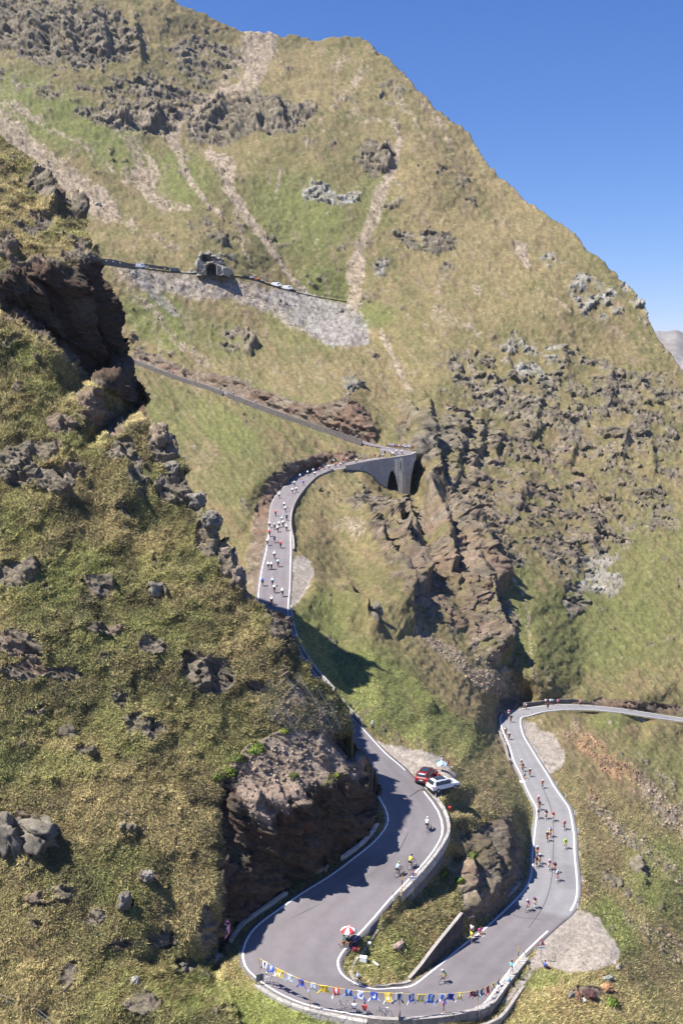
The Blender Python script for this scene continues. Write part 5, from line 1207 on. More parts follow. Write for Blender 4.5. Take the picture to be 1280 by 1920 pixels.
def mb_mesh(mb, m):
    me = bpy.data.meshes.new('part'); me.from_pydata(mb.v, [], mb.f)
    for x in (m if isinstance(m, (list, tuple)) else [m]): me.materials.append(x)
    me.polygons.foreach_set('material_index', mb.m); me.polygons.foreach_set('use_smooth', [True] * len(me.polygons)); me.update(); return me
def near_figure(P): 
    b, sh, so, hm, hr, ft, ey = figure(P, True, 1)
    return {'body': setmat(b, SKIN), 'shirt': setmat(sh, WHITE), 'shorts': setmat(so, DARK), 'helmet': mb_mesh(hm, WHITE), 'hair': mb_mesh(hr, HAIR), 'shoes': [mb_mesh(x, WHITE) for x in ft], 'face': [(n_, mb_mesh(x, SKIN if n_ == 'ear' else HAIR)) for n_, x in ey]}
def far_figure(P):
    """one mesh: skin, shirt, shorts, helmet"""
    b, sh, so, hm, hr, ft, ey = figure(P, False, 0)
    bm = bmesh.new(); n0 = 0
    for me, k in ((b, 0), (sh, 1), (so, 2)):
        bm.from_mesh(me); bm.faces.ensure_lookup_table()
        for f in bm.faces[n0:]: f.material_index = k; f.smooth = True
        n0 = len(bm.faces)
    me2 = mb_mesh(hm, WHITE); bm.from_mesh(me2); bm.faces.ensure_lookup_table()
    for f in bm.faces[n0:]: f.material_index = 3; f.smooth = True
    me = bpy.data.meshes.new('person'); bm.to_mesh(me); bm.free()
    for m in (SKIN, WHITE, DARK, WHITE): me.materials.append(m)
    return me
def rider_pose(lean=0.0):
    return dict(pelvis=(-.20, 0, 1.00), waist=(-.06, 0, 1.17), chest=(.13, 0, 1.33), neck=(.27, 0, 1.43), head=(.36, 0, 1.50), crown=(.40, 0, 1.60), face=(1, 0, -.25),
        shL=(.15, .18, 1.36), shR=(.15, -.18, 1.36), elL=(.33, .25, 1.13), elR=(.33, -.25, 1.13), wrL=(.47, .20, 1.00), wrR=(.47, -.20, 1.00), hdL=(1, -.1, -.2), hdR=(1, .1, -.2), pdL=(0, -.5, -1), pdR=(0, .5, -1),
        hipL=(-.17, .10, .97), hipR=(-.17, -.10, .97), knL=(.22, .12, .84), knR=(.10, -.12, .62), anL=(.06, .12, .46), anR=(-.12, -.12, .22), toL=(.20, .12, .40), toR=(.03, -.12, .17))
def stand_pose():
    return dict(pelvis=(0, 0, .95), waist=(0, 0, 1.12), chest=(.01, 0, 1.36), neck=(.01, 0, 1.52), head=(.03, 0, 1.60), crown=(.03, 0, 1.69), face=(1, 0, 0),
        shL=(0, .19, 1.42), shR=(0, -.19, 1.42), elL=(-.02, .25, 1.14), elR=(-.02, -.25, 1.14), wrL=(.08, .26, .90), wrR=(.08, -.26, .90), pdL=(0, -1, 0), pdR=(0, 1, 0),
        hipL=(0, .10, .92), hipR=(0, -.10, .92), knL=(.02, .12, .50), knR=(.03, -.12, .50), anL=(-.02, .13, .08), anR=(-.02, -.14, .08), toL=(.13, .15, .04), toR=(.13, -.16, .04))
def photo_pose():
    p = stand_pose(); p.update(elL=(.20, .27, 1.30), elR=(.20, -.27, 1.30), wrL=(.27, .09, 1.52), wrR=(.27, -.09, 1.52), hdL=(.3, -.5, .8), hdR=(.3, .5, .8), pdL=(.6, -.6, 0), pdR=(.6, .6, 0)); return p
def sit_pose():
    return dict(pelvis=(0, 0, .12), waist=(-.02, 0, .29), chest=(.03, 0, .52), neck=(.07, 0, .67), head=(.10, 0, .75), crown=(.11, 0, .84), face=(1, 0, -.1),
        shL=(.03, .19, .57), shR=(.03, -.19, .57), elL=(.12, .26, .33), elR=(.12, -.26, .33), wrL=(.30, .17, .28), wrR=(.30, -.17, .28), pdL=(0, -.4, -1), pdR=(0, .4, -1),
        hipL=(.03, .10, .12), hipR=(.03, -.10, .12), knL=(.42, .14, .32), knR=(.42, -.14, .30), anL=(.58, .13, -.02), anR=(.60, -.13, -.02), toL=(.73, .14, -.05), toR=(.75, -.14, -.05))
FIG = {'ride': near_figure(rider_pose()), 'stand': near_figure(stand_pose()), 'photo': near_figure(photo_pose()), 'sit': near_figure(sit_pose())}
FAR = {'ride': far_figure(rider_pose()), 'stand': far_figure(stand_pose()), 'sit': far_figure(sit_pose())}
def slot(o, i, m):
    o.material_slots[i].link = 'OBJECT'; o.material_slots[i].material = m
def person(kind, loc, yaw, shirt, shorts, head, label, cat='person', group=None, helmet=True, shoes=None, scale=1.0):
    r = empty('person', loc, yaw); r.scale = (scale,) * 3; tag(r, label, cat, group); F = FIG[kind]
    for k_, m in (('body', SKIN), ('shirt', shirt), ('shorts', shorts), ('helmet' if helmet else 'hair', head)):
        o = link(bpy.data.objects.new(k_, F[k_]), r)
        slot(o, 0, m)
    for me in F['shoes']: slot(link(bpy.data.objects.new('shoe', me), r), 0, shoes or WHITE)
    for n_, me in F['face']: link(bpy.data.objects.new(n_, me), r)
    return r
def far_person(kind, loc, yaw, shirt, shorts, head, label, cat='person', group=None, scale=1.0):
    o = link(bpy.data.objects.new('person', FAR[kind])); o.location = loc; o.rotation_euler = (0, 0, yaw); o.scale = (scale,) * 3
    slot(o, 1, shirt); slot(o, 2, shorts); slot(o, 3, head)
    return tag(o, label, cat, group)
# bicycles
def bike_parts():
    fr = MB(); r_ = .017
    seat = (-.20, 0, .84); bb = (-.05, 0, .28); head_t = (.40, 0, .86); head_b = (.43, 0, .74); rear = (-.42, 0, .34); front = (.56, 0, .34)
    for a, b, k in ((seat, bb, 1), (head_t, seat, .9), (head_b, bb, 1.25), (head_t, head_b, 1.2)): fr.tube([a, b], r_ * k, 7)
    for s in (-1, 1):
        fr.tube([(bb[0], .02 * s, bb[2]), (rear[0], .065 * s, rear[2])], r_ * .6, 6); fr.tube([(seat[0], .015 * s, seat[2] - .06), (rear[0], .065 * s, rear[2])], r_ * .5, 6)
        fr.tube([(head_b[0], .03 * s, head_b[2] - .02), (.50, .055 * s, .5), (front[0], .05 * s, front[2])], r_ * .7, 6)
    post = MB(); post.tube([seat, (-.235, 0, .95)], .013, 6)
    sd = MB(); sd.prism([(-.37, .065, .955), (-.30, .075, .965), (-.18, .03, .96), (-.09, .012, .955), (-.09, -.012, .955), (-.18, -.03, .96), (-.30, -.075, .965), (-.37, -.065, .955)], (0, 0, .03))
    hb = MB(); hb.tube([head_t, (.39, 0, .92), (.48, 0, .95)], .014, 6); hb.tube([(.48, -.20, .95), (.48, .20, .95)], .013, 6)
    for s in (-1, 1): hb.tube([(.48, .20 * s, .95), (.57, .21 * s, .95), (.60, .21 * s, .89), (.55, .21 * s, .82), (.47, .21 * s, .82)], .013, 6)
    cr = MB(); cr.tube([(bb[0], -.02, bb[2]), (bb[0], -.05, bb[2])], .085, 14)
    cr.tube([(bb[0], -.07, bb[2]), (-.12, -.08, .13)], .012, 6); cr.tube([(bb[0], .07, bb[2]), (.02, .08, .43)], .012, 6)
    cr.box((-.10, -.12, .13), (.09, .08, .02)); cr.box((.04, .12, .43), (.09, .08, .02))
    def wheel(c):
        t = MB(); t.tube([(c[0] + .335 * math.cos(q), 0, c[2] + .335 * math.sin(q)) for q in np.linspace(0, 2 * math.pi, 25)[:-1]], .014, 6, 0, True)
        w = MB(); w.tube([(c[0] + .312 * math.cos(q), 0, c[2] + .312 * math.sin(q)) for q in np.linspace(0, 2 * math.pi, 25)[:-1]], .011, 5, 0, True)
        w.tube([(c[0], -.05, c[2]), (c[0], .05, c[2])], .018, 6)
        for i in range(12): q = i * math.pi / 6; w.tube([(c[0], .02 * (-1) ** i, c[2]), (c[0] + .31 * math.cos(q), 0, c[2] + .31 * math.sin(q))], .0025, 3)
        return t, w
    return fr, post, sd, hb, cr, wheel(rear), wheel(front)
_fr, _po, _sd, _hb, _cr, _w1, _w2 = bike_parts()
def bicycle_proto():
    r = empty('bicycle', (0, 0, -300))
    f = _fr.build('frame', BFRAME['white'], r, True); _po.build('seat_post', ALU, f, True); _sd.build('saddle', DARK, r); _hb.build('handlebar', DARK, r, True); _cr.build('crankset', ALU, r)
    for t, w in (_w1, _w2): a = w.build('wheel', ALU, r, True); t.build('tyre', TYRE, a, True)
    return r
BIKE0 = bicycle_proto(); _bike_used = False
def bicycle(loc, yaw, label, colour='black', group=None, tilt=0.0, rx=0.0, saddle=None):
    global _bike_used
    r = copy_tree(BIKE0) if _bike_used else BIKE0; _bike_used = True
    r.location = loc; r.rotation_euler = (rx, tilt, yaw); tag(r, label, 'bicycle', group)
    for c in r.children:
        if c.name.startswith('frame'): slot(c, 0, BFRAME[colour])
        if c.name.startswith('saddle') and saddle: slot(c, 0, saddle)
    return r
def far_bike_mesh():
    mb = MB()
    for part, k in ((_fr, 0), (_po, 0), (_sd, 1), (_hb, 1), (_cr, 1)): mb.add(part.v, part.f, k)
    for t, w in (_w1, _w2): mb.add(t.v, t.f, 1)
    me = bpy.data.meshes.new('bicycle'); me.from_pydata(mb.v, [], mb.f); me.materials.append(BFRAME['white']); me.materials.append(TYRE); me.polygons.foreach_set('material_index', mb.m); me.update(); return me
FARBIKE = far_bike_mesh()
def far_bike(loc, yaw, label, colour, group, pitch=0.0):
    o = link(bpy.data.objects.new('bicycle', FARBIKE)); o.location = loc; o.rotation_euler = (0, pitch, yaw); slot(o, 0, BFRAME[colour]); return tag(o, label, 'bicycle', group)
def yaw_of(d): return math.atan2(d[1], d[0])
def rider_at(u, v, facing, near, **k):
    """u,v: where the lower wheel meets the road; facing: +1 riding towards the viewer's end, so its front wheel is the lower one"""
    d = Vector(road_dir(u, v)); p = Vector(on_road_pt(u, v)); dh = Vector((d.x, d.y, 0)).normalized()
    o = p - d * 0.50 if facing > 0 else p + d * 0.36
    return o, yaw_of(dh), -math.asin(max(-.3, min(.3, d.z)))
def ride(u, v, facing, shirt, shorts, head, label, bl, frame='black', yaw=None):
    o, y, pt = rider_at(u, v, facing, True)
    if yaw is not None: y = yaw; o = Vector(on_road_pt(u, v)); pt = 0
    r = person('ride', o, y, shirt, shorts, head, label, 'cyclist', 'cyclists climbing the pass'); r.rotation_euler = (0, pt, y)
    bicycle(o, y, bl, frame, 'bicycles ridden up the pass', tilt=pt)
RIDERS = [ # u, v, facing, jersey, shorts, helmet, label, bike colour
 (800,1559,-1,WHITE,DARK,WHITE,'cyclist all in white riding alone below the parked cars','black'),
 (768,1630,-1,YELLOW,DARK,DARK,'cyclist in yellow jersey and black shorts near the left warning sign','white'),
 (744,1644,-1,LBLUE,DARK,LGREEN,'cyclist in pale blue jersey with bright green helmet','black'),
 (826,1846,1,TEAL,LEMON,WHITE,'cyclist in dark green jersey with white helmet entering the hairpin','black'),
 (986,1711,1,PURPLE,PINK,WHITE,'cyclist with white helmet and purple jersey, left of a pair side by side','black'),
 (999,1706,1,MAROON,WHITE,PURPLE,'cyclist in maroon jersey and white shorts, right of a pair side by side','white'),
 (1044,1655,1,WHITE,BLUE,LBLUE,'cyclist in white jersey and blue shorts nearest the pair','white'),
 (1039,1639,1,DARK,PINK,MAROON,'cyclist in black jersey with dark red helmet beside the sealed crack','black'),
 (1029,1634,1,PINK,WHITE,WHITE,'cyclist in pink jersey and white shorts beside the big road shadow','white'),
 (1005,1628,1,DARK,DARK,DARK,'cyclist dressed wholly in black inside the rock shadow','black'),
 (1011,1623,1,NAVY,WHITE,WHITE,'cyclist in navy with white helmet at the tip of the rock shadow','red'),
 (1006,1608,1,GREY,ORANGE,WHITE,'cyclist in grey jersey and orange shorts above the rock shadow','black'),
 (1059,1594,1,NEON,NEON,NEON,'cyclist in neon green from head to knee','white'),
 (1025,1580,1,NAVY,DARK,YELLOW,'cyclist in navy jersey with yellow helmet','black'),
 (1031,1572,1,WHITE,YELLOW,PURPLE,'cyclist in white jersey and yellow shorts beside the yellow helmet','red'),
 (1057,1558,1,PINK,MAROON,PINK,'cyclist in pink jersey alone by the right edge line','black'),
 (1036,1542,1,RED,WHITE,RED,'cyclist in red jersey and white shorts mid road','white'),
 (1023,1538,1,DARK,WHITE,NAVY,'cyclist in black jersey and white shorts mid road','black'),
 (1008,1537,1,GREY,WHITE,NAVY,'cyclist in grey jersey and white shorts hugging the left edge line','white'),
 (1011,1521,1,NAVY,RED,NAVY,'cyclist in navy jersey and red shorts hugging the left edge line','black'),
 (1009,1511,1,PINK,NAVY,WHITE,'cyclist in pink jersey with white helmet hugging the left edge line','red'),
 (1017,1480,1,RED,DARK,WHITE,'cyclist in red jersey and black shorts with white helmet riding alone','black'),
 (993,1458,1,DARK,DARK,WHITE,'cyclist in black with white helmet beside the grey blue figure','black'),
 (980,1448,1,DARK,RED,NAVY,'cyclist in black jersey and red shorts, lower of two behind one another','black'),
 (977,1441,1,GREY,WHITE,WHITE,'cyclist in grey jersey with white helmet, upper of two behind one another','white')]
for u, v, fc, a, b_, c_, lab, fcol in RIDERS:
    ride(u, v, fc, a, b_, c_, lab, ' '.join(('bicycle under the ' + lab.replace('cyclist ', 'rider ')).split()[:16]), fcol)
FARR = [(954,1388,GREY,DARK,WHITE,'cyclist in grey jersey below the far right curve'),(947.5,1378,WHITE,NAVY,NAVY,'cyclist in white jersey below the far right curve'),(957,1355,NAVY,DARK,DARK,'cyclist in navy jersey inside the far right curve'),(953,1344,PINK,WHITE,WHITE,'cyclist in pink jersey inside the far right curve'),(944,1345,TEAL,DARK,TEAL,'cyclist in green jersey inside the far right curve'),(983,1331,WHITE,DARK,WHITE,'cyclist in white jersey leaving the far straight'),(1175,1331,DARK,DARK,GREY,'cyclist in dark jersey far along the distant straight')]
for u, v, a, b_, c_, lab in FARR:
    o, y, pt = rider_at(u, v, 1, False)
    far_person('ride', o, y, a, b_, c_, lab, 'cyclist', 'cyclists climbing the pass'); far_bike(o, y, lab.replace('cyclist', 'bicycle under the rider'), 'black', 'bicycles ridden up the pass', pt)
PACK = [(509,1136),(529,1120),(514,1113),(510.5,1100),(492,1100),(521,1064),(508.6,1069),(502.5,1069),(514,1049),(526,1029),(514.5,1019),(501,1024),(505,1007),(505,991),(514.5,994),(520.6,999),(523,991),(530.4,989),(537,997),(528.5,981.5),(537.5,977.5),(516.6,969.5),(534.4,961.5),(532.5,953.6),(523,935),(547.6,926),(554.8,924),(551.6,912.5),(568,911),(562,898.8),(576,892.5),(588.8,894.5),(586,888.5),(597.6,885.8),(604.7,880.8),(615.4,881),(627,877.6),(636.6,876.4),(642,873.6),(666.6,869.5),(735,857),(741.4,852.8),(752,853),(715.6,860.2),(710,861),(700.8,859)]
PC = {'white': (WHITE, DARK, WHITE), 'blue': (BLUE, DARK, WHITE), 'dark': (NAVY, DARK, GREY), 'red': (RED, DARK, WHITE), 'pale blue': (LBLUE, NAVY, WHITE), 'grey': (GREY, DARK, WHITE)}
seq = ['white','white','white','pale blue','blue','pale blue','white','white','white','red','dark','white','red','white','grey','white','white','white','white','pale blue','dark','red','white','white']
for i, (u, v) in enumerate(PACK):
    k_ = seq[i % len(seq)]; a, b_, c_ = PC[k_]
    o, y, pt = rider_at(u, v, -1, False); y += random.uniform(-.12, .12)
    far_person('ride', o, y, a, b_, c_, f'cyclist in {k_} jersey climbing in the pack on the upper bend', 'cyclist', 'cyclists in the pack on the upper bend', 1.12)
    far_bike(o, y, f'bicycle of a rider in {k_} jersey in the pack on the upper bend', ('black', 'white', 'red')[i % 3], 'bicycles in the pack on the upper bend', pt)
# spectators
def G(u, v, dz=0.0): p = Vector(BG.at(u, v)); p.z += dz; return p
def RP(u, v, dz=0.0): p = Vector(on_road_pt(u, v)); p.z += dz; return p
W = R
p_ = RP(672, 1849); y_ = math.pi + .12
r = person('ride', p_, y_, LBLUE, NAVY, HAIR, 'bareheaded rider in pale blue and white jersey stopped on a white bicycle', 'cyclist', helmet=False); bicycle(p_, y_, 'white road bicycle of the bareheaded rider stopped in the hairpin', 'white')
person('sit', RP(664, 1900, .42), W(95), WHITE, NAVY, HAIR, 'person in white jersey sitting on the parapet with back turned', helmet=False)
person('sit', RP(683, 1903, .42), W(88), RED, NAVY, DARK, 'person in red and white top with dark cap sitting on the parapet', helmet=False)
person('stand', RP(831, 1901), W(140), PINK, WHITE, HAIR, 'woman in pinkish purple top and white trousers under the jersey line', helmet=False)
w_, d_ = along(RA, DA, (960, 1817), (950, 1828), 0.6)
man = Vector(w_[0]); man.z += 0.42
person('photo', man, W(75), TURQ, WHITE, HAIR, 'man in turquoise shirt and white shorts taking a picture from the parapet', helmet=False)
person('sit', G(1020, 1815, .02), W(20), BLUE, NAVY, HAIR, 'person in dark blue sitting on the grass by the gravel', helmet=False, shoes=DARK)
person('stand', RP(883, 1768), W(200), LEMON, LEMON, HAIR, 'person in neon yellow vest standing at the end of the stone wall', helmet=False, scale=.95)
person('stand', RP(884, 1757), W(230), WHITE, DARK, DARK, 'person in white top behind the neon vest at the wall', helmet=False)
person('sit', RP(899, 1751, .1), W(-60), MAGENTA, DARK, HAIR, 'person in bright pink sitting against the rock at the wall', helmet=False)
person('sit', RP(646, 1773, .38), W(215), TEAL, DARK, HAIR, 'person in teal and black sitting under the umbrella on its left', helmet=False, shoes=DARK)
person('sit', RP(654, 1775, .38), W(240), DARK, DARK, HAIR, 'person dressed in black sitting under the umbrella in the middle', helmet=False, shoes=DARK)
person('sit', G(665, 1770, .1), W(200), BLUE, NAVY, HAIR, 'person in blue sitting in the umbrella shade on its right', helmet=False, shoes=DARK)
person('sit', G(828, 1430, .1), W(-20), LBLUE, DARK, HAIR, 'person in white and pale blue picnicking above the parked cars', helmet=False)
person('sit', G(838, 1437, .1), W(-25), RED, DARK, HAIR, 'person in red picnicking above the parked cars', helmet=False)
person('stand', G(698, 1373), W(-60), WHITE, NAVY, WHITE, 'cyclist in white and navy standing beside the gravel lay-by', scale=1.0)
person('sit', RP(981.5, 1461, .25), W(-60), GREY, GREY, GREY, 'figure in grey blue crouching at the left edge of the right road', scale=1.2)
far_person('stand', RP(1026, 1330), W(-90), NAVY, NAVY, HAIR, 'spectator in dark blue on the roadway of the far straight')
for i, (u, v, a) in enumerate([(1022,1322,WHITE),(1031,1322,WHITE),(1034.5,1322,LBLUE),(1045,1322.5,PINK),(1087,1324,PINK)]):
    nm = {WHITE: 'white', LBLUE: 'pale blue', PINK: 'pink'}[a]
    far_person('stand', RP(u, v), W(-90), a, DARK, HAIR, f'spectator in {nm} lined up before the far dry stone wall', 'person', 'spectators along the far straight')
vs = [PINK, LBLUE, WHITE, WHITE, BLUE, RED, WHITE, PINK, LBLUE, WHITE, WHITE, LBLUE, WHITE, GREY, RED]
NMS = {id(PINK): 'pink', id(LBLUE): 'pale blue', id(WHITE): 'white', id(BLUE): 'blue', id(RED): 'red', id(GREY): 'grey', id(LGREEN): 'green', id(TEAL): 'teal'}
for i, a in enumerate(vs):
    t = i / 14.0; p = by_y(727 + 47 * t, 840 + 4.5 * t + .5 * math.sin(i * 2.1), 386 - 6 * t)
    far_person('stand', p, W(-80 + 20 * math.sin(i)), a, DARK, HAIR if i % 3 else WHITE, f'spectator in {NMS[id(a)]} on the bank behind the viaduct corner', 'person', 'spectators at the viaduct corner', 1.1)
for u, v, a in ((676.5,863,LGREEN),(626,870.5,WHITE),(633,869.5,LGREEN),(643,867.5,RED),(650,866.5,WHITE)):
    far_person('stand', RP(u, v), W(-90), a, DARK, HAIR, f'spectator in {NMS[id(a)]} ' + ('alone near the inside of the upper bend' if u > 670 else ('at the rock foot beside the upper pack, ' + ('left' if u < 640 else 'right') + ' end')), 'person', 'spectators beside the upper pack', 1.15)
def on_path(A, B, u, near_=True):
    E = np.where((A[:, 1] < B[:, 1])[:, None], A, B) if near_ else (A + B) / 2; x = to_px(E)[0]; return Vector(E[int(np.argmin(np.abs(x - u)))])
for u, a in ((667,WHITE),(632,WHITE),(622,WHITE),(638,GREY),(480,WHITE),(440,WHITE),(412,LGREEN),(365,TEAL),(315,WHITE),(322,PINK)):
    p = on_path(UA, UB, u, False)
    far_person('stand', p, W(-60), a, DARK, HAIR, f'spectator in {NMS[id(a)]} on the middle road ' + ('above the viaduct' if u > 600 else 'along its left stretch'), 'person', 'spectators on the middle road', 1.15)
for u, a in ((200,WHITE),(212,LBLUE),(223,WHITE),(250,RED),(269,WHITE),(283,WHITE),(291,BLUE),(306,WHITE),(316,WHITE),(392,WHITE),(398,WHITE),(403,LBLUE)):
    p = on_path(TA, TB, u, False); 
    far_person('stand', p, W(-70), a, DARK, HAIR, f'spectator in {NMS[id(a)]} on the highest road ' + ('by the tunnel mouth' if u > 360 else 'before the dark wall'), 'person', 'spectators on the highest road', 1.2)
# ------------------------------------------------------------------ cars
GLASS = mat('car_glass', (0.03, 0.04, 0.045), 0.08, spec=0.6); RUBBER = TYRE; PLAST = mat('black_plastic', (0.03, 0.03, 0.032), 0.6); LAMP = mat('tail_lamp', (0.45, 0.02, 0.02), 0.25, coat=0.4); PLATE = mat('number_plate', (0.75, 0.75, 0.72), 0.5)
PAINT = {k: mat(k + '_car_paint', c, 0.3, coat=0.6) for k, c in (('red', (0.24, 0.012, 0.022)), ('white', (0.80, 0.80, 0.80)), ('silver', (0.50, 0.55, 0.60)), ('dark', (0.03, 0.035, 0.05)), ('orange', (0.75, 0.2, 0.03)), ('pale_green', (0.45, 0.62, 0.55)))}
def loft(st, mi=0):
    """stations: (x, [(y,z)...] half outline from sill to roof centre)"""
    mb = MB(); rings = []
    for x, half in st:
        rings.append([(x, y, z) for y, z in half] + [(x, -y, z) for y, z in reversed(half)])
    n = len(rings[0]); vs = [p for r in rings for p in r]; fs = []
    for i in range(len(rings) - 1):
        for k in range(n): fs.append((i * n + k, i * n + (k + 1) % n, (i + 1) * n + (k + 1) % n, (i + 1) * n + k))
    fs.append(tuple(range(n - 1, -1, -1))); fs.append(tuple((len(rings) - 1) * n + k for k in range(n)))
    mb.add(vs, fs, mi); return mb
def suv(label, paint, loc, yaw, pitch=0.0, roll=0.0, sticker=False, door=False, group=None):
    r = empty('parked_car', loc, yaw); r.rotation_euler = (roll, pitch, yaw); tag(r, label, 'car', group); P_ = PAINT[paint]
    def h(wb, zb, w, zm, wr, zr): return [(wb, zb), (w, zb + .22), (w, zm - .08), (w * .975, zm), (wr, zr - .05), (wr * .82, zr)]
    st = [(-2.22, h(.70, .48, .80, .92, .74, .98)), (-2.15, h(.76, .34, .88, .98, .79, 1.06)), (-2.02, h(.80, .30, .91, 1.02, .76, 1.20)), (-1.68, h(.80, .30, .92, 1.04, .66, 1.58)), (-1.0, h(.80, .30, .925, 1.03, .67, 1.66)), (-.1, h(.80, .30, .925, 1.01, .67, 1.67)), (.55, h(.80, .30, .92, .99, .65, 1.58)),
          (1.15, h(.80, .30, .91, .97, .74, 1.08)), (1.75, h(.78, .32, .89, .92, .70, .97)), (2.12, h(.72, .36, .82, .78, .62, .84)), (2.24, h(.60, .45, .70, .66, .52, .70))]
    body = loft(st).build('body', P_, r, False)
    bv = body.modifiers.new('bevel', 'BEVEL'); bv.width = 0.05; bv.segments = 2; bv.angle_limit = R(25)
    g = MB(); g.prism([(-2.065, -.66, 1.16), (-2.065, .66, 1.16), (-1.735, .57, 1.55), (-1.735, -.57, 1.55)], (-.045, 0, .035)); rw = g.build('rear_window', GLASS, r)
    if sticker: s_ = MB(); s_.prism([(-1.90, -.46, 1.42), (-1.90, .46, 1.42), (-1.83, .44, 1.50), (-1.83, -.44, 1.50)], (-.075, 0, .06)); s_.build('sticker', WHITE, rw)
    g = MB(); g.prism([(.62, -.60, 1.53), (.62, .60, 1.53), (1.12, .68, 1.12), (1.12, -.68, 1.12)], (.03, 0, .03)); g.build('windscreen', GLASS, r)
    for s in (-1, 1):
        for x0, x1, x2, x3 in ((-1.72, -1.12, -1.12, -1.62), (-1.06, -.22, -.22, -1.06), (-.16, .92, .50, -.16)):
            g = MB(); g.prism([(x0, .905 * s, 1.07), (x1, .905 * s, 1.07), (x2, .715 * s, 1.53), (x3, .715 * s, 1.53)], (0, .035 * s, .012)); g.build('side_window', GLASS, r)
        g = MB(); g.tube([(-1.6, .60 * s, 1.66), (-1.5, .60 * s, 1.72), (.3, .60 * s, 1.71), (.42, .60 * s, 1.64)], .022, 6); g.build('roof_rail', PLAST, r)
        g = MB(); g.ellipsoid((.72, 1.02 * s, 1.10), (.09, .12, .08)); g.build('mirror', P_, r)
        g = MB(); g.prism([(-2.2, .52 * s, .92), (-2.2, .86 * s, .92), (-2.1, .90 * s, 1.08), (-2.1, .58 * s, 1.06)], (-.04, .02 * s, 0)); g.build('tail_light', LAMP, r)
        g = MB(); g.ellipsoid((2.08, .62 * s, .72), (.16, .16, .08)); g.build('headlight', ALU, r)
        for x in (-1.32, 1.36):
            w = MB(); w.tube([(x, .74 * s, .34), (x, .93 * s, .34)], .335, 20); wo = w.build('wheel', RUBBER, r, False)
            w = MB(); w.tube([(x, .925 * s, .34), (x, .945 * s, .34)], .205, 14); w.build('rim', ALU, wo)
    g = MB(); g.box((0, 0, .36), (4.30, 1.88, .16)); g.box((-2.16, 0, .50), (.16, 1.60, .22), 0, None, .95); g.build('sill', PLAST, r)
    g = MB(); g.box((-2.245, 0, .74), (.03, .52, .12)); g.build('number_plate', PLATE, r)
    g = MB(); g.prism([(-1.35, .5, 1.672), (-1.35, -.5, 1.672), (.15, -.5, 1.682), (.15, .5, 1.682)], (0, 0, .012)); g.build('sunroof', GLASS, r)
    if door:
        q = MB(); a = R(62); dx, dy = math.cos(a), math.sin(a); hx, hy = .85, .93 * door
        def dp(l, z, o=0): return (hx - dx * l, hy + dy * l * door + o * .0, z)
        q.prism([dp(0, .42), dp(1.0, .42), dp(1.05, 1.02), dp(.15, 1.04)], (.05, .05 * door, 0)); od = q.build('door', P_, r)
        q = MB(); q.tube([dp(.15, 1.04), dp(.5, 1.5), dp(.98, 1.5), dp(1.05, 1.02)], .025, 6); q.build('window_frame', P_, od)
    return r
p1 = G(797, 1461); p2 = G(831, 1478)
suv('dark red estate car parked on the gravel with its rear to the road', 'red', RP(799, 1462, .02), R(66), sticker=True, door=-1)
suv('white car parked half on grass beside the dark red car', 'white', RP(830, 1480, .02), R(28), door=1)
# light blue sunshade behind the white car
um = empty('sunshade', RP(826, 1463) + Vector((.2, 2.0, 0))); tag(um, 'pale blue folded sunshade propped behind the white car', 'sunshade')
m_ = MB(); n_ = 8; ap = (0.1, 0, 2.05); vs = [ap] + [(.1 + .75 * math.cos(2 * math.pi * k / n_), .55 * math.sin(2 * math.pi * k / n_), 1.45 + .18 * (-1) ** k) for k in range(n_)]
m_.add(vs, [(0, 1 + k, 1 + (k + 1) % n_) for k in range(n_)]); cn = m_.build('canopy', LBLUE, um); sd_ = cn.modifiers.new('t', 'SOLIDIFY'); sd_.thickness = .02
m_ = MB(); m_.tube([(.1, 0, 0), (.1, 0, 2.05)], .02, 6); m_.build('pole', ALU, um)
def simple_car(label, paint, loc, yaw, kind='car', group=None, L=1.0):
    r = empty('parked_car' if kind == 'car' else 'parked_van', loc, yaw); tag(r, label, kind, group); r.scale = (L,) * 3
    if kind == 'car':
        def h(zb, w, zm, wr, zr): return [(w * .9, zb), (w, zb + .25), (w, zm), (wr, zr - .05), (wr * .8, zr)]
        st = [(-2.1, h(.35, .80, .9, .7, 1.0)), (-1.9, h(.3, .88, 1.0, .72, 1.2)), (-1.5, h(.3, .9, 1.0, .66, 1.48)), (.3, h(.3, .9, .98, .66, 1.5)), (1.0, h(.3, .89, .95, .7, 1.02)), (2.1, h(.4, .75, .75, .6, .8))]
        gl = [[(-1.45, 1.05), (.75, 1.05), (.25, 1.42), (-1.35, 1.42)]]; wx = (-1.3, 1.3); yo = .90; yt = .70
    else:
        def h(zb, w, zm, wr, zr): return [(w * .9, zb), (w, zb + .3), (w, zm), (wr, zr - .08), (wr * .85, zr)]
        st = [(-2.6, h(.4, .95, 1.4, .86, 2.35)), (-2.4, h(.35, .98, 1.4, .88, 2.4)), (1.2, h(.35, .98, 1.4, .88, 2.4)), (1.6, h(.35, .98, 1.35, .84, 2.2)), (2.2, h(.35, .96, 1.2, .82, 1.35)), (2.7, h(.4, .88, .95, .7, 1.0))]
        gl = [[(.6, 1.4), (2.0, 1.4), (1.6, 2.0), (.6, 2.05)]]; wx = (-1.7, 1.8); yo = .985; yt = .92
    loft(st).build('body', PAINT[paint], r)
    for s in (-1, 1):
        for q in gl: g = MB(); g.prism([(x, (yo if z < 1.3 or kind != 'car' else yt + .02) * s, z) for x, z in q], (0, .03 * s, 0)); g.build('side_window', GLASS, r)
        for x in wx: w = MB(); w.tube([(x, .72 * s, .33), (x, .94 * s, .33)], .33, 12); w.build('wheel', RUBBER, r)
    return r
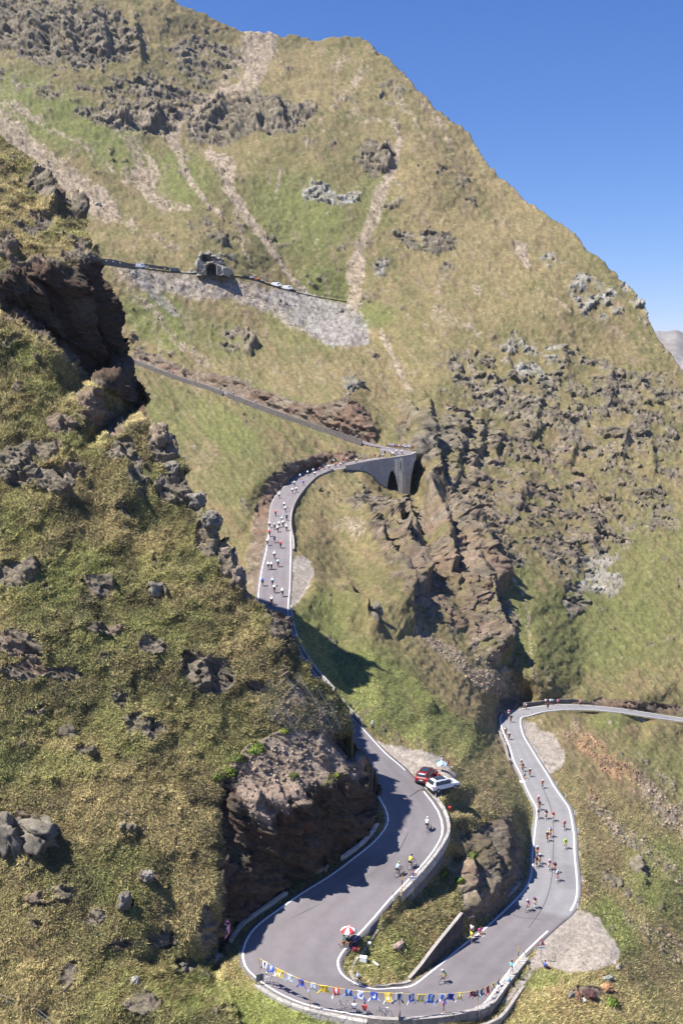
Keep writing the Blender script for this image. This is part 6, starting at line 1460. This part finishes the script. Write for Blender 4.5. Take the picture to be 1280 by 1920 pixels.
def TP(u, dz=.08, side=0.0):
    p = on_path(TA, TB, u, False); p.z += dz; return p
yt_ = R(-12)
simple_car('pale green and white car standing alone left of the tunnel', 'pale_green', TP(357), yt_)
simple_car('left of two white vans on the slope right of the tunnel', 'white', TP(524), R(-15), 'van', 'white vans right of the tunnel', 1.15)
simple_car('right of two white vans on the slope right of the tunnel', 'white', TP(536), R(-15), 'van', 'white vans right of the tunnel', 1.15)
simple_car('dark car at the right end beside the white vans', 'dark', TP(546), R(-15))
simple_car('dark car first in the row right of the tunnel', 'dark', TP(461), R(-12), L=1.1)
simple_car('silver car between the dark car and the orange one', 'silver', TP(473), R(-12), L=1.1)
simple_car('orange car in the row right of the tunnel', 'orange', TP(480), R(-12), L=1.1)
simple_car('silver car last in the row right of the tunnel', 'silver', TP(492), R(-14))
simple_car('dark van at the right end of the dark wall on the highest road', 'dark', TP(331), R(-10), 'van')
simple_car('silver van beside the spectators before the dark wall', 'silver', TP(260), R(-8), 'van')
# ------------------------------------------------------------------ roadside posts and signs
POSTW = mat('post_white', (0.80, 0.80, 0.78), 0.6); POSTR = mat('post_band', (0.10, 0.02, 0.025), 0.6); WOOD = mat('wood_pole', (0.50, 0.31, 0.13), 0.8, noise=(6, .2)); SIGNW = mat('sign_white', (0.82, 0.82, 0.82), 0.45); SIGNR = mat('sign_red', (0.62, 0.02, 0.05), 0.45); SIGNK = mat('sign_black', (0.02, 0.02, 0.02), 0.5); GALV = mat('galvanised_steel', (0.36, 0.38, 0.40), 0.5, metal=0.6); SNOWY = mat('snow_pole_yellow', (0.80, 0.42, 0.02), 0.6); BOARD = mat('sign_back', (0.09, 0.11, 0.14), 0.6)
def delineator_proto():
    r = empty('marker_post', (0, 0, -300)); m = MB(); m.box((0, 0, .42), (.13, .09, .84), taper=.92); m.build('post', POSTW, r)
    m = MB(); m.box((0, 0, .96), (.122, .085, .24), taper=.8); b = m.build('band', POSTR, r); m = MB(); m.box((0, -.047, .96), (.05, .01, .14)); m.build('reflector', SIGNW, b); return r
DEL = delineator_proto(); _dl = False
def delineator(p, label, group, yaw=0.0):
    global _dl
    r = copy_tree(DEL) if _dl else DEL; _dl = True
    r.location = p; r.rotation_euler = (0, 0, yaw); tag(r, label, 'marker post', group)
RL = [(1082,1559),(1086.6,1602),(1092,1655),(1077,1706),(1040.5,1469),(1057,1495),(1075,1525)]
RU = [(1025.5,1448),(1014,1429),(1002,1409),(992.4,1393),(985.4,1380),(981,1366)]
RF = [(980.8,1356),(980,1346),(996,1341),(1016,1336),(1039,1333),(1067,1330.5),(1107,1331.5),(1166.5,1337.5),(1235,1347)]
def edge_pt(u, v, side=RA, D=DA, off=.55):
    i = near_idx(u, v, side); return Vector(side[i] + D[i] * off)
for u, v in RL: delineator(edge_pt(u, v), 'white marker post with dark red top on the right edge of the lower right road', 'marker posts of the lower right road')
for u, v in RU: delineator(edge_pt(u, v), 'white marker post with dark red top beside the far gravel lay-by', 'marker posts of the far lay-by')
for u, v in RF: delineator(edge_pt(u, v), 'white marker post with dark red top round the far right curve', 'marker posts of the far curve')
delineator(edge_pt(981, 1806, off=.5), 'white marker post beside the right warning sign', None)
delineator(edge_pt(814, 1500, RB, DB, .5), 'white marker post at the upper end of the curved wall below the white car', None)
delineator(edge_pt(736, 1691, RB, DB, .45), 'white marker post at the lower end of the curved wall', None)
delineator(edge_pt(682, 1364, RB, DB, .6), 'white marker post at the end of the bright wall by the leaning bicycle', None)
def snow_pole(p, h, label):
    r = empty('snow_pole', p); tag(r, label, 'snow pole')
    for i in range(4): m = MB(); m.tube([(0, 0, h * i / 4), (0, 0, h * (i + 1) / 4)], .045, 8); m.build('pole_section', SNOWY if i % 2 == 1 or i == 3 else SIGNK, r) if i not in (0,) else m.build('pole_section', SNOWY, r)
snow_pole(edge_pt(742, 1684, RB, DB, .75), 2.5, 'yellow and black snow pole beside the left warning sign'); snow_pole(edge_pt(974, 1808, off=.3), 2.3, 'yellow and black snow pole beside the right warning sign'); snow_pole(edge_pt(684, 1354, RB, DB, 1.0), 2.2, 'yellow and black snow pole behind the bright wall')
def warning_sign(p, H, label, kind, yaw):
    r = empty('road_sign', p, yaw); tag(r, label, 'road sign'); m = MB(); m.tube([(0, .03, -.3), (0, .03, H + .95)], .032, 8); m.build('post', GALV, r)
    s = .95; z0 = H + .10
    tri = lambda k, y: [(-s / 2 * k, y, z0 + .274 - .274 * k), (s / 2 * k, y, z0 + .274 - .274 * k), (0, y, z0 + .274 + .55 * k)]
    m = MB(); m.prism(tri(1.0, 0), (0, -.02, 0)); pl = m.build('warning_triangle', SIGNR, r)
    m = MB(); m.prism(tri(.70, -.022), (0, -.006, 0)); m.build('white_field', SIGNW, pl)
    m = MB(); y = -.0305
    if kind == 'rock':
        m.prism([(.03, y, z0 + .10), (.26, y, z0 + .10), (.26, y, z0 + .16), (.12, y, z0 + .40), (.02, y, z0 + .58), (-.02, y, z0 + .50), (.05, y, z0 + .30)], (0, -.004, 0))
        for a, b, k in ((-.10, .13, .035), (-.02, .22, .03), (-.17, .12, .022)): m.prism([(a - k, y, z0 + b), (a, y, z0 + b - k), (a + k, y, z0 + b), (a, y, z0 + b + k)], (0, -.004, 0))
    else:
        m.prism([(-.10, y, z0 + .30), (-.07, y, z0 + .38), (.07, y, z0 + .38), (.10, y, z0 + .30), (.10, y, z0 + .24), (-.10, y, z0 + .24)], (0, -.004, 0))
        for x in (-.07, .07):
            m.prism([(x - .02, y, z0 + .22), (x + .02, y, z0 + .22), (x - .03, y, z0 + .15), (x + .01, y, z0 + .09), (x - .03, y, z0 + .09), (x - .07, y, z0 + .15)], (0, -.004, 0))
    m.build('pictogram', SIGNK, pl)
    m = MB(); m.box((0, -.01, H - .16), (.92, .02, .34)); p2_ = m.build('plate', SIGNW, r)
    m = MB(); rr = random.Random(4 if kind == 'rock' else 9)
    x = -.36
    while x < .34:
        w = rr.uniform(.04, .09); m.box((x + w / 2, -.023, H - .16 + rr.uniform(-.02, .02)), (w, .005, .09)); x += w + .035
    m.build('plate_marks', GALV, p2_)
warning_sign(edge_pt(757, 1668, RB, DB, 1.3) - Vector((0, 0, .5)), 2.05, 'triangular warning sign with white plate on the left beside the curved wall', 'slip', R(4)); warning_sign(edge_pt(994, 1800, off=1.9), 1.55, 'triangular rockfall warning sign with white plate beside the gravel', 'rock', R(4))
def chevron(p, yaw, label):
    r = empty('road_sign', p, yaw); tag(r, label, 'road sign'); m = MB(); m.box((0, 0, .85), (.85, .03, .80)); bd = m.build('board', BOARD, r)
    m = MB(); m.prism([(-.25, .018, .5), (.05, .018, .85), (-.25, .018, 1.2), (.0, .018, 1.2), (.3, .018, .85), (0, .018, .5)], (0, .006, 0)); m.build('chevron', SIGNW, bd)
    for x in (-.3, .3): m = MB(); m.tube([(x, -.03, -.3), (x, -.03, 1.25)], .03, 6); m.build('post', GALV, r)
chevron(edge_pt(489, 1843, off=.4), R(20), 'dark back of a chevron board at the left end of the jersey line'); chevron(edge_pt(756, 1909, off=.75), R(75), 'dark chevron board seen edge on beside the parapet blocks')
# ------------------------------------------------------------------ jersey line
def top_of(base, uv):
    """point above a pole foot at the height seen"""
    d = ray(*uv); k = math.hypot(base.x, base.y) / math.hypot(d[0], d[1]); return Vector((base.x, base.y, d[2] * k))
poles = [((490, 1843), (494, 1796), .45), ((601, 1894), (607, 1842), .75), ((757, 1909), (762, 1863), .8), ((875, 1903), (881, 1856), .75)]
tops = []
for i, (b_, t_, off) in enumerate(poles):
    b = edge_pt(*b_, off=off); t = top_of(b, t_); tops.append(t)
    m = MB(); m.tube([b - Vector((0, 0, .4)), b.lerp(t, .5) + Vector((.015, 0, 0)), t + Vector((0, 0, .06))], [.042, .038, .032], 8)
    tag(m.build('wooden_pole', WOOD), ['leftmost wooden pole of the jersey line beside the chevron board', 'second wooden pole of the jersey line rising from the grass kerb', 'third wooden pole of the jersey line beside the parapet blocks', 'rightmost wooden pole of the jersey line on the parapet'][i], 'pole')
endp = edge_pt(951, 1843, off=.3); tops.append(top_of(endp, (951, 1829)))
line = []
for i in range(4):
    a, b = tops[i], tops[i + 1]; sg = .028 * (b - a).length
    for k in range(14): t = k / 14; line.append(a.lerp(b, t) - Vector((0, 0, 4 * sg * t * (1 - t))))
line.append(tops[-1])
m = MB(); m.tube(line, .02, 6); tag(m.build('rope', YELLOW), 'thin yellow rope strung along the outside of the hairpin', 'rope')
lu = to_px(np.array([tuple(p) for p in line]))[0]
def jersey_mesh(seed):
    """short-sleeved jersey hung by its hem, sleeves drooping: one folded shell"""
    rr = np.random.default_rng(seed); out = [(-.30, 0), (.30, 0), (.29, -.20), (.27, -.40), (.50, -.62), (.40, -.76), (.24, -.60), (.13, -.66), (0, -.62), (-.13, -.66), (-.24, -.60), (-.40, -.76), (-.50, -.62), (-.27, -.40), (-.29, -.20)]
    return out
J0 = jersey_mesh(1)
def jersey(u, main, trim, label, sc=1.0, sl=True):
    i = int(np.clip(np.searchsorted(lu, u), 1, len(lu) - 1)); f = np.clip((u - lu[i - 1]) / (lu[i] - lu[i - 1] + 1e-9), 0, 1); p = line[i - 1].lerp(line[i], f); d = (line[i] - line[i - 1]); d.z = 0; d.normalize(); yaw = math.atan2(d.y, d.x); dz = (line[i].z - line[i - 1].z)
    rr = random.Random(int(u)); r = empty('jersey', p, yaw + rr.uniform(-.15, .15)); r.scale = (sc * rr.uniform(.9, 1.1), sc, sc * rr.uniform(.88, 1.12)); r.rotation_euler.y = rr.uniform(-.16, .16) - math.atan2(dz, 1.2); r.rotation_euler.x = rr.uniform(-.2, .2); tag(r, label, 'jersey', 'jerseys hung on the line')
    def shell(pts, nm, m_, par, y0=0.0, th=.045):
        ys = lambda x, z: y0 + .05 * math.sin(x * 11 + u) * (-z) + .03 * math.sin(z * 9 + u)
        n = len(pts); a = [(x, ys(x, z) - th / 2, z) for x, z in pts]; b = [(x, ys(x, z) + th / 2, z) for x, z in pts]
        cx = sum(x for x, z in pts) / n; cz = sum(z for x, z in pts) / n
        V = a + b + [(cx, ys(cx, cz) - th * .8, cz), (cx, ys(cx, cz) + th * .8, cz)]
        F = [(i, (i + 1) % n, 2 * n)[::-1] for i in range(n)] + [(n + i, n + (i + 1) % n, 2 * n + 1) for i in range(n)] + [(i, (i + 1) % n, n + (i + 1) % n, n + i) for i in range(n)]
        return mesh_from(nm, V, F, [m_], False, None, par)
    bd = shell([(-.27, .02), (.27, .02), (.26, -.22), (.25, -.42), (.25, -.60), (.13, -.66), (0, -.60), (-.13, -.66), (-.25, -.60), (-.25, -.42), (-.26, -.22)], 'torso', main, r)
    shell([(-.12, -.05), (.12, -.05), (.10, -.48), (-.10, -.48)], 'front_panel', trim, bd, th=.075)
    for s in (-1, 1): shell([(.25 * s, -.44), (.255 * s, -.60), (.42 * s, -.88 + rr.uniform(-.06, .06)), (.52 * s, -.78)][::s], 'sleeve', trim if sl else main, r)
JJ = [(497,WHITE,NAVY,'small white and navy jersey at the left end of the line',.85),(509,BLUE,WHITE,'blue jersey with white front, second from the left end',1),(525,YELLOW,WHITE,'yellow jersey, first yellow one from the left',1.1),(544,WHITE,LBLUE,'white jersey right of the first yellow one',1),(564,BLUE,PURPLE,'blue and purple jersey, fifth from the left end',1),(586,WHITE,LBLUE,'white jersey just left of the second wooden pole',.9),(607,YELLOW,YELLOW,'plain yellow jersey on top of the second wooden pole',1.1),
 (630,RED,WHITE,'red and white jersey, the only bright red one',1.05),(654,BLUE,LBLUE,'blue jersey right of the bright red one',1.1),(676,WHITE,BLUE,'white jersey with blue trim right of the two seated people',1),(701,BLUE,WHITE,'blue jersey above the bicycle leaning on the blocks',1.1),(726,YELLOW,WHITE,'yellow and white jersey left of the third wooden pole',1.1),(749,WHITE,NAVY,'white striped jersey touching the third wooden pole',1.1),(771,BLUE,WHITE,'blue jersey just right of the third wooden pole',1),(790,YELLOW,WHITE,'yellow and white jersey right of the third wooden pole',1.05),
 (809,BLUE,LBLUE,'blue jersey left of the woman in pinkish purple',1.05),(829,WHITE,BLUE,'white jersey just behind the woman in pinkish purple',1),(846,BLUE,NAVY,'blue jersey just right of the woman in pinkish purple',1.05),(862,YELLOW,WHITE,'pale yellow jersey left of the rightmost pole',.9),(884,MAROON,MAROON,'tiny dark red jersey beside the rightmost pole',.6),(892,NAVY,GREY,'navy jersey, first right of the rightmost pole',.85),(903,NAVY,LBLUE,'navy jersey, second right of the rightmost pole',.85),(914,MAROON,RED,'dark red jersey between navy and yellow ones',.8),(924,YELLOW,NAVY,'small yellow and navy jersey near the right end',.75),(934,NAVY,WHITE,'navy jersey nearest the right end of the line',.8)]
for u, a, b_, lab, sc in JJ: jersey(u, a, b_, lab, sc * 1.22)
# bicycles standing about
bicycle(edge_pt(503, 1838, off=-.35), R(-35), 'white bicycle leaning beside the chevron board at the left end', 'white', rx=R(-12))
bicycle(edge_pt(628, 1896, off=-.45), R(170), 'black bicycle propped on its own left of the seated people', 'black', rx=R(20))
bicycle(edge_pt(712, 1905, off=-.35), R(178), 'black bicycle with white saddle leaning on the parapet blocks', 'black', rx=R(10), saddle=WHITE)
bicycle(edge_pt(668, 1356, RB, DB, -.05), R(120), 'bicycle leaning on the bright white wall', 'celeste', rx=R(12))
# umbrella
ub = RP(653, 1772); um = empty('umbrella', ub); tag(um, 'red and white striped umbrella beside the hairpin apex', 'umbrella')
m = MB(); m.tube([(0, 0, 0), (0, 0, 2.2)], .02, 6); m.build('pole', ALU, um)
def canopy(N_=8, Rr=.92, z0=1.72, zt=2.18):
    for k in range(N_):
        mb = MB(); rows = 5; V = []; 
        for i in range(rows + 1):
            a = i / rows
            for j in range(4):
                q = 2 * math.pi * (k + j / 3) / N_ + .2; sag = 1 - .05 * math.sin(math.pi * j / 3) * a
                V.append((Rr * a * sag * math.cos(q), Rr * a * sag * math.sin(q), zt - (zt - z0) * (a ** 1.9)))
        F = [(i * 4 + j, (i + 1) * 4 + j, (i + 1) * 4 + j + 1, i * 4 + j + 1) for i in range(rows) for j in range(3)]
        mb.add(V, F); o = mb.build('canopy_panel', RED if k % 2 == 0 else WHITE, um, True); s = o.modifiers.new('t', 'SOLIDIFY'); s.thickness = .012
canopy()
# chairs under the umbrella
def camp_chair(p, yaw, label):
    r = empty('camp_chair', p, yaw); tag(r, label, 'chair'); m = MB(); m.box((.05, 0, .36), (.46, .46, .03)); m.build('seat', DARK, r); m = MB(); m.box((-.2, 0, .62), (.04, .46, .46)); m.build('backrest', DARK, r)
    for x in (-.17, .25):
        for y in (-.2, .2): m = MB(); m.tube([(x, y, 0), (x, -y * .2 + y * .8, .36)], .013, 5); m.build('leg', ALU, r)
camp_chair(RP(646, 1773), R(215), 'dark camp chair under the person in teal'); camp_chair(RP(654, 1775), R(240), 'dark camp chair under the person in black')
def bag(p, s, m_, label, m2=None, yaw=0.0):
    r = empty('bag', p, yaw); tag(r, label, 'bag'); m = MB(); m.ellipsoid((0, 0, s * .42), (s * .62, s * .42, s * .45), 0, 12, 8); m.box((0, 0, s * .2), (s * 1.0, s * .66, s * .4), taper=.9); m.build('bag_body', m_, r, True)
    m = MB(); m.ellipsoid((s * .38, -s * .2, s * .45), (s * .2, s * .2, s * .3), 0, 8, 6); m.build('pocket', m2 or m_, r, True); m = MB(); m.tube([(-.2 * s, 0, .8 * s), (-.1 * s, 0, 1.0 * s), (.1 * s, 0, 1.0 * s), (.2 * s, 0, .8 * s)], .02, 5); m.build('strap', DARK, r)
bag(G(667, 1782), .72, MAROON, 'dark red and orange bag by the umbrella at the line', ORANGE); bag(G(842, 1518), .62, RED, 'red bag lying in the grass outside the curved wall', DARK); bag(G(822, 1432), .5, TEAL, 'green rucksack beside the picnickers'); bag(G(692, 1771), .42, WHITE, 'small white bag on the strip of stones', YELLOW)
def cool_box(p, yaw, label):
    r = empty('cool_box', p, yaw); tag(r, label, 'cool box'); m = MB(); m.box((0, 0, .26), (.74, .50, .50)); b = m.build('box', SIGNW, r); bv = b.modifiers.new('b', 'BEVEL'); bv.width = .03; bv.segments = 2
    m = MB(); m.box((0, 0, .545), (.78, .54, .07)); l_ = m.build('lid', SIGNW, r); bv = l_.modifiers.new('b', 'BEVEL'); bv.width = .02
    m = MB()
    for i in range(4): m.box((-.376, -.15 + .1 * i, .28), (.008, .05, .22))
    m.build('lettering', SIGNK, b)
cool_box(G(681, 1803), R(-12), 'white cool box with dark lettering on its side on the island')
m = MB(); m.tube([(-.5, 0, .12), (.5, 0, .12)], .11, 12); m.tube([(-.56, 0, .12), (-.5, 0, .12)], .05, 8); o = m.build('foam_roll', WHITE); o.location = G(703, 1809); o.rotation_euler = (0, 0, R(-52)); tag(o, 'white roll lying in the grass beside the cool box', 'roll')
# pink banner at the rock
bp = FS.at(423, 1757) + Vector((.25, -1.7, .75)); r = empty('banner', bp); tag(r, 'pink banner hanging on the shaded rock left of the hairpin', 'banner')
s_ = .0625; m = MB(); m.prism([(-.12, 0, .05), (.38, .05, .75), (.46, .05, 1.75), (.16, .02, 2.45), (-.14, 0, 1.95)], (0, .02, 0)); b_ = m.build('cloth', mat('pink_banner', (0.80, 0.30, 0.50), 0.8), r)
m = MB()
for i in range(3): m.prism([(-.03, -.006, .75 + .42 * i), (.30, -.004, 1.02 + .38 * i), (.30, -.004, 1.18 + .38 * i), (-.03, -.006, .92 + .42 * i)], (0, -.006, 0))
m.build('lettering', mat('pale_lettering', (0.85, 0.75, 0.80), 0.8), b_); m = MB(); m.tube([(-.16, .02, -.2), (-.16, .02, 2.55)], .02, 6); m.build('pole', GALV, r)
# cloth with the man in turquoise, sheet on the right road
m = MB(); m.ellipsoid((0, 0, .3), (.28, .2, .34), 0, 10, 7); o = m.build('rucksack', LBLUE, None, True); o.location = edge_pt(952, 1850, off=.75) + Vector((0, 0, .35)); tag(o, 'pale blue and white rucksack on the parapet below the standing man', 'bag')
m = MB(); m.box((0, 0, .03), (1.0, .9, .03)); o = m.build('white_sheet', WHITE); o.location = edge_pt(981, 1467, RB, DB, .1); tag(o, 'white sheet lying at the left edge of the right road', 'sheet')
# fence in the lower left corner
fr = empty('wire_fence', FS.at(40, 1900)); tag(fr, 'wire fence with two pale posts in the lower left corner', 'fence')
fb = []
for u, v in ((18, 1888), (72, 1910), (-40, 1868)):
    p = FS.at(u, v) - Vector(fr.location); fb.append(p); m = MB(); m.tube([p - Vector((0, 0, .3)), p + Vector((.02, 0, 1.15))], .035, 6); m.build('post', GALV, fr)
e_ = FS.at(98, 1930) - Vector(fr.location); pts = [fb[2], fb[0], fb[1], e_]
for h_ in (1.1, .6):
    m = MB(); m.tube([p + Vector((0, -.04, h_)) for p in pts], .012, 4); m.build('wire', GALV, fr)
# ------------------------------------------------------------------ bushes and loose boulders
LEAF = grass_mat(); LEAF.name = 'leaves'
def bush(u, v, s, label, K, S=FS, cat='bush'):
    p = np.array(S.at(u, v)); rng = np.random.default_rng(int(u)); n = int(420 * s)
    d = rng.standard_normal((n, 3)); d /= np.linalg.norm(d, axis=1)[:, None]; d[:, 2] = np.abs(d[:, 2]); lump = 1 + .28 * noise(d * 2.2 + u, 3)
    c = d * (s * lump * (0.55 + 0.45 * rng.random(n)))[:, None] * np.array([1.15, 1, .85]); t = rng.standard_normal((n, 3)); t /= np.linalg.norm(t, axis=1)[:, None]; b = np.cross(t, d + .3 * rng.standard_normal((n, 3))); b /= np.linalg.norm(b, axis=1)[:, None]
    L = (.09 + .09 * rng.random(n))[:, None]; V = np.stack([c - t * L, c + b * L * .5, c + t * L, c - b * L * .5], 1).reshape(-1, 3); Kc = np.repeat(np.array(K)[None] * (0.7 + .6 * rng.random(n))[:, None], 4, 0)
    r = empty('bush', tuple(p)); tag(r, label, cat); o = fast_mesh('foliage', V, np.arange(4 * n).reshape(-1, 4), Kc, LEAF, False, r)
    a = o.data.attributes.new('lie', 'FLOAT_VECTOR', 'POINT'); nn = np.repeat(d + .25 * rng.standard_normal((n, 3)), 4, 0); nn /= np.linalg.norm(nn, axis=1)[:, None]; a.data.foreach_set('vector', nn.astype(np.float32).ravel())
    m = MB()
    for k in range(5): q = 2 * math.pi * k / 5; m.tube([(0, 0, -.2), (.3 * s * math.cos(q), .3 * s * math.sin(q), .35 * s), (.6 * s * math.cos(q + .3), .6 * s * math.sin(q + .3), .6 * s)], [.035, .02, .01], 5)
    m.build('stems', WOOD, r)
GB = (0.085, 0.125, 0.025); GY = (0.17, 0.19, 0.04); GD = (0.075, 0.095, 0.03)
bush(480, 1408, 1.35, 'largest green bush above the rock cut', GB); bush(447, 1425, 1.0, 'green bush left of the largest one above the rock cut', GD); bush(428, 1452, 1.1, 'low bush at the left top corner of the rock cut', GB); bush(533, 1372, .7, 'yellowish bush right of the largest bush', GY); bush(548, 1460, .6, 'small bush clinging to the bare top of the rock cut', GD); bush(630, 1455, .45, 'tiny yellow green bush on the right of the rock cut', GY); bush(408, 1462, .8, 'bush hanging over the left edge of the rock cut', GD)
bush(875, 1622, .7, 'dark green bush on the island rock', GD, BG); bush(862, 1655, .55, 'small green bush left below on the island rock', GB, BG); bush(830, 1640, .6, 'yellowish bush beside the island rock', GY, BG); bush(905, 1540, .6, 'brownish bush on top of the island rock', (0.15, 0.12, .05), BG); bush(1145, 1884, .8, 'green bush beside the dark red boulder', GB, BG)
bush(650, 1325, .7, 'olive bush at the upper end of the bright white wall', GD, BG)
ROCKM = attr_mat('boulder_rock', ((1.8, .3), (7.0, .3)), bump=.5, bscale=4.0, bdist=.08)
def boulder(u, v, size, label, K, S=FS, sink=.3, seed=None):
    seed = int(u * 3 + v) if seed is None else seed; bm = bmesh.new(); bmesh.ops.create_icosphere(bm, subdivisions=4, radius=1.0); V = np.array([x.co[:] for x in bm.verts]); F = np.array([[q.index for q in f.verts] for f in bm.faces]); bm.free()
    f, t = facets(V * 1.3 + seed, seed); f2, t2 = facets(V * 3.2 + seed, seed + 5); n = fbm(V * 1.5 + seed, 3, seed)
    V = np.sign(V) * np.abs(V) ** .72; V = V * (1 + .46 * f + .20 * f2 + .12 * n)[:, None] * np.array(size) ; a = R(seed % 180); rot = np.array([[math.cos(a), -math.sin(a), 0], [math.sin(a), math.cos(a), 0], [0, 0, 1]]); V = V @ rot.T
    Kc = np.array(K)[None] * (.7 + .4 * t + .3 * t2 + .25 * n)[:, None]; g = sstep(.1, .5, n) * .3; Kc = mixc(Kc, G_OLIVE, g)
    o = fast_mesh('boulder', V, F, Kc, ROCKM, False); o.location = S.at(u, v) + Vector((0, 0, size[2] * sink)); tag(o, label, 'boulder')
BGR = (.20, .18, .15); BRU = (.24, .14, .095); BPA = (.34, .32, .28)
boulder(14, 1562, (1.7, 1.2, 2.4), 'tall grey boulder at the left frame edge', (.17,.15,.12), FS, -.25); boulder(68, 1560, (2.6, 1.4, 1.6), 'broad grey boulder right of the tall one at the left edge', (.17,.15,.12), FS, -.25)
boulder(294, 1106, (.9, .8, 1.0), 'single upright boulder in the middle of the near hillside', BGR); boulder(437, 1055, (.6, .6, 1.9), 'slender pale rock pillar on the near hillside edge', (.28, .22, .17), FS, .0); boulder(395, 988, (1.1, .9, 1.0), 'blocky boulder above the pale rock pillar on the edge', BGR, FS, 0); boulder(372, 940, (1.2, 1.0, 1.0), 'flat boulder high on the near hillside edge', BGR)
boulder(328, 882, (1.3, 1.0, 1.0), 'boulder on the hillside edge below the layered crag', BGR, FS, 0); boulder(300, 820, (2.0, 1.2, 1.8), 'layered brown crag standing on the hillside edge', (.24, .19, .14), FS, -.1); boulder(447, 1090, (1.0, .8, 1.3), 'boulder just below the slender pale pillar', (.25, .2, .16)); boulder(275, 1645, (.6, .45, .5), 'small pale boulder in the lower middle of the near slope', (.24,.22,.19)); boulder(235, 1695, (.6, .5, .9), 'narrow grey rock left of the small pale boulder', BGR)
boulder(405, 1798, (.7, .6, .45), 'pinkish stone at the foot of the slope by the grass bank', (.34, .26, .21)); boulder(345, 1812, (.5, .4, .35), 'small stone left of the pinkish one', BGR); boulder(255, 1838, (.45, .4, .5), 'pale stone low on the near slope', BPA)
boulder(1104, 1874, (.6, .5, .5), 'dark red boulder in the grass below the gravel', (.09, .05, .05), BG, .5); boulder(1082, 1872, (.55, .45, .4), 'reddish stone left of the dark red boulder', BRU, BG); boulder(1069, 1869, (.45, .35, .28), 'grey stone leftmost below the gravel', BGR, BG); boulder(1092, 1878, (.32, .2, .18), 'white stone touching the dark red boulder', (.5, .48, .44), BG); boulder(1134, 1856, (.6, .4, .38), 'orange brown slab below the pale slab', (.36, .19, .10), BG); boulder(1133, 1838, (.8, .28, .2), 'long pale greenish slab below the gravel', (.30, .31, .26), BG); boulder(1156, 1816, (.55, .25, .2), 'pale block at the lower edge of the gravel', (.30, .26, .22), BG)
boulder(700, 1168, (1.0, 1.0, 1.5), 'grey block at the dark cleft on the middle slope', BGR, BG); boulder(184, 386, (1.8, 1.4, 1.2), 'pale boulder on the scree above the left ridge', BPA, BG)
boulder(747, 1800 - 27, (.8, .35, .3), 'pinkish stone half sunk in the island grass', (.36, .27, .22), BG, .2)
# ------------------------------------------------------------------ rockfall net on the cut
def rock_net():
    poly_ = [(478,1312),(500,1275),(545,1268),(600,1300),(632,1336),(655,1376),(672,1412),(660,1436),(600,1410),(540,1380),(500,1352)]
    U = np.arange(470, 690, 4.0); V_ = np.arange(1260, 1450, 4.0); UU_, VV_ = np.meshgrid(U, V_); k = inside(poly_, UU_, VV_)
    iu = np.clip(((UU_ - FS.u[0]) / FS.step).astype(int), 0, len(FS.u) - 1); iv = np.clip(((VV_ - FS.v[0]) / FS.step).astype(int), 0, len(FS.v) - 1)
    Ps = np.stack([blur(FS.P[..., a], 4) for a in range(3)], -1); Pn = Ps[iv, iu] + FS.N[iv, iu] * .75
    i = np.arange(UU_.size).reshape(UU_.shape); q = k[:-1, :-1] & k[1:, :-1] & k[1:, 1:] & k[:-1, 1:]
    F = np.stack([i[:-1, :-1], i[1:, :-1], i[1:, 1:], i[:-1, 1:]], -1)[q]; used = np.unique(F); mp = -np.ones(UU_.size, int); mp[used] = np.arange(len(used))
    r = empty('rockfall_net', tuple(FS.at(570, 1400))); tag(r, 'grey wire rockfall net draped over the top of the rock cut', 'net'); loc = np.array(r.location)
    def sp(u, v, off=.55):
        a = min(max(int((v - FS.v[0]) / FS.step), 0), len(FS.v) - 1); c = min(max(int((u - FS.u[0]) / FS.step), 0), len(FS.u) - 1); return Vector(Ps[a, c] + FS.N[a, c] * off - loc)
    mb = MB()
    for sl in (-1, 1):          # strands of the wire mesh, crossing each other
        for c0 in np.arange(-1400, 2300, 7.0):
            run = []
            for u in np.arange(472, 690, 7.0):
                v = c0 + sl * (u - 480) * 1.1
                if 1255 < v < 1450 and bool(inside(poly_, np.array([u]), np.array([v]))[0]): run.append(sp(u, v))
                else:
                    if len(run) > 1: mb.tube(run, .006, 3)
                    run = []
            if len(run) > 1: mb.tube(run, .006, 3)
    mb.build('mesh', BOARD, r)
    for (u0, v0, u1, v1) in ((530,1270,590,1372),(548,1268,640,1420),(582,1290,662,1430),(505,1280,560,1390)):
        pts = []
        for t_ in np.linspace(0, 1, 14):
            u, v = u0 + (u1 - u0) * t_, v0 + (v1 - v0) * t_; a = min(max(int((v - FS.v[0]) / FS.step), 0), len(FS.v) - 1); c = min(max(int((u - FS.u[0]) / FS.step), 0), len(FS.u) - 1); pts.append(Vector(Ps[a, c] + FS.N[a, c] * .8 - loc))
        mb = MB(); mb.tube(pts, .02, 5); mb.build('cable', GALV, r)
rock_net()
# ------------------------------------------------------------------ thin mountain air between here and the far ridge
def haze():
    m = MB(); m.box((0, 2900, -430), (7000, 7200, 1780)); o = m.build('haze', []); tag(o, kind='stuff')
    hm = bpy.data.materials.new('mountain_air'); hm.use_nodes = True; n = hm.node_tree.nodes; l = hm.node_tree.links
    n.remove(n['Principled BSDF']); v = n.new('ShaderNodeVolumePrincipled'); v.inputs['Color'].default_value = (.72, .84, 1.0, 1); v.inputs['Density'].default_value = 0.00004; v.inputs['Anisotropy'].default_value = .2
    l.new(v.outputs[0], n['Material Output'].inputs['Volume']); o.data.materials.append(hm)
haze()
